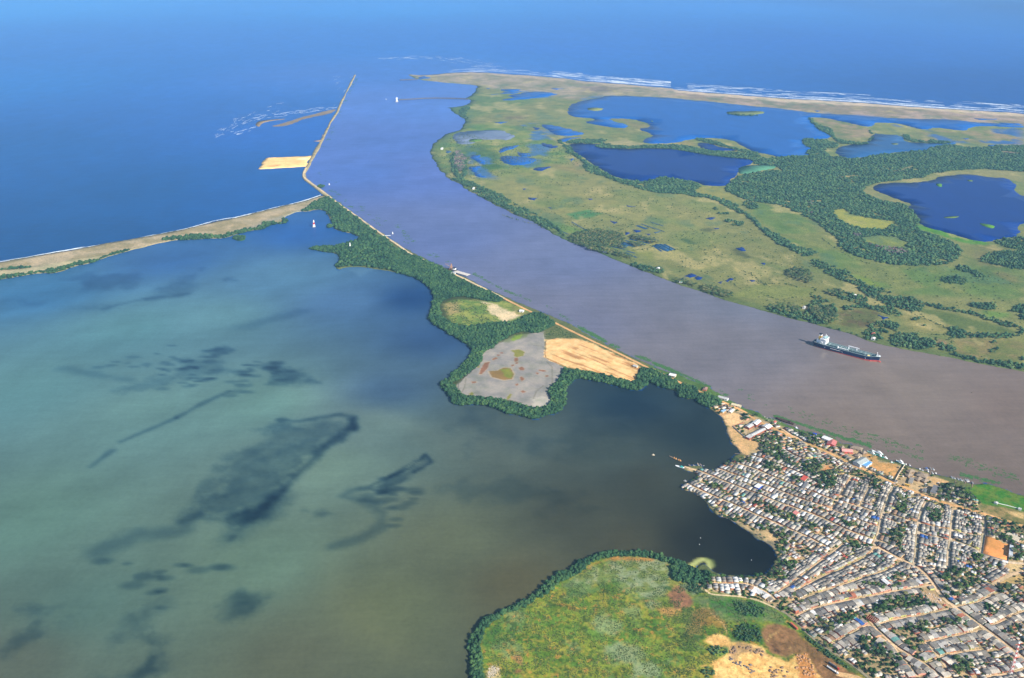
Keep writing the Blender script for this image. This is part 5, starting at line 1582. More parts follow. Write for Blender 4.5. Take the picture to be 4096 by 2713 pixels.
def house_shapes(kind, rs):
    """parts of a house in its own metres: x along the street, y to the back yard; returns [(part, V, F, which paint)]"""
    out = []
    W, D = 7.6, 12.0
    y0, y1 = -D / 2, D / 2

    def add(nm, mb, paint): out.append((nm, mb, paint))
    h = 2.7
    mb = MB()
    rx = rs.uniform(-.8, .8)
    if kind in (0, 1, 3):
        mid = y0 + D * (.42 if kind == 1 else .5)
        back = y1 if kind != 3 else y1 - 3.2
        mid = (y0 + back) / 2 + (0 if kind != 1 else -.8)
        rise = 1.15
        mb.add([(-W / 2, y0, 0), (W / 2, y0, 0), (W / 2, back, 0), (-W / 2, back, 0), (-W / 2, y0, h), (W / 2, y0, h), (W / 2, back, h), (-W / 2, back, h), (-W / 2, mid, h + rise), (W / 2, mid, h + rise)],
               [(0, 1, 5, 4), (2, 3, 7, 6), (1, 2, 6, 9, 5), (3, 0, 4, 8, 7)])
        add('wall', mb, 'wall')
        for sgn, ya, yb, nm in ((-1, y0 - .7, mid, 'roof_slope'), (1, back + .4, mid, 'roof_slope')):
            sl = rise / abs(mid - (y0 if sgn < 0 else back))
            za = h + .05 - sl * (.7 if sgn < 0 else .4)
            zb = h + rise + .05
            o = W / 2 + .12
            r = MB()
            t = .12
            r.add([(-o, ya, za), (o, ya, za), (o, yb, zb), (-o, yb, zb), (-o, ya, za - t), (o, ya, za - t), (o, yb, zb - t), (-o, yb, zb - t)],
                  [(0, 1, 2, 3), (7, 6, 5, 4), (0, 4, 5, 1), (1, 5, 6, 2), (3, 2, 6, 7), (0, 3, 7, 4)] if sgn < 0 else [(3, 2, 1, 0), (4, 5, 6, 7), (1, 5, 4, 0), (2, 6, 5, 1), (7, 6, 2, 3), (4, 7, 3, 0)])
            add(nm, r, 'roof' if sgn < 0 else 'roof2')
        if kind == 3:
            a = MB().box(rx, back + 1.7, 1.1, W * .55, 3.2, 2.2)
            add('annex_wall', a, 'wall2')
            r = MB().add([(rx - 2.3, back + .05, 2.6), (rx + 2.3, back + .05, 2.6), (rx + 2.3, back + 3.6, 2.25), (rx - 2.3, back + 3.6, 2.25), (rx - 2.3, back + .05, 2.5), (rx + 2.3, back + .05, 2.5), (rx + 2.3, back + 3.6, 2.15), (rx - 2.3, back + 3.6, 2.15)],
                         [(0, 1, 2, 3), (7, 6, 5, 4), (0, 4, 5, 1), (1, 5, 6, 2), (2, 6, 7, 3), (3, 7, 4, 0)])
            add('annex_roof', r, 'roof3')
    elif kind == 2:      # single slope, falling to the back
        za, zb = 3.6, 2.5
        mb.add([(-W / 2, y0, 0), (W / 2, y0, 0), (W / 2, y1, 0), (-W / 2, y1, 0), (-W / 2, y0, za - .12), (W / 2, y0, za - .12), (W / 2, y1, zb - .12), (-W / 2, y1, zb - .12)], [(0, 1, 5, 4), (1, 2, 6, 5), (2, 3, 7, 6), (3, 0, 4, 7)])
        add('wall', mb, 'wall')
        o = W / 2 + .15
        for (ya, yb, nm, pt) in ((y0 - .5, 0, 'roof_slope', 'roof'), (0, y1 + .3, 'roof_slope', 'roof2')):
            f = lambda y: za + (zb - za) * (y - y0) / D + (.10 if pt == 'roof' else 0)
            r = MB().add([(-o, ya, f(ya)), (o, ya, f(ya)), (o, yb, f(yb)), (-o, yb, f(yb)), (-o, ya, f(ya) - .1), (o, ya, f(ya) - .1), (o, yb, f(yb) - .1), (-o, yb, f(yb) - .1)],
                         [(0, 1, 2, 3), (7, 6, 5, 4), (0, 4, 5, 1), (1, 5, 6, 2), (2, 6, 7, 3), (3, 7, 4, 0)])
            add(nm, r, pt)
    else:                # two storeys under construction / flat slab
        mb.box(0, 0, 1.5, W, D, 3.0)
        mb.box(0, -D * .18, 4.3, W * .98, D * .55, 2.5)
        add('wall', mb, 'wall')
        r = MB().box(0, -D * .18, 5.66, W + .5, D * .55 + .6, .2)
        add('roof_slab', r, 'roof')
        r = MB().box(0, D * .29, 3.1, W + .1, D * .40, .16)
        add('terrace', r, 'wall2')
    d = MB().box(rx * 2, y0 - .04, 1.05, 1.0, .1, 2.1)
    add('door', d, 'door')
    for sx in (-1, 1):
        x = rx * 2 + sx * 2.1
        if abs(x) < W / 2 - .6:
            add('window', MB().box(x, y0 - .03, 1.5, 1.2, .08, 1.1), 'dark')
    return out


HS = []
hr = random.Random(5)
for k in range(10):
    kind = (0, 1, 3, 0, 2, 1, 3, 2, 3, 4)[k]
    parts = []
    for nm, mb, paint in house_shapes(kind, hr):
        me = mb.mesh(nm, DARKM if paint in ('dark', 'door') else (ROOFM if paint.startswith('roof') else WALLM))
        a = me.color_attributes.new('tint', 'FLOAT_COLOR', 'POINT')
        a.data.foreach_set('color', np.ones(len(me.vertices) * 4, np.float32))
        tri = []
        for f in mb.f:
            tri += [(f[0], f[i], f[i + 1]) for i in range(1, len(f) - 1)]
        parts.append((nm, me, np.array(mb.v), np.array(tri), paint))
    HS.append(parts)

# occupancy map of the town, half-metre cells
OX, OY, OC = 150.0, 700.0, .8
OW, OH = int(1500 / OC), int(1500 / OC)
OCC = np.zeros((OH, OW), np.uint8)


def cells(c, u, v, hw, hd, pad=0.0):
    r = math.hypot(hw + pad, hd + pad)
    i0, i1 = int((c[0] - r - OX) / OC), int((c[0] + r - OX) / OC) + 1
    j0, j1 = int((c[1] - r - OY) / OC), int((c[1] + r - OY) / OC) + 1
    if i0 < 0 or j0 < 0 or i1 >= OW or j1 >= OH:
        return None
    gx, gy = np.meshgrid(np.arange(i0, i1), np.arange(j0, j1))
    px_, py_ = OX + (gx + .5) * OC - c[0], OY + (gy + .5) * OC - c[1]
    a, b = px_ * u[0] + py_ * u[1], px_ * v[0] + py_ * v[1]
    m_ = (np.abs(a) <= hw + pad) & (np.abs(b) <= hd + pad)
    return gy[m_], gx[m_]


def mark_line(L_, hw, val):
    for a, b in zip(L_[:-1], L_[1:]):
        l = np.linalg.norm(b - a)
        if l < 1e-6:
            continue
        u = (b - a) / l
        r = cells((a + b) / 2, u, np.array([-u[1], u[0]]), l / 2 + .4, hw)
        if r is not None:
            OCC[r] = val


def mark_poly(poly, val):
    lo, hi = poly.min(0), poly.max(0)
    i0, i1 = max(int((lo[0] - OX) / OC), 0), min(int((hi[0] - OX) / OC) + 1, OW)
    j0, j1 = max(int((lo[1] - OY) / OC), 0), min(int((hi[1] - OY) / OC) + 1, OH)
    if i1 <= i0 or j1 <= j0:
        return
    gx, gy = np.meshgrid(np.arange(i0, i1), np.arange(j0, j1))
    q = np.stack([OX + (gx.ravel() + .5) * OC, OY + (gy.ravel() + .5) * OC], 1)
    m_ = inside(q, poly)
    OCC[gy.ravel()[m_], gx.ravel()[m_]] = val


# outside the town nothing may be built
OCC[:] = 9
mark_poly(TOWN, 0)
mark_poly(np.concatenate([W_TOWN, G('G', S('940,165 1060,190'))]), 9) if False else None
_lag = np.concatenate([G('Z', S('900,1600')), W_FEN[-1:], W_TOWN, W_SHORE[:6], G('Z', S('1300,1000'))])
mark_poly(_lag, 9)
STREETS = [
    ('lagoon pier street', 'G', '360,310 480,350 640,410 800,480 960,540 1050,578 1180,622 1340,690 1500,745 1700,812 1900,900 2100,1000 2352,1082 2480,1120', 4.6, .12),
    ('lagoon shoreline street', 'G', '380,490 520,560 700,640 850,700 1000,770 1150,840 1300,900 1450,970 1600,1030 1700,1080 1900,1185', 4.8, .16),
    ('upper town street', 'G', '930,290 1100,340 1300,430 1500,510 1700,580 1850,640 1960,672 2150,722 2352,790', 4.4, .12),
    ('lane above the pier street', 'G', '700,330 860,392 1040,452 1240,520 1400,585 1500,628 1650,680 1760,712 1900,765 2100,850 2352,935', 3.6, .10),
    ('cross street by the red walls', 'G', '2110,418 2030,540 1975,655 1935,700 1885,780', 4.4, 0),
    ('second cross lane', 'H', '530,590 490,670 440,780 425,850', 3.6, 0),
    ('long cross street', 'H', '820,590 760,690 720,790 690,880 670,960 650,1030 638,1130 600,1230 575,1285', 5, 0),
    ('shaded cross street', 'H', '1200,770 1150,860 1120,950 1105,1030 1105,1110 1085,1200 1080,1320 1065,1450 1055,1540', 5, 0),
    ('street left of the playing field', 'H', '1520,860 1512,950 1500,1030 1492,1110 1490,1180 1470,1300 1455,1420 1455,1590', 5, 0),
    ('field side street', 'H', '1870,930 1880,1000 1882,1160 1850,1380', 6, 0),
    ('middle blocks lane', 'H', '680,900 800,930 960,985 1105,1030 1300,1068 1492,1110 1660,1150 1870,1180', 4, 0),
    ('second middle blocks lane', 'H', '1085,1150 1300,1185 1480,1230 1700,1290 1850,1380', 4, 0),
    ('wide street from the square', 'I', '560,30 660,50 740,92 900,180 1030,232 1080,262 1180,340 1265,440 1400,640 1550,742 1760,900 1900,1002 2050,1112 2200,1230 2355,1350 2480,1450', 6, 0),
    ('first slanting cove street', 'J', '1185,540 1260,490 1350,435 1480,335 1590,245 1700,162 1880,32 1990,-60', 4.4, 0),
    ('second slanting street', 'J', '1420,492 1560,430 1700,352 1850,283 1980,236 2100,172 2230,106 2340,30 2420,-30', 4.4, 0),
    ('third slanting street', 'J', '1480,602 1650,540 1850,472 2000,422 2130,378 2250,330 2368,300 2530,240 2680,160', 4.4, 0),
    ('long curved street', 'J', '1440,790 1560,740 1730,682 1900,640 2100,600 2368,552 2500,520 2700,485 3030,430', 4.6, 0),
    ('short slanting street by the fen', 'I', '60,1190 250,1082 400,1002 530,945', 4.4, 0),
    ('lower slanting street', 'I', '640,940 900,872 1180,832 1340,790 1500,752 1800,690 1920,622 2060,568', 4.6, 0),
    ('street below the palm yards', 'I', '1180,1165 1400,1112 1640,1062 1900,1005', 4.6, 0),
    ('alley behind the brick shell', 'I', '490,850 600,990 700,1082 870,1232 1020,1320 1180,1412 1300,1500 1400,1600', 3.6, 0),
    ('bottom dirt street', 'I', '1180,1412 1290,1370 1420,1312 1560,1285 1700,1262 1860,1248', 4.6, 0),
    ('short link street', 'I', '1215,1170 1300,1280 1400,1400 1440,1450', 4.4, 0),
    ('bottom right street', 'I', '1900,1568 2100,1545 2355,1480 2500,1440', 5, 0),
    ('right edge street', 'I', '1950,960 2060,930 2200,850 2355,790 2480,740', 4.4, 0),
    ('upper right street', 'I', '1980,470 2100,400 2200,350 2355,310', 6, 0),
    ('street below the playing field', 'H', '1850,1380 2000,1440 2170,1490 2355,1500', 6, 0),
    ('cove lane', 'J', '420,400 560,408 700,412 820,408 900,430 1000,470 1080,510 1150,560 1185,600', 3.6, .35),
    ('riverside lane', 'F', '1380,830 1480,900 1560,930 1650,1010', 4, .3),
    ('lane by the sand bank', 'F', '1050,1110 1200,1150 1400,1230 1560,1290 1750,1400', 3, .1),
    ('tall tree yard lane', 'F', '1400,1040 1500,1110 1640,1160 1800,1130', 3, .05),
    ('perimeter lane', 'I', '640,1090 800,1180 900,1330 1000,1440 1090,1560', 3, 0),
]
STL = []
for nm, sh, t, w, br in STREETS:
    L_ = road('street', G(sh, S(t)), w * 1.08, 1.34 + .012 * (len(STL) % 9), lin(212, 180, 146) * .84 if sh != 'H' else lin(204, 182, 156) * .82, seed=30 + len(STL))
    STL.append(L_)
for L_, st in zip(STL, STREETS):
    mark_line(L_, st[3] / 2 + 1.0, 1)
mark_line(R1, 4.6, 1)
# open places that stay empty
for s_, t_ in (('H', '1895,1170 2185,1270 2170,1470 1860,1390'), ('F', '740,640 960,660 980,780 860,815 770,780'), ('F', '770,815 870,800 1010,930 1150,980 1150,1060 1080,1100 930,1060'),
               ('H', '460,190 560,250 540,350 860,500 960,340 620,240'), ('I', '1130,500 1290,540 1500,720 1400,745 1230,640'), ('J', '1100,500 1330,1290 1000,300') if False else ('H', '1250,470 1500,540 1480,560 1300,560 1240,640'),
               ('G', '1170,990 1260,990 1350,1090 1330,1280 1250,1130'), ('G', '1830,290 1930,310 1870,375 1780,365'), ('I', '1990,470 2340,340 2355,440 2120,480 2060,520'), ('I', '2170,180 2355,190 2355,270 2180,310'),
               ('H', '830,580 1000,360 1250,380 1230,520 1110,650 1000,620'), ('H', '300,250 480,190 560,300 520,380 400,360'), ('F', '1940,970 2100,960 2270,1060 2200,1160 2000,1080'), ('F', '980,760 1120,700 1290,790 1180,880 1030,960 980,880'),
               ('H', '1220,560 1360,560 1330,720 1200,680'), ('F', '2000,1140 2180,1230 2352,1300 2352,1230 2300,1100 2200,1080 2060,1120') if False else ('F', '1780,900 1960,940 1900,1020 1780,960')):
    mark_poly(G(s_, S(t_)), 2)
BEACHY = G('G', S('730,830 950,900 1150,990 1350,1060 1340,1300 1250,1420 1180,1440 1330,1290 1310,1200 1180,1080 900,900'))
mark_poly(BEACHY, 3)

HOUSES = []
BACK = []
hr = random.Random(21)
order = sorted(range(len(STREETS)), key=lambda i: STREETS[i][3] < 4.2)
for si in order:
    L_ = STL[si]
    w = STREETS[si][3]
    seglen = np.r_[0, np.cumsum(np.linalg.norm(np.diff(L_, axis=0), axis=1))]
    for side in (1, -1):
        s = hr.uniform(1, 4)
        row = []
        while s < seglen[-1] - 3:
            wd = hr.choice((6.2, 6.6, 7.0, 7.4, 8.0, 9.0))
            dp = hr.choice((10.0, 11.0, 12.0, 13.0, 14.5))
            placed = False
            for dp_ in (dp, dp * .8, dp * .62, 6.0):
                sc_ = s + wd / 2
                if sc_ > seglen[-1]:
                    break
                p = np.array([np.interp(sc_, seglen, L_[:, 0]), np.interp(sc_, seglen, L_[:, 1])])
                p2 = np.array([np.interp(sc_ + 2, seglen, L_[:, 0]), np.interp(sc_ + 2, seglen, L_[:, 1])])
                p1 = np.array([np.interp(sc_ - 2, seglen, L_[:, 0]), np.interp(sc_ - 2, seglen, L_[:, 1])])
                u = (p2 - p1) / np.linalg.norm(p2 - p1)
                v = np.array([-u[1], u[0]]) * side
                c = p + v * (w / 2 + 1.5 + dp_ / 2)
                r = cells(c, u, v, wd / 2 - .5, dp_ / 2 - .4)
                if r is None or (OCC[r] != 0).mean() > .04:
                    continue
                f = to_frame(c[None])[0]
                if f[0] > 4170 or f[1] > 2800:
                    break
                r = cells(c, u, v, wd / 2 + .05, dp_ / 2 + .3)
                OCC[r] = 4
                row.append((c, u, v, wd, dp_, f))
                placed = True
                break
            s += wd + (.15 if hr.random() < .8 else hr.uniform(.8, 3)) if placed else 1.4
        row.sort(key=lambda h: h[5][0])
        for k, h in enumerate(row):
            HOUSES.append(dict(c=h[0], u=h[1], v=h[2], w=h[3], d=h[4], f=h[5], st=si, side=side, k=k, n=len(row)))
# back rooms and second houses behind the street front
u_ = 0
for h in list(HOUSES):
    if hr.random() > .68:
        continue
    wd, dp = h['w'] * hr.uniform(.6, 1.0), hr.choice((5.0, 6.5, 8.0, 9.5))
    c = h['c'] + h['v'] * (h['d'] / 2 + .7 + dp / 2) + h['u'] * (h['w'] - wd) * hr.uniform(-.5, .5)
    r = cells(c, h['u'], h['v'], wd / 2 - .3, dp / 2 - .2)
    if r is None or (OCC[r] != 0).mean() > .04:
        continue
    f = to_frame(c[None])[0]
    OCC[cells(c, h['u'], h['v'], wd / 2, dp / 2)] = 5
    BACK.append(dict(c=c, u=h['u'], v=h['v'], w=wd, d=dp, f=f, st=-1, side=1, k=0, n=0, hz=.9))
# back-yard sheds and cabins in what is left between the rows
extra = []
FREE0 = [tuple(x) for x in np.argwhere(OCC == 0)]
hr.shuffle(FREE0)
for t_, (j, i) in enumerate(FREE0[:9000]):
    if OCC[j, i] != 0:
        continue
    c = np.array([OX + i * OC, OY + j * OC])
    if fbm(c[None], 45, 12, 3)[0] > .28:
        continue
    near = min(HOUSES, key=lambda h: abs(h['c'][0] - c[0]) + abs(h['c'][1] - c[1]))
    u, v = near['u'], near['v']
    wd, dp = (hr.choice((6.2, 7.0, 7.6)), hr.choice((8.0, 9.5, 11.0))) if t_ < 4500 else (hr.choice((4.0, 5.0, 6.0)), hr.choice((4.0, 5.0, 6.5, 8.0)))
    r = cells(c, u, v, wd / 2, dp / 2, .2)
    if r is None or (OCC[r] != 0).any():
        continue
    f = to_frame(c[None])[0]
    if f[0] > 4170 or f[1] > 2800:
        continue
    OCC[cells(c, u, v, wd / 2, dp / 2, .9)] = 5
    extra.append(dict(c=c, u=u, v=v, w=wd, d=dp, f=f, st=-1, side=1, k=0, n=0))
extra = BACK + extra
print('HOUSES', len(HOUSES), 'sheds', len(extra))

ORD = ['', 'first', 'second', 'third', 'fourth', 'fifth', 'sixth', 'seventh', 'eighth', 'ninth', 'tenth', 'eleventh', 'twelfth', 'thirteenth', 'fourteenth', 'fifteenth', 'sixteenth', 'seventeenth', 'eighteenth', 'nineteenth', 'twentieth']
for t_, n_ in ((20, 'twenty'), (30, 'thirty'), (40, 'forty'), (50, 'fifty')):
    while len(ORD) < t_ + 1:
        ORD.append({30: 'thirtieth', 40: 'fortieth', 50: 'fiftieth'}[t_])
    for k in range(1, 10):
        ORD.append(n_ + '-' + ORD[k])
inv = [h for h in HOUSES if 0 < h['f'][0] < 4096 and h['f'][1] < 2713]
inv.sort(key=lambda h: -h['f'][1] + abs(h['f'][0] - 3700) * .05)
ONE = set(id(h) for h in inv[:300])
S_V, S_F, S_C, S_M, nS = [], [], [], [], 0


def house_paints(rs, bright):
    r, tone = roof_pick(rs, bright)
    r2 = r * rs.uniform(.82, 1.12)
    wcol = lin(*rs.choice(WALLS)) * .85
    return {'roof': r, 'roof2': r2, 'roof3': roof_pick(rs, bright)[0], 'wall': wcol, 'wall2': lin(178, 150, 124) * .8}, tone


def emit_stuff(h, kind, paints):
    global nS
    fx, fy = h['w'] / 7.6, h['d'] / 12.0
    hz = h.get('hz', 1.0)
    for nm, me, V, F, paint in HS[kind]:
        p = V * np.array([fx, fy, hz])
        # front of the house (y<0) faces the street, local y is v
        xs = p[:, 0] * (1 if np.cross(h['u'], h['v']) > 0 else -1)
        X = h['c'][0] + h['u'][0] * xs + h['v'][0] * p[:, 1]
        Y = h['c'][1] + h['u'][1] * xs + h['v'][1] * p[:, 1]
        S_V.append(np.c_[X, Y, p[:, 2] + 1.0])
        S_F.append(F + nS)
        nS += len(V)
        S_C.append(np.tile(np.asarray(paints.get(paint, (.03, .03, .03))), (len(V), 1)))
        S_M.append(np.full(len(F), 0 if paint.startswith('roof') else 1))


used_labels = set()
for h in HOUSES + extra:
    st = STREETS[h['st']] if h['st'] >= 0 else None
    br = st[4] if st else .08
    if h['f'][0] < 3250 and h['f'][1] < 2200:
        br = max(br, .13)
    paints, tone = house_paints(hr, br)
    kind = hr.choice((0, 1, 2, 3, 5, 6, 8, 0, 1, 4, 7)) if hr.random() > .03 else 9
    if h['st'] < 0 and h['w'] > 6:
        kind = hr.choice((0, 1, 4, 7))
    elif h['st'] < 0:
        kind = hr.choice((4, 7))
        h['hz'] = .8
    if id(h) not in ONE:
        emit_stuff(h, kind, paints)
        continue
    far = (h['v'][1] > 0)
    side = 'far' if far else 'near'
    lab = '%s roofed house, %s from the left on the %s side of the %s' % (tone, ORD[h['k'] + 1], side, st[0])
    if len(lab.split()) > 16 or lab in used_labels:
        lab = '%s house, %s from left, %s side of %s' % (tone, ORD[h['k'] + 1], side, st[0])
    used_labels.add(lab)
    fl = 1 if np.cross(h['u'], h['v']) > 0 else -1
    uu = h['u'] * fl
    root = empty('row_house', (h['c'][0], h['c'][1], 1.0), math.atan2(uu[1], uu[0]))
    root.scale = (h['w'] / 7.6, h['d'] / 12.0, hr.uniform(.92, 1.12))
    tag(root, lab, 'house', 'low row houses of the fishing town')
    for nm, me, V, F, paint in HS[kind]:
        if nm == 'window' and hr.random() < .3:
            continue
        o = bpy.data.objects.new(nm, me)
        COL.objects.link(o)
        o.parent = root
        o.color = (*[float(x) for x in paints.get(paint, (1, 1, 1))], 1)
me = np_mesh('town_houses', np.vstack(S_V), np.vstack(S_F), np.vstack(S_C), matidx=np.concatenate(S_M))
me.materials.append(ROOFM)
me.materials.append(WALLM)
tag(link('town_houses', me), 'packed grey roofed houses of the fishing town beyond the nearest streets', 'houses', kind='stuff')

# garden trees and palms: the largest in view are single trees, the rest one mass
DENSE = [G('F', S(t)) for t in ('1060,980 1160,900 1280,890 1400,960 1380,1050 1250,1140 1180,1100 1060,1020', '1160,1060 1400,1040 1450,1120 1400,1200 1200,1120', '1380,1150 1560,1200 1580,1290 1420,1230', '950,680 1000,660 1160,700 1050,750 980,740', '1040,640 1150,660 1160,710 1060,690',
                                   '1150,1190 1300,1200 1380,1290 1250,1290', '1600,1180 1780,1160 1860,1180 1800,1290 1700,1330 1600,1280', '1700,1300 1880,1290 1950,1310 1900,1440 1780,1470 1680,1400', '1640,900 1760,900 1760,1000 1640,990', '1460,850 1620,870 1620,930 1480,900')]
DENSE += [G('H', S(t)) for t in ('0,420 130,430 120,600 0,640', '300,400 420,390 440,460 340,490', '1340,560 1500,540 1530,560 1450,800 1330,790', '1430,560 1560,520 1800,620 1820,700 1700,820 1560,800 1560,640', '1640,840 1800,850 1800,900 1650,890', '1840,960 2150,980 2160,1050 1960,1100 2100,1200 1920,1180 1850,1060',
                                   '2200,1040 2355,1020 2355,1180 2180,1140', '2080,1180 2200,1200 2300,1380 2200,1300', '450,460 620,460 640,640 580,640 560,560', '850,700 960,700 950,930 850,930', '1180,860 1380,880 1350,1030 1250,1000', '760,1120 960,1090 900,1300 780,1240', '1820,720 1880,860 1830,860', '1900,850 2300,980 2300,1010 2000,920')]
DENSE += [G('I', S(t)) for t in ('1320,380 1520,270 1700,320 1500,430 1360,430', '480,720 700,690 820,800 620,800', '700,640 940,580 1160,640 1300,740 1180,720 900,760 780,720', '0,880 110,900 90,1080 0,1080', '100,840 330,800 330,900 160,960', '430,1100 700,1200 760,1290 560,1320 420,1200', '640,1290 840,1280 990,1400 900,1420 680,1360', '930,1150 1060,1160 1040,1280 960,1260',
                                   '940,940 1200,920 1240,1040 1000,1030', '1350,880 1600,880 1600,950 1360,960', '1500,1320 1700,1340 1760,1480 1640,1540 1520,1480', '1800,700 1980,720 1960,800 1860,760', '1360,480 1440,500 1500,680 1420,640', '1500,470 1760,420 1740,500 1560,560', '1480,560 1620,640 1560,690', '2000,480 2200,480 2200,560 2060,560', '2200,60 2355,80 2355,180 2220,180',
                                   '2100,960 2240,1000 2200,1060', '2180,620 2310,620 2260,700', '480,1400 560,1500 640,1568 540,1568', '420,450 610,440 580,500 440,500', '660,500 900,480 900,560 700,560', '1900,240 2000,280 1980,320 1880,300', '1740,90 1850,160 1800,220 1740,160', '800,340 920,340 910,400 820,400', '240,40 500,60 420,0 240,0')]
DENSE += [G('G', S(t)) for t in ('1100,930 1300,930 1480,1010 1480,1080 1380,1120 1300,1040 1150,980', '1320,1090 1420,1120 1400,1230 1330,1260', '1290,1330 1480,1300 1560,1370 1400,1420 1280,1400', '1230,1400 1460,1440 1440,1510 1240,1500', '600,490 700,480 760,570 640,540', '1150,700 1300,740 1330,800 1220,800', '1340,780 1500,800 1540,880 1400,860', '1640,950 1740,920 1750,960 1660,1010',
                                   '1840,950 1960,960 1940,1010 1840,990', '1960,860 2100,900 2180,960 2040,940', '1140,450 1240,440 1220,500 1160,480', '1160,280 1340,290 1380,370 1200,340', '1060,580 1160,570 1150,610 1080,620', '870,240 1060,250 1000,280 880,280', '600,1370 700,1480 640,1568 600,1568', '650,1450 760,1460 740,1490 640,1490', '930,1440 1180,1450 1190,1480 940,1480', '1480,430 1580,430 1570,500 1490,480')]
cand = []
for z in DENSE:
    lo, hi = z.min(0), z.max(0)
    A_ = (hi[0] - lo[0]) * (hi[1] - lo[1])
    for _ in range(int(A_ / 16)):
        q = np.array([hr.uniform(lo[0], hi[0]), hr.uniform(lo[1], hi[1])])
        if inside(q[None], z)[0]:
            cand.append((q, hr.uniform(2.6, 4.6), .30))
free = np.argwhere(OCC == 0)
RNG.shuffle(free)
for j, i in free[:5200]:
    q = np.array([OX + i * OC, OY + j * OC])
    cand.append((q, hr.uniform(1.7, 3.4), 0))
for z, n_ in ((BEACHY, 60),):
    for _ in range(n_):
        cand.append((np.array([hr.uniform(z[:, 0].min(), z[:, 0].max()), hr.uniform(z[:, 1].min(), z[:, 1].max())]), 2.5, .3))
TREES = []
for q, r_, lim in cand:
    i, j = int((q[0] - OX) / OC), int((q[1] - OY) / OC)
    if not (0 <= i < OW and 0 <= j < OH):
        continue
    if OCC[j, i] in (1, 2, 6, 9) or (OCC[j, i] == 4 and (lim == 0 or hr.random() > .5)):
        continue
    cr = cells(q, (1, 0), (0, 1), r_ * .55, r_ * .55)
    if cr is None or (OCC[cr] == 6).any() or (lim == 0 and (OCC[cr] != 0).mean() > .25):
        continue
    f = to_frame(q[None])[0]
    if f[0] > 4180 or f[1] > 2800:
        continue
    OCC[cr] = 6
    TREES.append((q, r_, 'palm' if (hr.random() < .34 and r_ > 2.2) else 'garden', f))
print('TREES', len(TREES))

for kd in ('garden', 'palm'):
    T_ = sorted([t for t in TREES if t[2] == kd], key=lambda t: -(t[1] * (t[3][1] + 800)) if (0 < t[3][0] < 4096 and t[3][1] < 2713) else 1e9)
    one, rest = T_[:300], T_[300:]
    trunkm = MB().tube((0, 0, 0), (0, 0, .9), .07, .04, 6).mesh('trunk', M_BARK)
    pcr = [source('palm_crown', *palm_shape(60 + k), M_PALM) for k in range(4)]
    ptr = MB().tube((0, 0, 0), (.06, 0, 1), .05, .03, 6).mesh('trunk', M_BARK)
    pend = {}
    for q, r_, _k, f in one:
        h = min(HOUSES, key=lambda g: (g['c'][0] - q[0]) ** 2 + (g['c'][1] - q[1]) ** 2)
        st = STREETS[h['st']][0]
        side = 'far' if q[1] > h['c'][1] else 'near'
        if kd == 'garden':
            size = 'small' if r_ < 2.6 else ('mid-sized' if r_ < 3.6 else 'large')
            root = empty('garden_tree', (q[0], q[1], 1.0), hr.uniform(0, 6))
            lab = '%s round green tree on the %s side of the %s' % (size, side, st)
            grp = '%s broadleaf trees on the %s side of the %s' % (size, side, st)
            tag(root, lab, 'tree', grp)
            pend.setdefault((size, 'tree', side, st, grp), []).append((f[0], root))
            hh = r_ * hr.uniform(.5, .8)
            t = bpy.data.objects.new('trunk', trunkm)
            t.scale = (r_ * .9, r_ * .9, hh * 1.4)
            c = bpy.data.objects.new('crown', hr.choice(CROWN['garden']))
            c.scale = (r_ * hr.uniform(.9, 1.15), r_ * hr.uniform(.9, 1.15), r_ * hr.uniform(.85, 1.2))
            c.location = (0, 0, hh)
        else:
            root = empty('coconut_palm', (q[0], q[1], 1.0), hr.uniform(0, 6))
            size = 'short' if r_ < 2.9 else 'tall'
            lab = '%s coconut palm on the %s side of the %s' % (size, side, st)
            grp = '%s coconut palms on the %s side of the %s' % (size, side, st)
            tag(root, lab, 'palm', grp)
            pend.setdefault((size, 'coconut palm', side, st, grp), []).append((f[0], root))
            hh = r_ * hr.uniform(1.6, 2.4)
            t = bpy.data.objects.new('trunk', ptr)
            t.scale = (3.4, 3.4, hh)
            c = bpy.data.objects.new('crown', hr.choice(pcr))
            c.scale = (r_ * 1.15,) * 3
            c.location = (.2, 0, hh)
        for o in (t, c):
            COL.objects.link(o)
            o.parent = root
    for (size, what, side, st, grp), lst in pend.items():
        if len(lst) > 1:
            lst.sort(key=lambda t: t[0])
            for i_, (_x, rt) in enumerate(lst[:59]):
                rt['label'] = '%s %s %s from left, %s side of the %s' % (ORD[i_ + 1], size, what, side, st)
    if rest:
        q = np.array([t[0] for t in rest])
        rr_ = np.array([t[1] for t in rest])
        gn_scatter('garden_trees' if kd == 'garden' else 'palm_trees', q, rr_ * (1.0 if kd == 'garden' else 1.1), kd, 'smaller %s scattered between the roofs of the fishing town' % ('dark green trees' if kd == 'garden' else 'coconut palms'), 'trees')

# ------------------------------------------------------------------ single buildings, boats, vehicles, the tanker
def gz(sheet, x, y, h=0.0):
    """ground position of a point that stands h metres up, read off the survey sheet"""
    p = G(sheet, [(x, y)])[0]
    return p * (ALT - h) / ALT


def frame_of(sheet, A, B, C, h):
    a, b, c = gz(sheet, *A, h), gz(sheet, *B, h), gz(sheet, *C, h)
    u = b - a
    lu = np.linalg.norm(u)
    u = u / lu
    n = np.array([-u[1], u[0]])
    lw = float((c - b) @ n)
    if lw < 0:
        n, lw = -n, -lw
    return a + u * lu / 2 + n * lw / 2, u, n, lu, lw


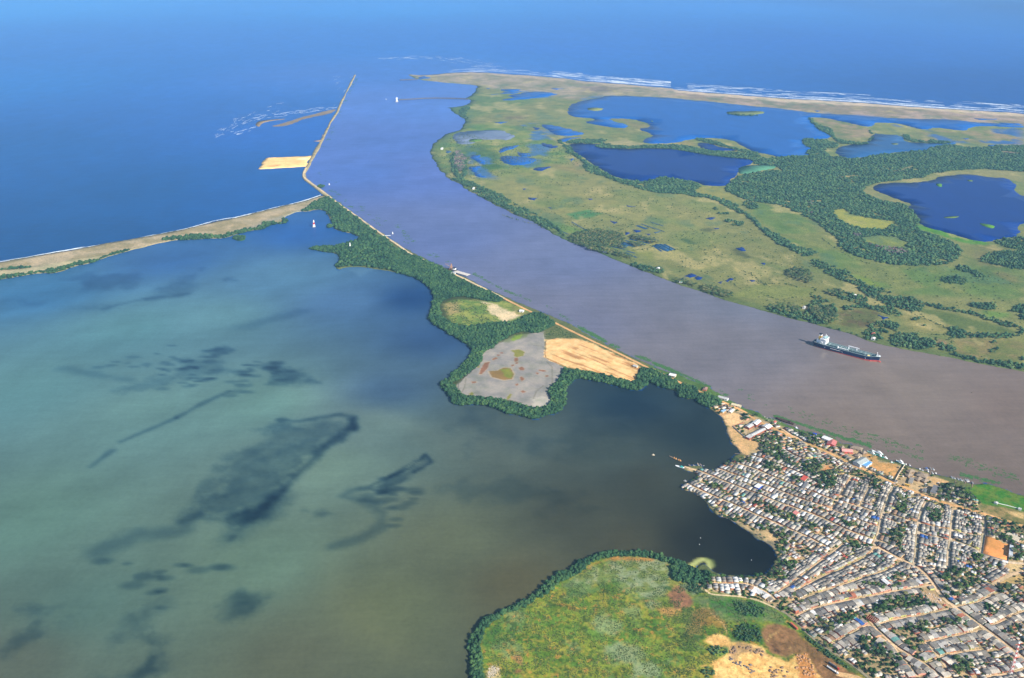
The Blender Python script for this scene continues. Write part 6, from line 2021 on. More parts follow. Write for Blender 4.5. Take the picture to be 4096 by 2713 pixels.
def tinted(name, mb, col, m=None, parent=None, loc=None):
    me = mb.mesh(name, m or WALLM)
    a = me.color_attributes.new('tint', 'FLOAT_COLOR', 'POINT')
    a.data.foreach_set('color', np.ones(len(me.vertices) * 4, np.float32))
    o = bpy.data.objects.new(name, me)
    COL.objects.link(o)
    if parent is not None:
        o.parent = parent
    o.color = (*[float(v) for v in col], 1)
    if loc:
        o.location = loc
    return o


def building(label, sheet, A, B, C, h, kind, roofc, wallc, cat='building', name='building', rise=None, z0=1.0):
    c, u, n, lu, lw = frame_of(sheet, A, B, C, h + z0)
    if lw > lu:
        u, n, lu, lw = n, u, lw, lu
    root = empty(name, (c[0], c[1], z0), math.atan2(u[1], u[0]))
    tag(root, label, cat)
    rise = rise if rise is not None else min(lw * .16, 2.5)
    W, D = lu, lw
    if kind == 'gable':
        mb = MB().add([(-W / 2, -D / 2, 0), (W / 2, -D / 2, 0), (W / 2, D / 2, 0), (-W / 2, D / 2, 0), (-W / 2, -D / 2, h), (W / 2, -D / 2, h), (W / 2, D / 2, h), (-W / 2, D / 2, h), (-W / 2, 0, h + rise), (W / 2, 0, h + rise)],
                      [(0, 1, 5, 4), (2, 3, 7, 6), (1, 2, 6, 9, 5), (3, 0, 4, 8, 7)])
        tinted('wall', mb, wallc, WALLM, root)
        for s in (-1, 1):
            o = W / 2 + .3
            ye = s * (D / 2 + .5)
            ze = h - rise * .5 / (D / 2) + .06
            v = [(-o, ye, ze), (o, ye, ze), (o, 0, h + rise + .06), (-o, 0, h + rise + .06)]
            v += [(x, y, z - .12) for x, y, z in v]
            f = [(0, 1, 2, 3), (7, 6, 5, 4), (0, 4, 5, 1), (1, 5, 6, 2), (2, 6, 7, 3), (3, 7, 4, 0)]
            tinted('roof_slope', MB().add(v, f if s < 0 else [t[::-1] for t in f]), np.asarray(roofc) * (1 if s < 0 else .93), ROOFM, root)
    elif kind in ('hip', 'cone'):
        tinted('wall', MB().box(0, 0, h / 2, W * .9, D * .9, h), wallc, WALLM, root)
        k = .02 if kind == 'cone' else max((W - D) / W, .02)
        rr = rise if rise else D * .45
        mb = MB()
        mb.add([(-W / 2, -D / 2, h), (W / 2, -D / 2, h), (W / 2, D / 2, h), (-W / 2, D / 2, h), (-W / 2 * k, 0, h + rr), (W / 2 * k, 0, h + rr)], [(0, 1, 5, 4), (1, 2, 5), (2, 3, 4, 5), (3, 0, 4), (3, 2, 1, 0)])
        tinted('roof', mb, roofc, THATCH if cat == 'thatched hut' else ROOFM, root)
    else:
        tinted('wall', MB().box(0, 0, h / 2, W, D, h), wallc, WALLM, root)
        t = .35 if kind == 'mono' else 0
        v = [(-W / 2 - .3, -D / 2 - .3, h + .08), (W / 2 + .3, -D / 2 - .3, h + .08), (W / 2 + .3, D / 2 + .3, h + .08 + t), (-W / 2 - .3, D / 2 + .3, h + .08 + t)]
        v += [(x, y, z + .15) for x, y, z in v]
        tinted('roof', MB().add(v, [(3, 2, 1, 0), (4, 5, 6, 7), (0, 1, 5, 4), (1, 2, 6, 5), (2, 3, 7, 6), (3, 0, 4, 7)]), roofc, ROOFM, root)
    # door on the front, a few windows
    tinted('door', MB().box(W * .1, -D / 2 * (.9 if kind in ('hip', 'cone') else 1) - .05, min(h, 2.6) / 2, min(3.0, W * .2), .1, min(h, 2.6) * .95), (.10, .08, .06), WALLM, root)
    for sx in (-.3, .35):
        tinted('window', MB().box(W * sx, -D / 2 * (.9 if kind in ('hip', 'cone') else 1) - .05, h * .6, min(2.0, W * .12), .1, h * .28), (.05, .06, .07), WALLM, root)
    return root


W_, GR_, LG_ = lin(235, 235, 232) * .80, lin(150, 146, 138) * .8, lin(195, 195, 192) * .8
THC = lin(150, 126, 100) * .75
BR_, CR_ = lin(170, 100, 78) * .8, lin(214, 196, 168) * .8
TH1 = (1, 1, 1)
building('long grey metal roofed warehouse beside the main dirt road', 'H', (332, 285), (415, 325), (510, 265), 7, 'gable', lin(165, 172, 170) * .85, lin(190, 200, 204) * .8, 'warehouse', 'warehouse')
building('light blue roofed shed leaning against the grey warehouse', 'H', (435, 325), (490, 347), (548, 290), 4, 'mono', lin(110, 165, 215) * .85, W_, 'shed', 'shed')
k = 0
for (x, y, r_, lab) in ((1003, 392, 48, 'square thatched hut at the upper corner of the riverside restaurant'), (985, 438, 44, 'square thatched hut nearest the parking yard of the restaurant'), (1100, 482, 48, 'middle pointed thatched hut of the restaurant cluster by the river'),
                        (1178, 503, 45, 'rightmost pointed thatched hut of the restaurant cluster'), (200, 112, 26, 'small pointed thatched hut left of the pink gabled house'), (455, 172, 34, 'pointed thatched hut beside the moored white and green boats')):
    building(lab, 'H', (x - r_, y), (x - r_ * .1, y + r_ * .62), (x + r_, y - r_ * .1), 3.2, 'cone', TH1, THC, 'thatched hut', 'thatched_hut', rise=4.2)
building('long thatched dining hall facing the river', 'H', (1072, 445), (1105, 402), (1240, 432), 3.4, 'hip', TH1, CR_, 'thatched hut', 'thatched_hall', rise=3.4)
building('long thatched roof behind the pink gabled house', 'H', (292, 118), (314, 86), (440, 150), 3.4, 'hip', TH1, CR_, 'thatched hut', 'thatched_hall', rise=3)
building('grey brown thatched shed between the warehouse and the boats', 'H', (345, 208), (392, 182), (442, 206), 3.4, 'hip', TH1, CR_, 'thatched hut', 'thatched_hall', rise=2.4)
building('pink gabled house with red trim on the river bank', 'H', (205, 165), (192, 128), (300, 88), 4.5, 'gable', lin(222, 160, 150) * .85, lin(200, 90, 80) * .8, 'house', 'riverside_house')
building('restaurant annex with a flat grey roof below the thatched huts', 'H', (985, 530), (1010, 470), (1060, 480), 3.4, 'flat', GR_, CR_, 'building', 'annex')
building('large grey sloping roof right of the restaurant yard', 'H', (1246, 645), (1288, 562), (1352, 592), 6, 'mono', lin(120, 120, 122) * .8, CR_, 'building', 'hall')
building('small grey shed left of the large sloping roof', 'H', (1155, 640), (1170, 600), (1210, 612), 3, 'mono', lin(120, 122, 124) * .8, CR_, 'shed', 'shed')
building('covered white spectator stand beside the orange playing field', 'H', (2178, 1388), (2190, 1272), (2232, 1274), 5, 'mono', lin(190, 196, 200) * .85, W_, 'stand', 'spectator_stand')
building('white shelter at the lower corner of the playing field', 'H', (2098, 1468), (2104, 1450), (2162, 1476), 3, 'flat', W_, W_, 'shelter', 'shelter')
building('cream roofed school block right of the playing field', 'H', (2130, 1160), (2180, 1125), (2300, 1215), 4.5, 'gable', lin(208, 196, 170) * .85, CR_, 'school', 'school_block')
building('white roofed boat hall on the river bank above the road', 'F', (1795, 916), (1828, 895), (1905, 932), 5, 'gable', W_, W_, 'building', 'boat_hall')
building('red edged grey roof house below the white boat hall', 'F', (1848, 982), (1872, 935), (1955, 958), 4.5, 'gable', lin(196, 120, 116) * .8, lin(190, 60, 50) * .8, 'house', 'riverside_house')
building('open shed with a bright blue canopy on the river bank', 'F', (1705, 882), (1714, 867), (1746, 876), 3, 'flat', lin(40, 70, 190) * .8, W_, 'shed', 'shed')
building('white factory roof nearest the river of the sand bank works', 'F', (1060, 765), (1110, 726), (1160, 748), 6, 'gable', W_, BR_, 'factory', 'factory')
building('light grey factory wing at the upper left of the works', 'F', (990, 797), (1040, 766), (1085, 786), 5, 'gable', LG_, BR_, 'factory', 'factory')
building('broad white factory roof at the right of the works', 'F', (1165, 797), (1215, 769), (1275, 801), 6, 'gable', W_, BR_, 'factory', 'factory')
building('long narrow grey factory roof along the lower edge of the works', 'F', (1040, 882), (1180, 812), (1212, 830), 4.5, 'gable', LG_, BR_, 'factory', 'factory')
building('small grey roofed brick block at the lower corner of the works', 'F', (1000, 907), (1040, 883), (1080, 901), 5, 'mono', LG_, BR_, 'building', 'brick_block')
building('white roofed house on the sand between lagoon and road', 'F', (815, 642), (850, 616), (868, 640), 3.5, 'gable', W_, CR_, 'house', 'shore_house')
building('pale blue roofed house nearest the lagoon on the sand', 'F', (738, 642), (775, 620), (791, 633), 3.2, 'mono', lin(150, 190, 225) * .85, CR_, 'house', 'shore_house')
building('long white boathouse on the green river bank', 'F', (706, 492), (722, 476), (814, 512), 4, 'gable', LG_, W_, 'boathouse', 'boathouse')
building('brown roofed cottage with a yellow garden wall by the river', 'F', (546, 412), (566, 382), (601, 402), 3.6, 'hip', lin(150, 120, 110) * .8, lin(200, 120, 90) * .8, 'house', 'cottage', rise=2.4)
building('row of cream sheds between the road and the river weed', 'F', (845, 572), (858, 556), (950, 588), 3, 'mono', lin(222, 206, 170) * .85, CR_, 'shed', 'shed')
building('small red roofed kiosk beside the dark barge', 'F', (1278, 752), (1298, 738), (1324, 750), 3, 'gable', lin(205, 110, 100) * .8, W_, 'kiosk', 'kiosk')
building('white roofed hut by the road before the mangrove clumps', 'F', (196, 262), (214, 241), (270, 264), 4, 'gable', W_, CR_, 'hut', 'hut')
building('bright red metal roof in the middle of the upper town', 'F', (1570, 1352), (1610, 1312), (1650, 1335), 5, 'mono', lin(196, 84, 70) * .85, CR_, 'building', 'red_roof_hall')
building('long plain grey roof left of the bright red metal roof', 'F', (1585, 1440), (1625, 1375), (1668, 1365), 4.5, 'mono', lin(118, 120, 124) * .8, CR_, 'building', 'hall')
building('tall white house with blue walls above the pier street', 'G', (1088, 512), (1130, 480), (1170, 506), 6, 'flat', W_, lin(40, 80, 190) * .8, 'house', 'tall_house')
building('faded red roof in the long grey terrace', 'G', (1485, 792), (1518, 766), (1562, 786), 4.6, 'mono', lin(205, 130, 122) * .85, CR_, 'house', 'red_roof_house')
building('long white roofed hall in the upper slanting rows', 'I', (665, 400), (705, 388), (770, 452), 5, 'gable', W_, BR_, 'hall', 'hall')
building('white hut at the tip of the sand clearing by the road', 'D', (830, 686), (838, 676), (860, 686), 4, 'gable', W_, W_, 'hut', 'hut')
building('grey roofed guard hut at the end of the orange sand fill', 'D', (1622, 1068), (1634, 1060), (1658, 1070), 4, 'gable', LG_, CR_, 'hut', 'guard_hut')
building('white hut on the empty marsh point of the far bank', 'B', (443, 668), (446, 662), (459, 668), 5, 'gable', W_, W_, 'hut', 'hut')
building('white hut among the bushes of the far river bank', 'B', (659, 936), (662, 930), (672, 936), 5, 'gable', W_, W_, 'hut', 'hut')
building('lone white farmhouse beside the palm grove across the river', 'B', (1542, 1362), (1548, 1354), (1566, 1364), 5, 'gable', W_, W_, 'farmhouse', 'farmhouse')
building('white farmhouse near the fish ponds across the river', 'B', (1904, 1478), (1910, 1470), (1924, 1478), 5, 'gable', W_, W_, 'farmhouse', 'farmhouse')
building('turquoise roofed farmhouse on the far bank', 'E', (34, 356) if False else (28, 384), (34, 378), (46, 386), 4, 'gable', lin(60, 180, 150) * .8, W_, 'farmhouse', 'farmhouse')
building('white and red farmhouse opposite the tanker bow', 'E', (1330, 770), (1337, 760), (1358, 772), 5, 'gable', lin(235, 226, 220) * .8, W_, 'farmhouse', 'farmhouse')
building('red roofed farm shed behind the farmhouse opposite the tanker', 'E', (1334, 738), (1340, 730), (1358, 738), 4, 'gable', lin(222, 130, 110) * .85, BR_, 'shed', 'farm_shed')
building('pale barn in the clearing behind the far bank palms', 'E', (865, 558), (872, 550), (884, 558), 5, 'gable', LG_, W_, 'barn', 'barn')
building('white barn at the edge of the far woodland strip', 'E', (1207, 476), (1212, 470), (1232, 474), 4, 'gable', W_, W_, 'barn', 'barn')
building('white hut on the concrete wharf beside the dredger', 'D', (356, 424), (362, 416), (384, 424), 4, 'flat', LG_, W_, 'hut', 'hut')

# unfinished brick building with open rooms
c, u, n, lu, lw = frame_of('I', (486, 850), (522, 812), (602, 915), 5)
if lw > lu:
    u, n, lu, lw = n, u, lw, lu
root = tag(empty('brick_shell', (c[0], c[1], 1), math.atan2(u[1], u[0])), 'unfinished roofless red brick building divided into open rooms', 'building')
BRICK = plain('red_brick', (.36, .14, .08), .9, var=.35)
for y in (-lw / 2, lw / 2, 0):
    MB().box(0, y, 2.2, lu, .3, 4.4).build('brick_wall', BRICK, root)
for i in range(7):
    MB().box(-lu / 2 + .15 + i * (lu - .3) / 6, 0, 2.0 + (i % 2) * .2, .28, lw - .3, 4.0).build('partition_wall', BRICK, root)
MB().box(0, 0, .1, lu - .4, lw - .4, .1).build('floor', CONC, root)


def walls(name, label, sheet, pts, h, t, m, cat='wall'):
    L_ = [gz(sheet, x, y) for x, y in S(pts)]
    root = tag(empty(name, (L_[0][0], L_[0][1], 1)), label, cat)
    for a, b in zip(L_[:-1], L_[1:]):
        d = b - a
        l = np.linalg.norm(d)
        q = (a + b) / 2 - L_[0]
        MB().box(q[0], q[1], h / 2, l - t, t, h, math.atan2(d[1], d[0])).build('wall_panel', m, root)
        MB().box(b[0] - L_[0][0], b[1] - L_[0][1], h / 2 + .15, t * 1.3, t * 1.3, h + .3).build('post', m, root)


CREAMP = plain('cream_render', (.62, .54, .40), .85)
walls('boundary_wall', 'tall cream wall between the orange yard and the thatched restaurant', 'H', '825,530 880,430 942,338', 3.2, .5, CREAMP)
walls('boundary_wall', 'long grey wall between the main road and the orange boatyard', 'H', '500,372 600,425 700,475 820,535', 2.6, .4, STEEL)
walls('boundary_wall', 'yellowish wall round the empty lot across from the warehouse', 'H', '90,398 150,355 205,315 260,330', 2.4, .6, CREAMP)
walls('boundary_wall', 'dark compound wall between the sand bank and the factory', 'F', '866,806 930,868 1000,928', 2.4, .5, CONC)
walls('boundary_wall', 'low pinkish wall above the round sand plot by the lagoon', 'F', '868,806 920,790 985,765', 2.0, .5, BRICK)
walls('boundary_wall', 'low brick wall in the garden lot of the upper town', 'F', '1335,965 1398,928', 2.0, .6, BRICK)
walls('field_fence', 'left side fence of the orange playing field', 'H', '1895,1165 1880,1270 1862,1385', 2.2, .25, STEEL, 'fence')
walls('field_fence', 'near side fence of the orange playing field', 'H', '1862,1390 1960,1420 2060,1450 2168,1480', 2.2, .25, STEEL, 'fence')
walls('field_fence', 'right side fence of the orange playing field', 'H', '2168,1480 2176,1380 2186,1270', 2.2, .25, STEEL, 'fence')
walls('pipe_line', 'thin white pipe line with small boxes across the green river marsh', 'H', '2045,788 2150,812 2290,850', 1.0, .8, WHITE, 'pipe')
building('small white pump house at the left end of the marsh pipe line', 'H', (2000, 770), (2012, 755), (2045, 775), 2.5, 'gable', LG_, W_, 'pump house', 'pump_house')
building('small white pump house at the right end of the marsh pipe line', 'H', (2285, 845), (2292, 828), (2328, 840), 2.5, 'flat', LG_, W_, 'pump house', 'pump_house')
flat('playing_field', G('H', S('1897,1172 1960,1190 2050,1225 2110,1262 2180,1275 2176,1380 2168,1468 2060,1440 1960,1410 1864,1380 1880,1270')), 1.5, lin(222, 150, 92) * .95, SANDM, thick=.3, step=14)

# ---- piers and pile rows
WET = plain('dark_timber', (.11, .10, .10), .9)


def pier(name, label, sheet, pts, w, z, step, m, cat='pier', piles=True, deck=True, pr=.5, thick=.3):
    L_ = [gz(sheet, x, y) for x, y in S(pts)]
    root = tag(empty(name, (L_[0][0], L_[0][1], 0)), label, cat)
    o0 = L_[0]
    for a, b in zip(L_[:-1], L_[1:]):
        d = b - a
        l = np.linalg.norm(d)
        q = (a + b) / 2 - o0
        if deck:
            MB().box(q[0], q[1], z, l, w, thick, math.atan2(d[1], d[0])).build('deck', m, root)
        if piles:
            for i in range(int(l / step) + 1):
                p = a + d * (i * step / l) - o0
                MB().tube((p[0], p[1], -2), (p[0], p[1], z + (.0 if deck else random.uniform(-.4, .8)) - .16), pr, pr, 5).build('pile', WET, root)


pier('pile_groyne', 'long row of dark piles reaching out to the white signal tower', 'A', '1755,394 1850,390 1950,383 2050,381 2200,384 2300,390', 9, 3.2, 18, WET, 'groyne', pr=1.3, thick=5)
pier('pile_groyne', 'short row of dark piles left of the far jetty head', 'A', '1765,239 1830,237 1900,235', 10, 3.2, 20, WET, 'groyne', pr=1.3, thick=5)
pier('wooden_pier', 'narrow wooden pier at the corner of the sand bank', 'F', '885,1090 1000,1105 1080,1120 1140,1130', 1.6, 1.6, 6, WOODM, pr=.15)
pier('wooden_pier', 'short wooden pier among the boats below the restaurant', 'H', '1255,408 1232,468', 1.8, 1.5, 4, WOODM, pr=.15)
pier('wooden_pier', 'short wooden pier left in the second boat cluster', 'H', '1548,520 1535,555', 1.6, 1.5, 4, WOODM, pr=.15)
pier('wooden_pier', 'short wooden pier right in the second boat cluster', 'H', '1668,530 1652,556', 1.6, 1.5, 4, WOODM, pr=.15)
pier('wooden_pier', 'lone pier with a sand pad left of the green river marsh', 'H', '1750,552 1738,598', 1.8, 1.5, 4, WOODM, pr=.15)
pier('wooden_pier', 'small pier poking from the jetty road toward the river', 'A', '1630,1462 1690,1460', 5, 2.2, 12, WHITE, pr=.4)


def tower(name, label, sheet, x, y, h, w, bands, cat='beacon', z=0, head=True):
    p = gz(sheet, x, y)
    root = tag(empty(name, (p[0], p[1], z)), label, cat)
    MB().box(0, 0, .6, w * 1.5, w * 1.5, 1.6).build('base', CONC, root)
    for i in range(bands):
        a, b = 1.4 + (h - 1.4) * i / bands, 1.4 + (h - 1.4) * (i + 1) / bands
        wa, wb = w * (1 - .6 * i / bands), w * (1 - .6 * (i + 1) / bands)
        mb = MB()
        for sx, sy in ((-1, -1), (1, -1), (1, 1), (-1, 1)):
            mb.tube((sx * wa / 2, sy * wa / 2, a), (sx * wb / 2, sy * wb / 2, b), w * .07, n=4)
        for sx, sy, tx, ty in ((-1, -1, 1, -1), (1, -1, 1, 1), (1, 1, -1, 1), (-1, 1, -1, -1)):
            mb.tube((sx * wa / 2, sy * wa / 2, a), (tx * wb / 2, ty * wb / 2, b), w * .05, n=4)
            mb.tube((sx * wb / 2, sy * wb / 2, b), (tx * wb / 2, ty * wb / 2, b), w * .05, n=4)
        mb.build('lattice_section', REDP if i % 2 else WHITE, root)
    if head:
        MB().box(0, 0, h + .8, w * .6, w * .6, 1.6).build('lamp_house', WHITE, root)
    return root


tower('radio_mast', 'tall red and white lattice radio mast over the lower right roofs', 'I', 2192, 1535, 56, 3.2, 14, 'radio mast', 1)
for (s_, x, y, h, w, lab) in (('A', 1091, 1388, 25, 7, 'red and white range tower standing in the cove behind the spit'), ('A', 1374, 1553, 19, 4.5, 'white range tower at the edge of the mangrove cape'),
                              ('A', 1210, 1060, 8, 3.4, 'small white channel marker off the jetty road bend'), ('A', 1707, 1444, 8, 3.4, 'small white channel marker beyond the little jetty road pier')):
    p = gz(s_, x, y)
    root = tag(empty('range_tower', (p[0], p[1], 0)), lab, 'beacon')
    MB().box(0, 0, .8, w * 1.3, w * 1.3, 2).build('base', CONC, root)
    for i in range(3):
        a, b = 1.8 + (h - 1.8) * i / 3, 1.8 + (h - 1.8) * (i + 1) / 3
        wa, wb = w * (1 - .22 * i), w * (1 - .22 * (i + 1))
        MB().box(0, 0, (a + b) / 2, wa, wa, b - a, 0, wb / wa).build('tower_band', REDP if (i == 1 and h > 20) else WHITE, root)
p = gz('A', 1740, 408)
root = tag(empty('signal_tower', (p[0], p[1], 0)), 'white signal tower on a platform at the end of the long pile row', 'signal tower')
MB().box(0, 0, 2, 16, 16, 5).build('platform', CONC, root)
MB().box(0, 0, 13, 9, 9, 17, 0, .85).build('tower_shaft', WHITE, root)
MB().box(0, 0, 23.2, 12, 12, 3.2).build('gallery', WHITE, root)
MB().tube((0, 0, 24.9), (0, 0, 30), 2.2, 1.0, 8).build('lantern', WHITE, root)
for s_, x, y, r_, lab in (('A', 1655, 388, 3.5, 'lone white buoy left of the signal tower'), ('G', 528, 1052, .7, 'small white buoy in the open bay, upper of two'), ('G', 518, 1120, .7, 'small white buoy in the open bay, lower of two'), ('G', 1060, 1283, .7, 'small white buoy in the dark end of the cove'), ('G', 563, 297, .8, 'small white float right of the fish pier boats')):
    p = gz(s_, x, y)
    root = tag(empty('buoy', (p[0], p[1], 0)), lab, 'buoy')
    MB().tube((0, 0, -.4 * r_), (0, 0, .5 * r_), r_, r_, 8).build('float', WHITE, root)
    MB().tube((0, 0, .5 * r_), (0, 0, 2 * r_), r_ * .3, r_ * .12, 5).build('topmark', WHITE, root)


# ---- boats
def boat(name, label, sheet, A, B, beam, fb, hullm, deckm, cabin=None, mast=0, awning=None, group=None, cat='boat', heaps=None, z=0):
    a, b = gz(sheet, *A), gz(sheet, *B)      # stern, bow
    d = b - a
    L_ = float(np.linalg.norm(d))
    root = tag(empty(name, ((a + b)[0] / 2, (a + b)[1] / 2, z), math.atan2(d[1], d[0])), label, cat, group)
    rings = []
    for t, kb, kz in ((0, .72, .0), (.2, .95, 0), (.55, 1, .05), (.8, .78, .2), (.93, .42, .4), (1, .06, .6)):
        x = (t - .5) * L_
        hb, top = beam / 2 * kb, fb * (1 + kz)
        rings.append([(x, -hb, top), (x, -hb * .75, -.3), (x, hb * .75, -.3), (x, hb, top)])
    MB().loft(rings).build('hull', hullm, root)
    dk = MB()
    vs = [(r[0][0] * .96, r[0][1] * .86, r[0][2] + .02) for r in rings] + [(r[3][0] * .96, r[3][1] * .86, r[3][2] + .02) for r in rings]
    k = len(rings)
    dk.add(vs, [(i, i + 1, k + i + 1, k + i) for i in range(k - 1)])
    dk.build('deck', deckm, root)
    if cabin:
        cx, cl, ch, cm = cabin
        MB().box(L_ * cx, 0, fb + ch / 2, L_ * cl, beam * .62, ch, 0, .92).build('cabin', cm, root)
        MB().box(L_ * cx + L_ * cl * .12, 0, fb + ch * 1.25, L_ * cl * .5, beam * .5, ch * .5).build('wheelhouse', cm, root)
        MB().box(L_ * cx + L_ * cl * .5 + .03, 0, fb + ch * .65, .06, beam * .5, ch * .25).build('window', GLASS, root)
    if mast:
        MB().tube((0, 0, fb), (0, 0, fb + mast), .14, .06, 5).tube((0, 0, fb + mast * .6), (L_ * .25, 0, fb + mast * .8), .07, n=4).build('mast', WHITE, root)
    if awning:
        MB().box(-L_ * .05, 0, fb + 1.9, L_ * .5, beam * .95, .12).build('awning', awning, root)
        MB().tube((-L_ * .28, 0, fb), (-L_ * .28, 0, fb + 1.85), .06, n=4).tube((L_ * .18, 0, fb), (L_ * .18, 0, fb + 1.85), .06, n=4).build('awning_post', STEEL, root)
    if heaps:
        for hx in heaps:
            MB().tube((L_ * hx, 0, fb), (L_ * hx, 0, fb + 3.2), beam * .42, .2, 8).build('net_heap', ORANGE, root)
    return root


ORANGE = plain('orange_net', (.55, .28, .10), .9)
GREENP = plain('green_paint', (.03, .22, .16), .5)
TEAL = plain('teal_paint', (.05, .38, .34), .5)
RUST = plain('rust_brown', (.060, .032, .026), .85, var=.5)
GREYP = plain('grey_paint', (.35, .36, .37), .5)
boat('fishing_vessel', 'long green hulled white vessel moored outermost beside the orange yard', 'H', (690, 212), (545, 160), 5.5, 1.9, GREENP, WHITE, (-.18, .34, 2.6, WHITE), 7, cat='vessel')
boat('fishing_vessel', 'long white vessel moored inside against the orange yard', 'H', (600, 215), (497, 168), 5, 1.7, WHITE, GREENP, (-.15, .3, 2.4, WHITE), 6, cat='vessel')
boat('fishing_vessel', 'green decked vessel third along the moored row by the yard', 'H', (690, 248), (598, 206), 5, 1.7, GREENP, GREENP, (-.1, .25, 2.2, WHITE), 5, cat='vessel')
boat('motor_boat', 'short white motor boat at the right end of the moored row', 'H', (738, 256), (690, 236), 4.2, 1.3, WHITE, WHITE, (.0, .35, 1.6, WHITE), 3)
boat('patrol_boat', 'white and green patrol boat with a tall mast by the cream wall', 'H', (936, 326), (838, 284), 6, 2.2, GREENP, WHITE, (-.1, .4, 3.0, WHITE), 9, cat='patrol boat')
boat('motor_boat', 'small white boat left of the patrol boat', 'H', (818, 306), (765, 300), 4, 1.2, WHITE, GREENP, (.05, .3, 1.5, WHITE))
marina = [((1160, 404), (1142, 384), 'white boat leftmost in the cluster by the restaurant pier', WHITE, None), ((1222, 388), (1178, 366), 'boat under a bright blue awning by the restaurant pier', WHITE, BLUEP), ((1262, 384), (1232, 362), 'grey boat right of the blue awning boat', GREYP, None),
          ((1292, 390), (1268, 370), 'white boat outermost right of the blue awning', WHITE, None), ((1238, 420), (1200, 402), 'black boat below the blue awning boat', BLACK, None), ((1282, 434), (1254, 414), 'white boat against the right side of the short pier', WHITE, None),
          ((1322, 442), (1298, 424), 'dark boat rightmost in the restaurant cluster', BLACK, None), ((966, 334), (948, 318), 'dark tug shaped boat at the end of the cream wall', BLACK, None), ((1008, 338), (992, 324), 'white skiff right of the cream wall end', WHITE, None),
          ((1130, 392), (1112, 372), 'dark skiff at the corner of the restaurant terrace', BLACK, None),
          ((1512, 492), (1490, 466), 'leftmost boat with a blue cover in the second cluster', BLUEP, None), ((1544, 500), (1518, 476), 'second boat from the left in the second cluster', WHITE, None), ((1588, 512), (1562, 488), 'third boat from the left in the second cluster', BLUEP, None),
          ((1626, 520), (1598, 496), 'fourth boat from the left in the second cluster', WHITE, None), ((1648, 524), (1632, 504), 'fifth boat from the left in the second cluster', GREYP, None), ((1690, 528), (1658, 500), 'large white boat near the right end of the second cluster', WHITE, None),
          ((1704, 526), (1684, 502), 'rightmost boat of the second cluster', WHITE, None), ((1754, 552), (1738, 534), 'lone blue boat at the head of the sand pad pier', BLUEP, None)]
for A, B, lab, hm_, aw in marina:
    boat('motor_boat', lab, 'H', A, B, 3.0, 1.1, hm_, GREYP if hm_ is not GREYP else WOODM, (.0, .30, 1.2, WHITE if hm_ is BLACK else STEEL), awning=aw)
boat('motor_boat', 'small blue and white boat beside the dark barge', 'F', (1545, 826), (1510, 812), 4, 1.2, BLUEP, WHITE, (.0, .3, 1.4, WHITE))
boat('net_boat', 'long dark boat carrying four orange net heaps on the lagoon', 'F', (330, 1170), (196, 1112), 4.2, 1.0, BLACK, WOODM, heaps=(-.40, -.28, -.06, .08), cat='fishing boat')
boat('raft', 'small square raft alone on the lagoon left of the net boat', 'F', (50, 1102), (18, 1100), 4.5, .7, WOODM, CREAMP, (0, .4, 1.4, CREAMP), cat='raft')
boat('raft', 'small raft just off the end of the shoreline street', 'G', (384, 462), (348, 456), 4.2, .7, WOODM, GREYP, (0, .4, 1.4, GREYP), cat='raft')
boat('pontoon', 'flat grey pontoon with a teal cabin at the tip of the pier street', 'F', (360, 1238), (262, 1212), 5.5, 1.0, GREYP, WHITE, (-.2, .3, 1.6, TEAL), cat='pontoon')
for A, B, hm_, lab in (((430, 1222), (402, 1202), BLUEP, 'blue boat nearest the pontoon at the fish pier'), ((478, 1226), (450, 1206), WHITE, 'white boat second along the fish pier'), ((512, 1216), (496, 1186), WHITE, 'white boat standing out from the fish pier'),
                       ((544, 1218), (520, 1192), BLUEP, 'blue boat at the right of the fish pier'), ((560, 1260), (508, 1240), TEAL, 'teal boat drawn up at the fish pier shore'), ((640, 1290), (600, 1268), WHITE, 'white boat on the shore right of the fish pier'),
                       ((530, 1302), (480, 1288), BLUEP, 'long blue boat on the lagoon side of the pier street')):
    boat('fishing_boat', lab, 'F', A, B, 2.8, .9, hm_, WOODM, cat='fishing boat')
boat('sand_boat', 'small boat near the middle of the brown river', 'E', (2018, 1139), (2008, 1135), 2.5, .8, BLACK, WOODM)
# dark abandoned barge
boat('barge', 'long dark rusty barge lying abandoned on the weedy river bank', 'F', (1502, 780), (1312, 716), 9, 2.4, RUST, RUST, (-.3, .08, 1.5, RUST), cat='barge')
# dredging barge with crane and the flat white wharf
a, b = gz('D', 385, 415), gz('D', 478, 442)
d = b - a
root = tag(empty('wharf', ((a + b)[0] / 2, (a + b)[1] / 2, 0), math.atan2(d[1], d[0])), 'long flat pale concrete wharf standing in the river by the dredger', 'wharf')
LW = float(np.linalg.norm(d))
MB().box(0, 0, 2.4, LW, 17, .8).build('wharf_deck', plain('pale_concrete', (.55, .50, .44), .9), root)
mbp = MB()
for i in range(8):
    for y in (-7.5, 7.5):
        MB().tube((-LW / 2 + 3 + i * (LW - 6) / 7, y, -2), (-LW / 2 + 3 + i * (LW - 6) / 7, y, 2), .7, n=6).build('pile', CONC, root)
p0 = gz('D', 362, 400)
root = tag(empty('dredger', (p0[0], p0[1], 0), -.5), 'dark dredger barge with orange crane frames beside the pale wharf', 'dredger')
MB().box(0, 0, .8, 34, 13, 2.6).build('hull', BLACK, root)
MB().box(9, 0, 4.6, 8, 8, 5).build('cabin', WHITE, root)
MB().box(9, 0, 7.8, 9, 9, 1.2).build('cabin_roof', BLACK, root)
mb = MB()
for sx in (-1, 1):
    mb.tube((-6, sx * 4, 2), (-2, 0, 20), .6, .35, 5).tube((2, sx * 4, 2), (-2, 0, 20), .6, .35, 5).tube((-4, sx * 2, 11), (0, sx * 2, 11), .35, n=4)
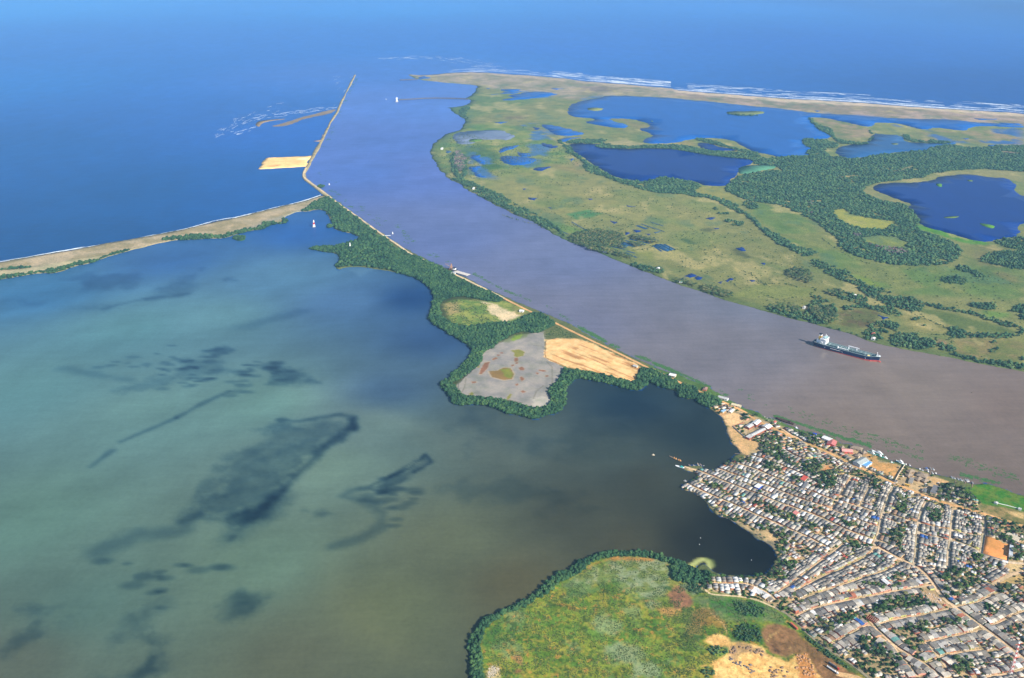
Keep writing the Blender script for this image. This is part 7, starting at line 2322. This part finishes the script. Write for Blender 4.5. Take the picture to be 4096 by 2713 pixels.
mb.build('crane_frame', ORANGE, root)
MB().tube((-2, 0, 8), (-24, 0, 16), .7, .4, 5).tube((-2, 0, 20), (-24, 0, 16), .2, n=4).build('crane_boom', ORANGE, root)
p0 = gz('D', 345, 398)
# ---- vehicles


def wheels(root, xs, y, r_, m=BLACK):
    for x in xs:
        for s in (-1, 1):
            MB().tube((x, s * (y - .15), r_), (x, s * (y + .15), r_), r_, n=10).build('wheel', m, root)


def tank_truck(label, sheet, A, B, cabm, tankm):
    a, b = gz(sheet, *A), gz(sheet, *B)
    d = b - a
    root = tag(empty('tank_truck', ((a + b)[0] / 2, (a + b)[1] / 2, 1.25), math.atan2(d[1], d[0])), label, 'truck')
    L_ = max(float(np.linalg.norm(d)), 14)
    MB().box(0, 0, 1.0, L_ * .96, 1.2, .35).build('chassis', BLACK, root)
    mb = MB().tube((-L_ * .48, 0, 2.35), (L_ * .24, 0, 2.35), 1.25, n=12)
    mb.build('tank', tankm, root)
    MB().box(-L_ * .12, 0, 3.72, L_ * .6, .5, .14).build('walkway', STEEL, root)
    for i in range(4):
        MB().tube((-L_ * .36 + i * L_ * .16, 0, 3.5), (-L_ * .36 + i * L_ * .16, 0, 3.95), .35, n=6).build('hatch', STEEL, root)
    cab = MB().box(L_ * .39, 0, 1.9, 2.5, 2.4, 2.6, 0, .92).build('cab', cabm, root)
    MB().box(L_ * .39 + 1.24, 0, 2.35, .06, 2.0, .8).build('windscreen', GLASS, cab)
    wheels(root, (-L_ * .42, -L_ * .34, -L_ * .1, L_ * .2, L_ * .42), 1.15, .5)


tank_truck('tank truck with a white cab and pale tank parked nearest the sand track', 'J', (1795, 1395), (1935, 1488), WHITE, WHITE)
tank_truck('tank truck with a red nosed cab and dark tank parked farther from the viewer', 'J', (1812, 1350), (1945, 1436), REDP, plain('dark_tank', (.06, .065, .075), .35))


def bus(name, label, sheet, A, B, m, w=2.5, h=2.9, cat='bus'):
    a, b = gz(sheet, *A), gz(sheet, *B)
    d = b - a
    L_ = float(np.linalg.norm(d))
    root = tag(empty(name, ((a + b)[0] / 2, (a + b)[1] / 2, 1.3), math.atan2(d[1], d[0])), label, cat)
    MB().box(0, 0, .5 + h / 2, L_, w, h - .2, 0, .98).build('body', m, root)
    for s in (-1, 1):
        MB().box(0, s * (w / 2 + .01), h * .68, L_ * .86, .05, h * .26).build('side_windows', GLASS, root)
    MB().box(L_ / 2 + .01, 0, h * .66, .05, w * .85, h * .3).build('windscreen', GLASS, root)
    wheels(root, (-L_ * .3, L_ * .32), w / 2 - .1, .48)


bus('trailer', 'long orange red trailer parked beside the perimeter track', 'J', (1368, 886), (1446, 956), plain('orange_red', (.50, .12, .06), .6), 3.0, 3.2, 'trailer')
bus('bus', 'yellow bus parked in front of the thatched restaurant', 'H', (945, 572), (1000, 590), YELP, 2.5, 2.9)
cars = [('H', (905, 478), (935, 462), WHITE, 'white car parked in the restaurant yard'), ('H', (808, 556), (836, 566), WHITE, 'white car turning on the main dirt road by the grey wall'), ('H', (534, 372), (556, 380), STEEL, 'grey car parked inside the orange yard nearest the warehouse'),
        ('H', (590, 392), (610, 400), BLACK, 'black car parked inside the orange yard by the grey wall'), ('H', (858, 372), (872, 358), BLACK, 'black car parked by the cream wall'), ('H', (1328, 552), (1350, 546), WHITE, 'white car on the sand right of the restaurant'),
        ('H', (905, 576), (930, 580), BLACK, 'dark car behind the yellow bus'), ('H', (1180, 560), (1200, 555), WHITE, 'white car beside the small grey shed'), ('F', (1100, 826), (1120, 816), STEEL, 'grey pickup in the factory yard'), ('F', (1140, 806), (1155, 798), BLUEP, 'blue car in the factory yard'),
        ('I', (1345, 640), (1370, 660), WHITE, 'white car by the rubbish heap at the wide street bend'), ('I', (1400, 720), (1425, 712), REDP, 'red car below the rubbish heap'), ('I', (1230, 465), (1255, 455), BLACK, 'black car at the end of the long curved street')]
for s_, A, B, m_, lab in cars:
    a, b = gz(s_, *A), gz(s_, *B)
    d = b - a
    root = tag(empty('parked_car', ((a + b)[0] / 2, (a + b)[1] / 2, 1.45), math.atan2(d[1], d[0])), lab, 'car')
    MB().box(0, 0, .62, 4.4, 1.75, .7, 0, .96).build('body', m_, root)
    MB().box(-.2, 0, 1.22, 2.3, 1.55, .55, 0, .8).build('cabin', GLASS, root)
    MB().box(-.2, 0, 1.52, 1.75, 1.2, .06).build('roof', m_, root)
    wheels(root, (-1.35, 1.4), .8, .34)

# ---- mounds of the quarry and loose rubble
rs = random.Random(3)
MOUND = [plain('brown_earth', (.23, .15, .09), .95, var=.4, scale=.6), plain('grey_earth', (.17, .145, .125), .95, var=.4, scale=.6), plain('orange_earth', (.40, .22, .11), .95, var=.35, scale=.6)]
v0, f0 = ico(2)


def mound_mesh(seed):
    r = np.random.default_rng(seed)
    v = v0[:, :3] * (1 + r.uniform(-.12, .12, (len(v0), 1)))
    v = v * np.array([1, 1, .62])
    v[:, 2] = np.maximum(v[:, 2], -.1)
    return v


MM = []
for k in range(3):
    for j in range(3):
        me = np_mesh('mound', mound_mesh(k * 3 + j), f0, smooth=True)
        me.materials.append(MOUND[k])
        MM.append(me)
for kind, n_, txt, lab, grp in ((1, 26, '640,1260 700,1320 780,1330 830,1380 900,1360 950,1440 900,1470 820,1400 720,1370 650,1310', 'dark grey brown mound tipped on the pale quarry floor', 'dark mounds tipped across the quarry floor'),
                                (0, 44, '640,1160 720,1140 780,1160 900,1150 1000,1170 1070,1230 1040,1260 960,1230 860,1180 760,1200 700,1260 650,1240', 'brown mound dumped along the upper edge of the quarry', 'brown mounds along the upper quarry edge'),
                                (2, 46, '1430,1245 1540,1235 1600,1260 1640,1420 1690,1500 1560,1500 1500,1480 1430,1440 1440,1330', 'orange earth mound in the rows right of the quarry', 'orange mounds in rows right of the quarry'),
                                (0, 26, '1100,1400 1250,1370 1350,1420 1320,1518 1120,1518', 'low brown mound at the bottom of the quarry', 'low brown mounds at the bottom of the quarry')):
    z = G('J', S(txt))
    lo, hi = z.min(0), z.max(0)
    k = 0
    while k < n_:
        q = np.array([rs.uniform(lo[0], hi[0]), rs.uniform(lo[1], hi[1])])
        if not inside(q[None], z)[0]:
            continue
        k += 1
        o = bpy.data.objects.new('earth_mound', MM[kind * 3 + rs.randrange(3)])
        s_ = rs.uniform(1.1, 2.3)
        o.scale = (s_, s_ * rs.uniform(.8, 1.3), s_ * rs.uniform(.8, 1.1))
        o.rotation_euler = (0, 0, rs.uniform(0, 6))
        o.location = (q[0], q[1], 1.1)
        COL.objects.link(o)
        tag(o, lab, 'mound', grp)
RUB = plain('white_rubble', (.62, .55, .46), .9, var=.4)
mb = MB()
for txt, s_, n_ in (('262,1310 310,1280 372,1300 350,1350 300,1400 250,1400', 'L', 160), ('1130,540 1280,580 1430,700 1350,720 1230,640', 'I', 120), ('1190,700 1280,720 1380,770 1340,790 1230,750', 'F', 90), ('900,810 1000,850 1010,900 930,850', 'F', 60), ('380,1240 520,1270 530,1330 400,1300', 'H', 120)):
    z = G(s_, S(txt))
    lo, hi = z.min(0), z.max(0)
    for _ in range(n_):
        q = (rs.uniform(lo[0], hi[0]), rs.uniform(lo[1], hi[1]))
        if inside(np.array([q]), z)[0]:
            mb.box(q[0], q[1], 1.4, rs.uniform(.4, 1.6), rs.uniform(.4, 1.4), rs.uniform(.3, 1.0), rs.uniform(0, 3), .6)
tag(mb.build('rubble', RUB), 'pale broken rubble and rubbish scattered on bare lots', 'rubble', kind='stuff')

# ------------------------------------------------------------------ the tanker
sb, ss = gz('K', 2122, 985), gz('K', 352, 512)
d = sb - ss
LS = float(np.linalg.norm(d))
ship = tag(empty('tanker', ((sb + ss)[0] / 2, (sb + ss)[1] / 2, 0), math.atan2(d[1], d[0])), 'dark blue tanker with white superstructure aft sailing down the brown river', 'ship')
NAVY = plain('navy_hull', (.010, .022, .075), .4, var=.3, scale=.2)
KEEL = plain('red_boot', (.50, .085, .065), .6, var=.35, scale=.3)
DECK = plain('green_deck', (.018, .050, .060), .7, var=.4, scale=.25)
SHW = plain('ship_white', (.82, .83, .84), .45, var=.06)
PALEG = plain('pale_green_pipes', (.42, .54, .52), .5, var=.1)
BM = 26.5
X0 = -LS / 2
sta = [(0.0, .50, .30, 12.0), (.03, .72, .45, 12.0), (.09, .93, .75, 11.8), (.18, 1, .96, 11.4), (.5, 1, 1, 11.2), (.80, 1, .98, 11.4), (.88, .88, .74, 12.0), (.94, .60, .40, 13.8), (.975, .32, .16, 14.4), (1.0, .04, .03, 14.8)]


def ring(t, kd, kw, zt, za, zb):
    x = X0 + t * (LS * .985)
    out = []
    for z in (zb, za):
        f = max(0, min(1, z / zt))
        hb = BM / 2 * (kw + (kd - kw) * f)
        xx = x - (1 - f) * (3.5 if t > .93 else (-3.0 * (1 - t * 20) if t < .05 else 0)) * (1 if t > .93 else 1)
        out.append((xx, hb, z))
    (x1, h1, z1), (x2, h2, z2) = out[1], out[0]
    return [(x1, -h1, z1), (x2, -h2, z2), (x2, h2, z2), (x1, h1, z1)]


MB().loft([ring(t, kd, kw, zt, 1.0 + 2.8 * t, -2.0) for t, kd, kw, zt in sta]).build('boot_topping', KEEL, ship)
MB().loft([ring(t, kd * 1.004, kw * 1.004, zt, zt, 1.0 + 2.8 * t) for t, kd, kw, zt in sta]).build('hull', NAVY, ship)
bulb = MB()
rg = []
for t, r_ in ((0, 1.6), (.5, 2.0), (.8, 1.5), (1, .4)):
    rg.append([(LS / 2 - 7 + t * 7.5, math.cos(a) * r_, 1.0 + math.sin(a) * r_ * 1.2) for a in [i * math.pi / 4 for i in range(8)]])
bulb.loft(rg).build('bulbous_bow', KEEL, ship)
dk = MB()
vs = [(X0 + t * LS * .985, -BM / 2 * kd * .97, zt - .55) for t, kd, kw, zt in sta] + [(X0 + t * LS * .985, BM / 2 * kd * .97, zt - .55) for t, kd, kw, zt in sta]
k = len(sta)
# the hull loft is capped below deck level: deck plate just above it
vs = [(x, y, z + .60) for x, y, z in vs]
dk.add(vs, [(i, i + 1, k + i + 1, k + i) for i in range(k - 1)]).build('deck', DECK, ship)
for s in (-1, 1):
    rl = MB()
    for (t, kd, kw, zt), (t2, kd2, kw2, zt2) in zip(sta[:-1], sta[1:]):
        rl.tube((X0 + t * LS * .985, s * BM / 2 * kd * .985, zt + .5), (X0 + t2 * LS * .985, s * BM / 2 * kd2 * .985, zt2 + .5), .34, n=5)
    rl.build('railing', PALEG, ship)
hz_ = 11.5
sx0 = X0 + LS * .155


def sbox(nm, x, y, z, a, b, c, m, par=None, **kw):
    return MB().box(x, y, z, a, b, c, **kw).build(nm, m, par if par is not None else ship)


acc = sbox('accommodation_block', sx0, 0, hz_ + 6.6, 15, 19, 13.2, SHW)
for lv in range(4):
    sbox('window', sx0 + 7.54, 0, hz_ + 2.4 + lv * 2.9, .06, 15, .8, GLASS, acc)
    sbox('window', sx0, -9.54, hz_ + 2.4 + lv * 2.9, 11, .06, .7, GLASS, acc)
br = sbox('bridge', sx0 + 3.0, 0, hz_ + 14.8, 9, 15, 3.0, SHW)
sbox('bridge_window', sx0 + 7.54, 0, hz_ + 15.3, .08, 14, 1.1, GLASS, br)
sbox('bridge_wings', sx0 + 5.4, 0, hz_ + 13.6, 4.0, BM + .4, .9, SHW)
sbox('monkey_deck', sx0 + 3.0, 0, hz_ + 16.45, 9.4, 15.4, .25, plain('pale_teal_deck', (.28, .48, .46), .6))
mt = MB().tube((sx0 + 2.5, 0, hz_ + 16.5), (sx0 + 2.5, 0, hz_ + 26), .5, .2, 6)
for z, w in ((20, 4), (22.5, 3), (24.5, 2)):
    mt.box(sx0 + 2.5, 0, hz_ + z, .5, w, .3)
mt.build('radar_mast', SHW, ship)
sbox('radar_scanner', sx0 + 2.9, 0, hz_ + 22.0, .5, 4.6, .5, SHW)
for y in (-5.5, 5.5):
    mb = MB().tube((sx0 + 4, y, hz_ + 16.5), (sx0 + 4, y, hz_ + 18.6), .35, n=6)
    mb.box(sx0 + 4, y, hz_ + 19.4, 1.6, 1.6, 1.6, .3, .6)
    mb.build('satellite_dome', SHW, ship)
sbox('aft_house', sx0 - 12.5, 0, hz_ + 3.6, 9.5, 14, 7.2, SHW)
fn = sbox('funnel', sx0 - 11.5, 1.5, hz_ + 12.2, 7, 6.5, 10, YELP, top=.92)
sbox('funnel_band', sx0 - 11.5, 1.5, hz_ + 18.4, 6.6, 6.1, 2.8, SHW, fn)
sbox('funnel_top', sx0 - 11.5, 1.5, hz_ + 21.1, 6.4, 5.9, 2.6, BLACK, fn)
for s in (-1, 1):
    lb = MB()
    rr_ = []
    for t, r_ in ((0, .3), (.2, 1.1), (.8, 1.1), (1, .3)):
        rr_.append([(sx0 - 6 + t * 7, s * 11 + math.cos(a) * r_, hz_ + 5 + math.sin(a) * r_) for a in [i * math.pi / 4 for i in range(8)]])
    lb.loft(rr_).build('lifeboat', plain('lifeboat_white', (.75, .76, .76), .5), ship)
    for dx in (-5, 0):
        MB().tube((sx0 + dx, s * 9.6, hz_), (sx0 + dx, s * 11.2, hz_ + 6.8), .22, n=4).build('davit', SHW, ship)
for i, x in enumerate((-19, -16, -9, -4, 1, 5)):
    MB().tube((sx0 + x, -11.2, hz_), (sx0 + x, -11.2, hz_ + 2.6), .35, .3, 6).build('vent_pipe', SHW, ship)
# deck gear: long catwalk with pipes, cross lines, manifold, crane
cw = MB()
xa, xb = sx0 + 9, X0 + LS * .90
cw.box((xa + xb) / 2, 1.5, hz_ + 2.3, xb - xa, 1.0, .35)
for i in range(16):
    x = xa + (xb - xa) * i / 15
    cw.tube((x, .9, hz_), (x, .9, hz_ + 2.2), .14, n=4)
    cw.tube((x, 2.1, hz_), (x, 2.1, hz_ + 2.2), .14, n=4)
cw.build('catwalk', PALEG, ship)
for y, r_ in ((-1.4, .38), (-2.6, .30), (4.2, .38), (5.3, .28)):
    MB().tube((xa, y, hz_ + 1.1), (xb - 6, y, hz_ + 1.1), r_, n=6).build('cargo_pipe', PALEG, ship)
for t in (.25, .42, .52, .78):
    x = X0 + LS * t
    mb = MB().box(x, -3.6, hz_ + 2.4, .8, 11, .4)
    mb.tube((x, -9.4, hz_), (x, -9.4, hz_ + 2.2), .3, n=5)
    mb.build('cross_walkway', PALEG, ship)
for i in range(22):
    x = xa + 3 + (xb - xa - 6) * i / 21
    if i % 3 == 1:
        continue
    MB().tube((x, -10.6, hz_ + .45), (x, -4.5, hz_ + .45), .18, n=4).tube((x, 6, hz_ + .45), (x, 10.6, hz_ + .45), .18, n=4).build('deck_pipe', STEEL, ship)
xm = X0 + LS * .45
for y in (-8.6, -7.2):
    MB().tube((xm - 14, y, hz_ + 1.3), (xm + 16, y, hz_ + 1.3), .5, n=6).build('manifold', SHW, ship)
MB().tube((xm + 2, -8, hz_ + .5), (xm + 2, 8, hz_ + .5), .45, n=6).tube((xm + 6, -8, hz_ + .5), (xm + 6, 8, hz_ + .5), .45, n=6).build('manifold', PALEG, ship)
MB().tube((X0 + LS * .385, -8.5, hz_ + .1), (X0 + LS * .385, -8.5, hz_ + 4.5), 1.6, 1.3, 10).build('deck_tank', SHW, ship)
xc = X0 + LS * .52
MB().tube((xc, 2, hz_), (xc, 2, hz_ + 7.5), 1.3, 1.0, 8).build('crane_post', SHW, ship)
MB().box(xc + 12, 2, hz_ + 8.3, 27, 1.5, 1.3).build('crane_boom', SHW, ship)
MB().tube((xc + 20, 2, hz_), (xc + 20, 2, hz_ + 7.2), .8, 1.3, 8).build('boom_rest', SHW, ship)
MB().tube((X0 + LS * .83, -5.5, hz_ + .1), (X0 + LS * .83, -5.5, hz_ + .5), 3.4, n=20).build('winching_circle', plain('yellow_cream', (.80, .62, .22), .6, var=.05), ship)
sbox('forecastle', X0 + LS * .945, 0, 13.9, 13, 13, 1.0, DECK, top=.9)
for s in (-1, 1):
    MB().tube((X0 + LS * .93, s * 3.6, 14.9), (X0 + LS * .96, s * 3.0, 14.9), .9, n=8).build('windlass', SHW, ship)
mb = MB().tube((X0 + LS * .935, 0, 14), (X0 + LS * .935, 0, 23), .55, .35, 6)
mb.box(X0 + LS * .935, 0, 22.4, .8, 4.6, .5)
mb.build('foremast', SHW, ship)
MB().box(X0 + LS * .972, 0, 15.2, 4, 6, 1.0, 0, .7).build('bow_bulwark', SHW, ship)
for t in (.20, .46, .80):
    x, y = X0 + LS * t, -BM / 2 * 1.01 - .06
    mb = MB().box(x, y, 6.7, 2.4, .12, .6)
    mb.add([(x + .3, y, 3.9), (x + .95, y, 3.9), (x + 1.2, y, 6.4), (x + .5, y, 6.4)], [(0, 1, 2, 3)])
    mb.build('tug_mark', SHW, ship)
MB().box(X0 + LS * .36, -BM / 2 - .9, 7.4, 26, .9, .35).build('gangway', SHW, ship)
sbox('stern_deck_gear', X0 + 9, 0, hz_ + 1.6, 6, 9, 1.6, NAVY)
# pale patch of churned water below the tanker is part of the river tint
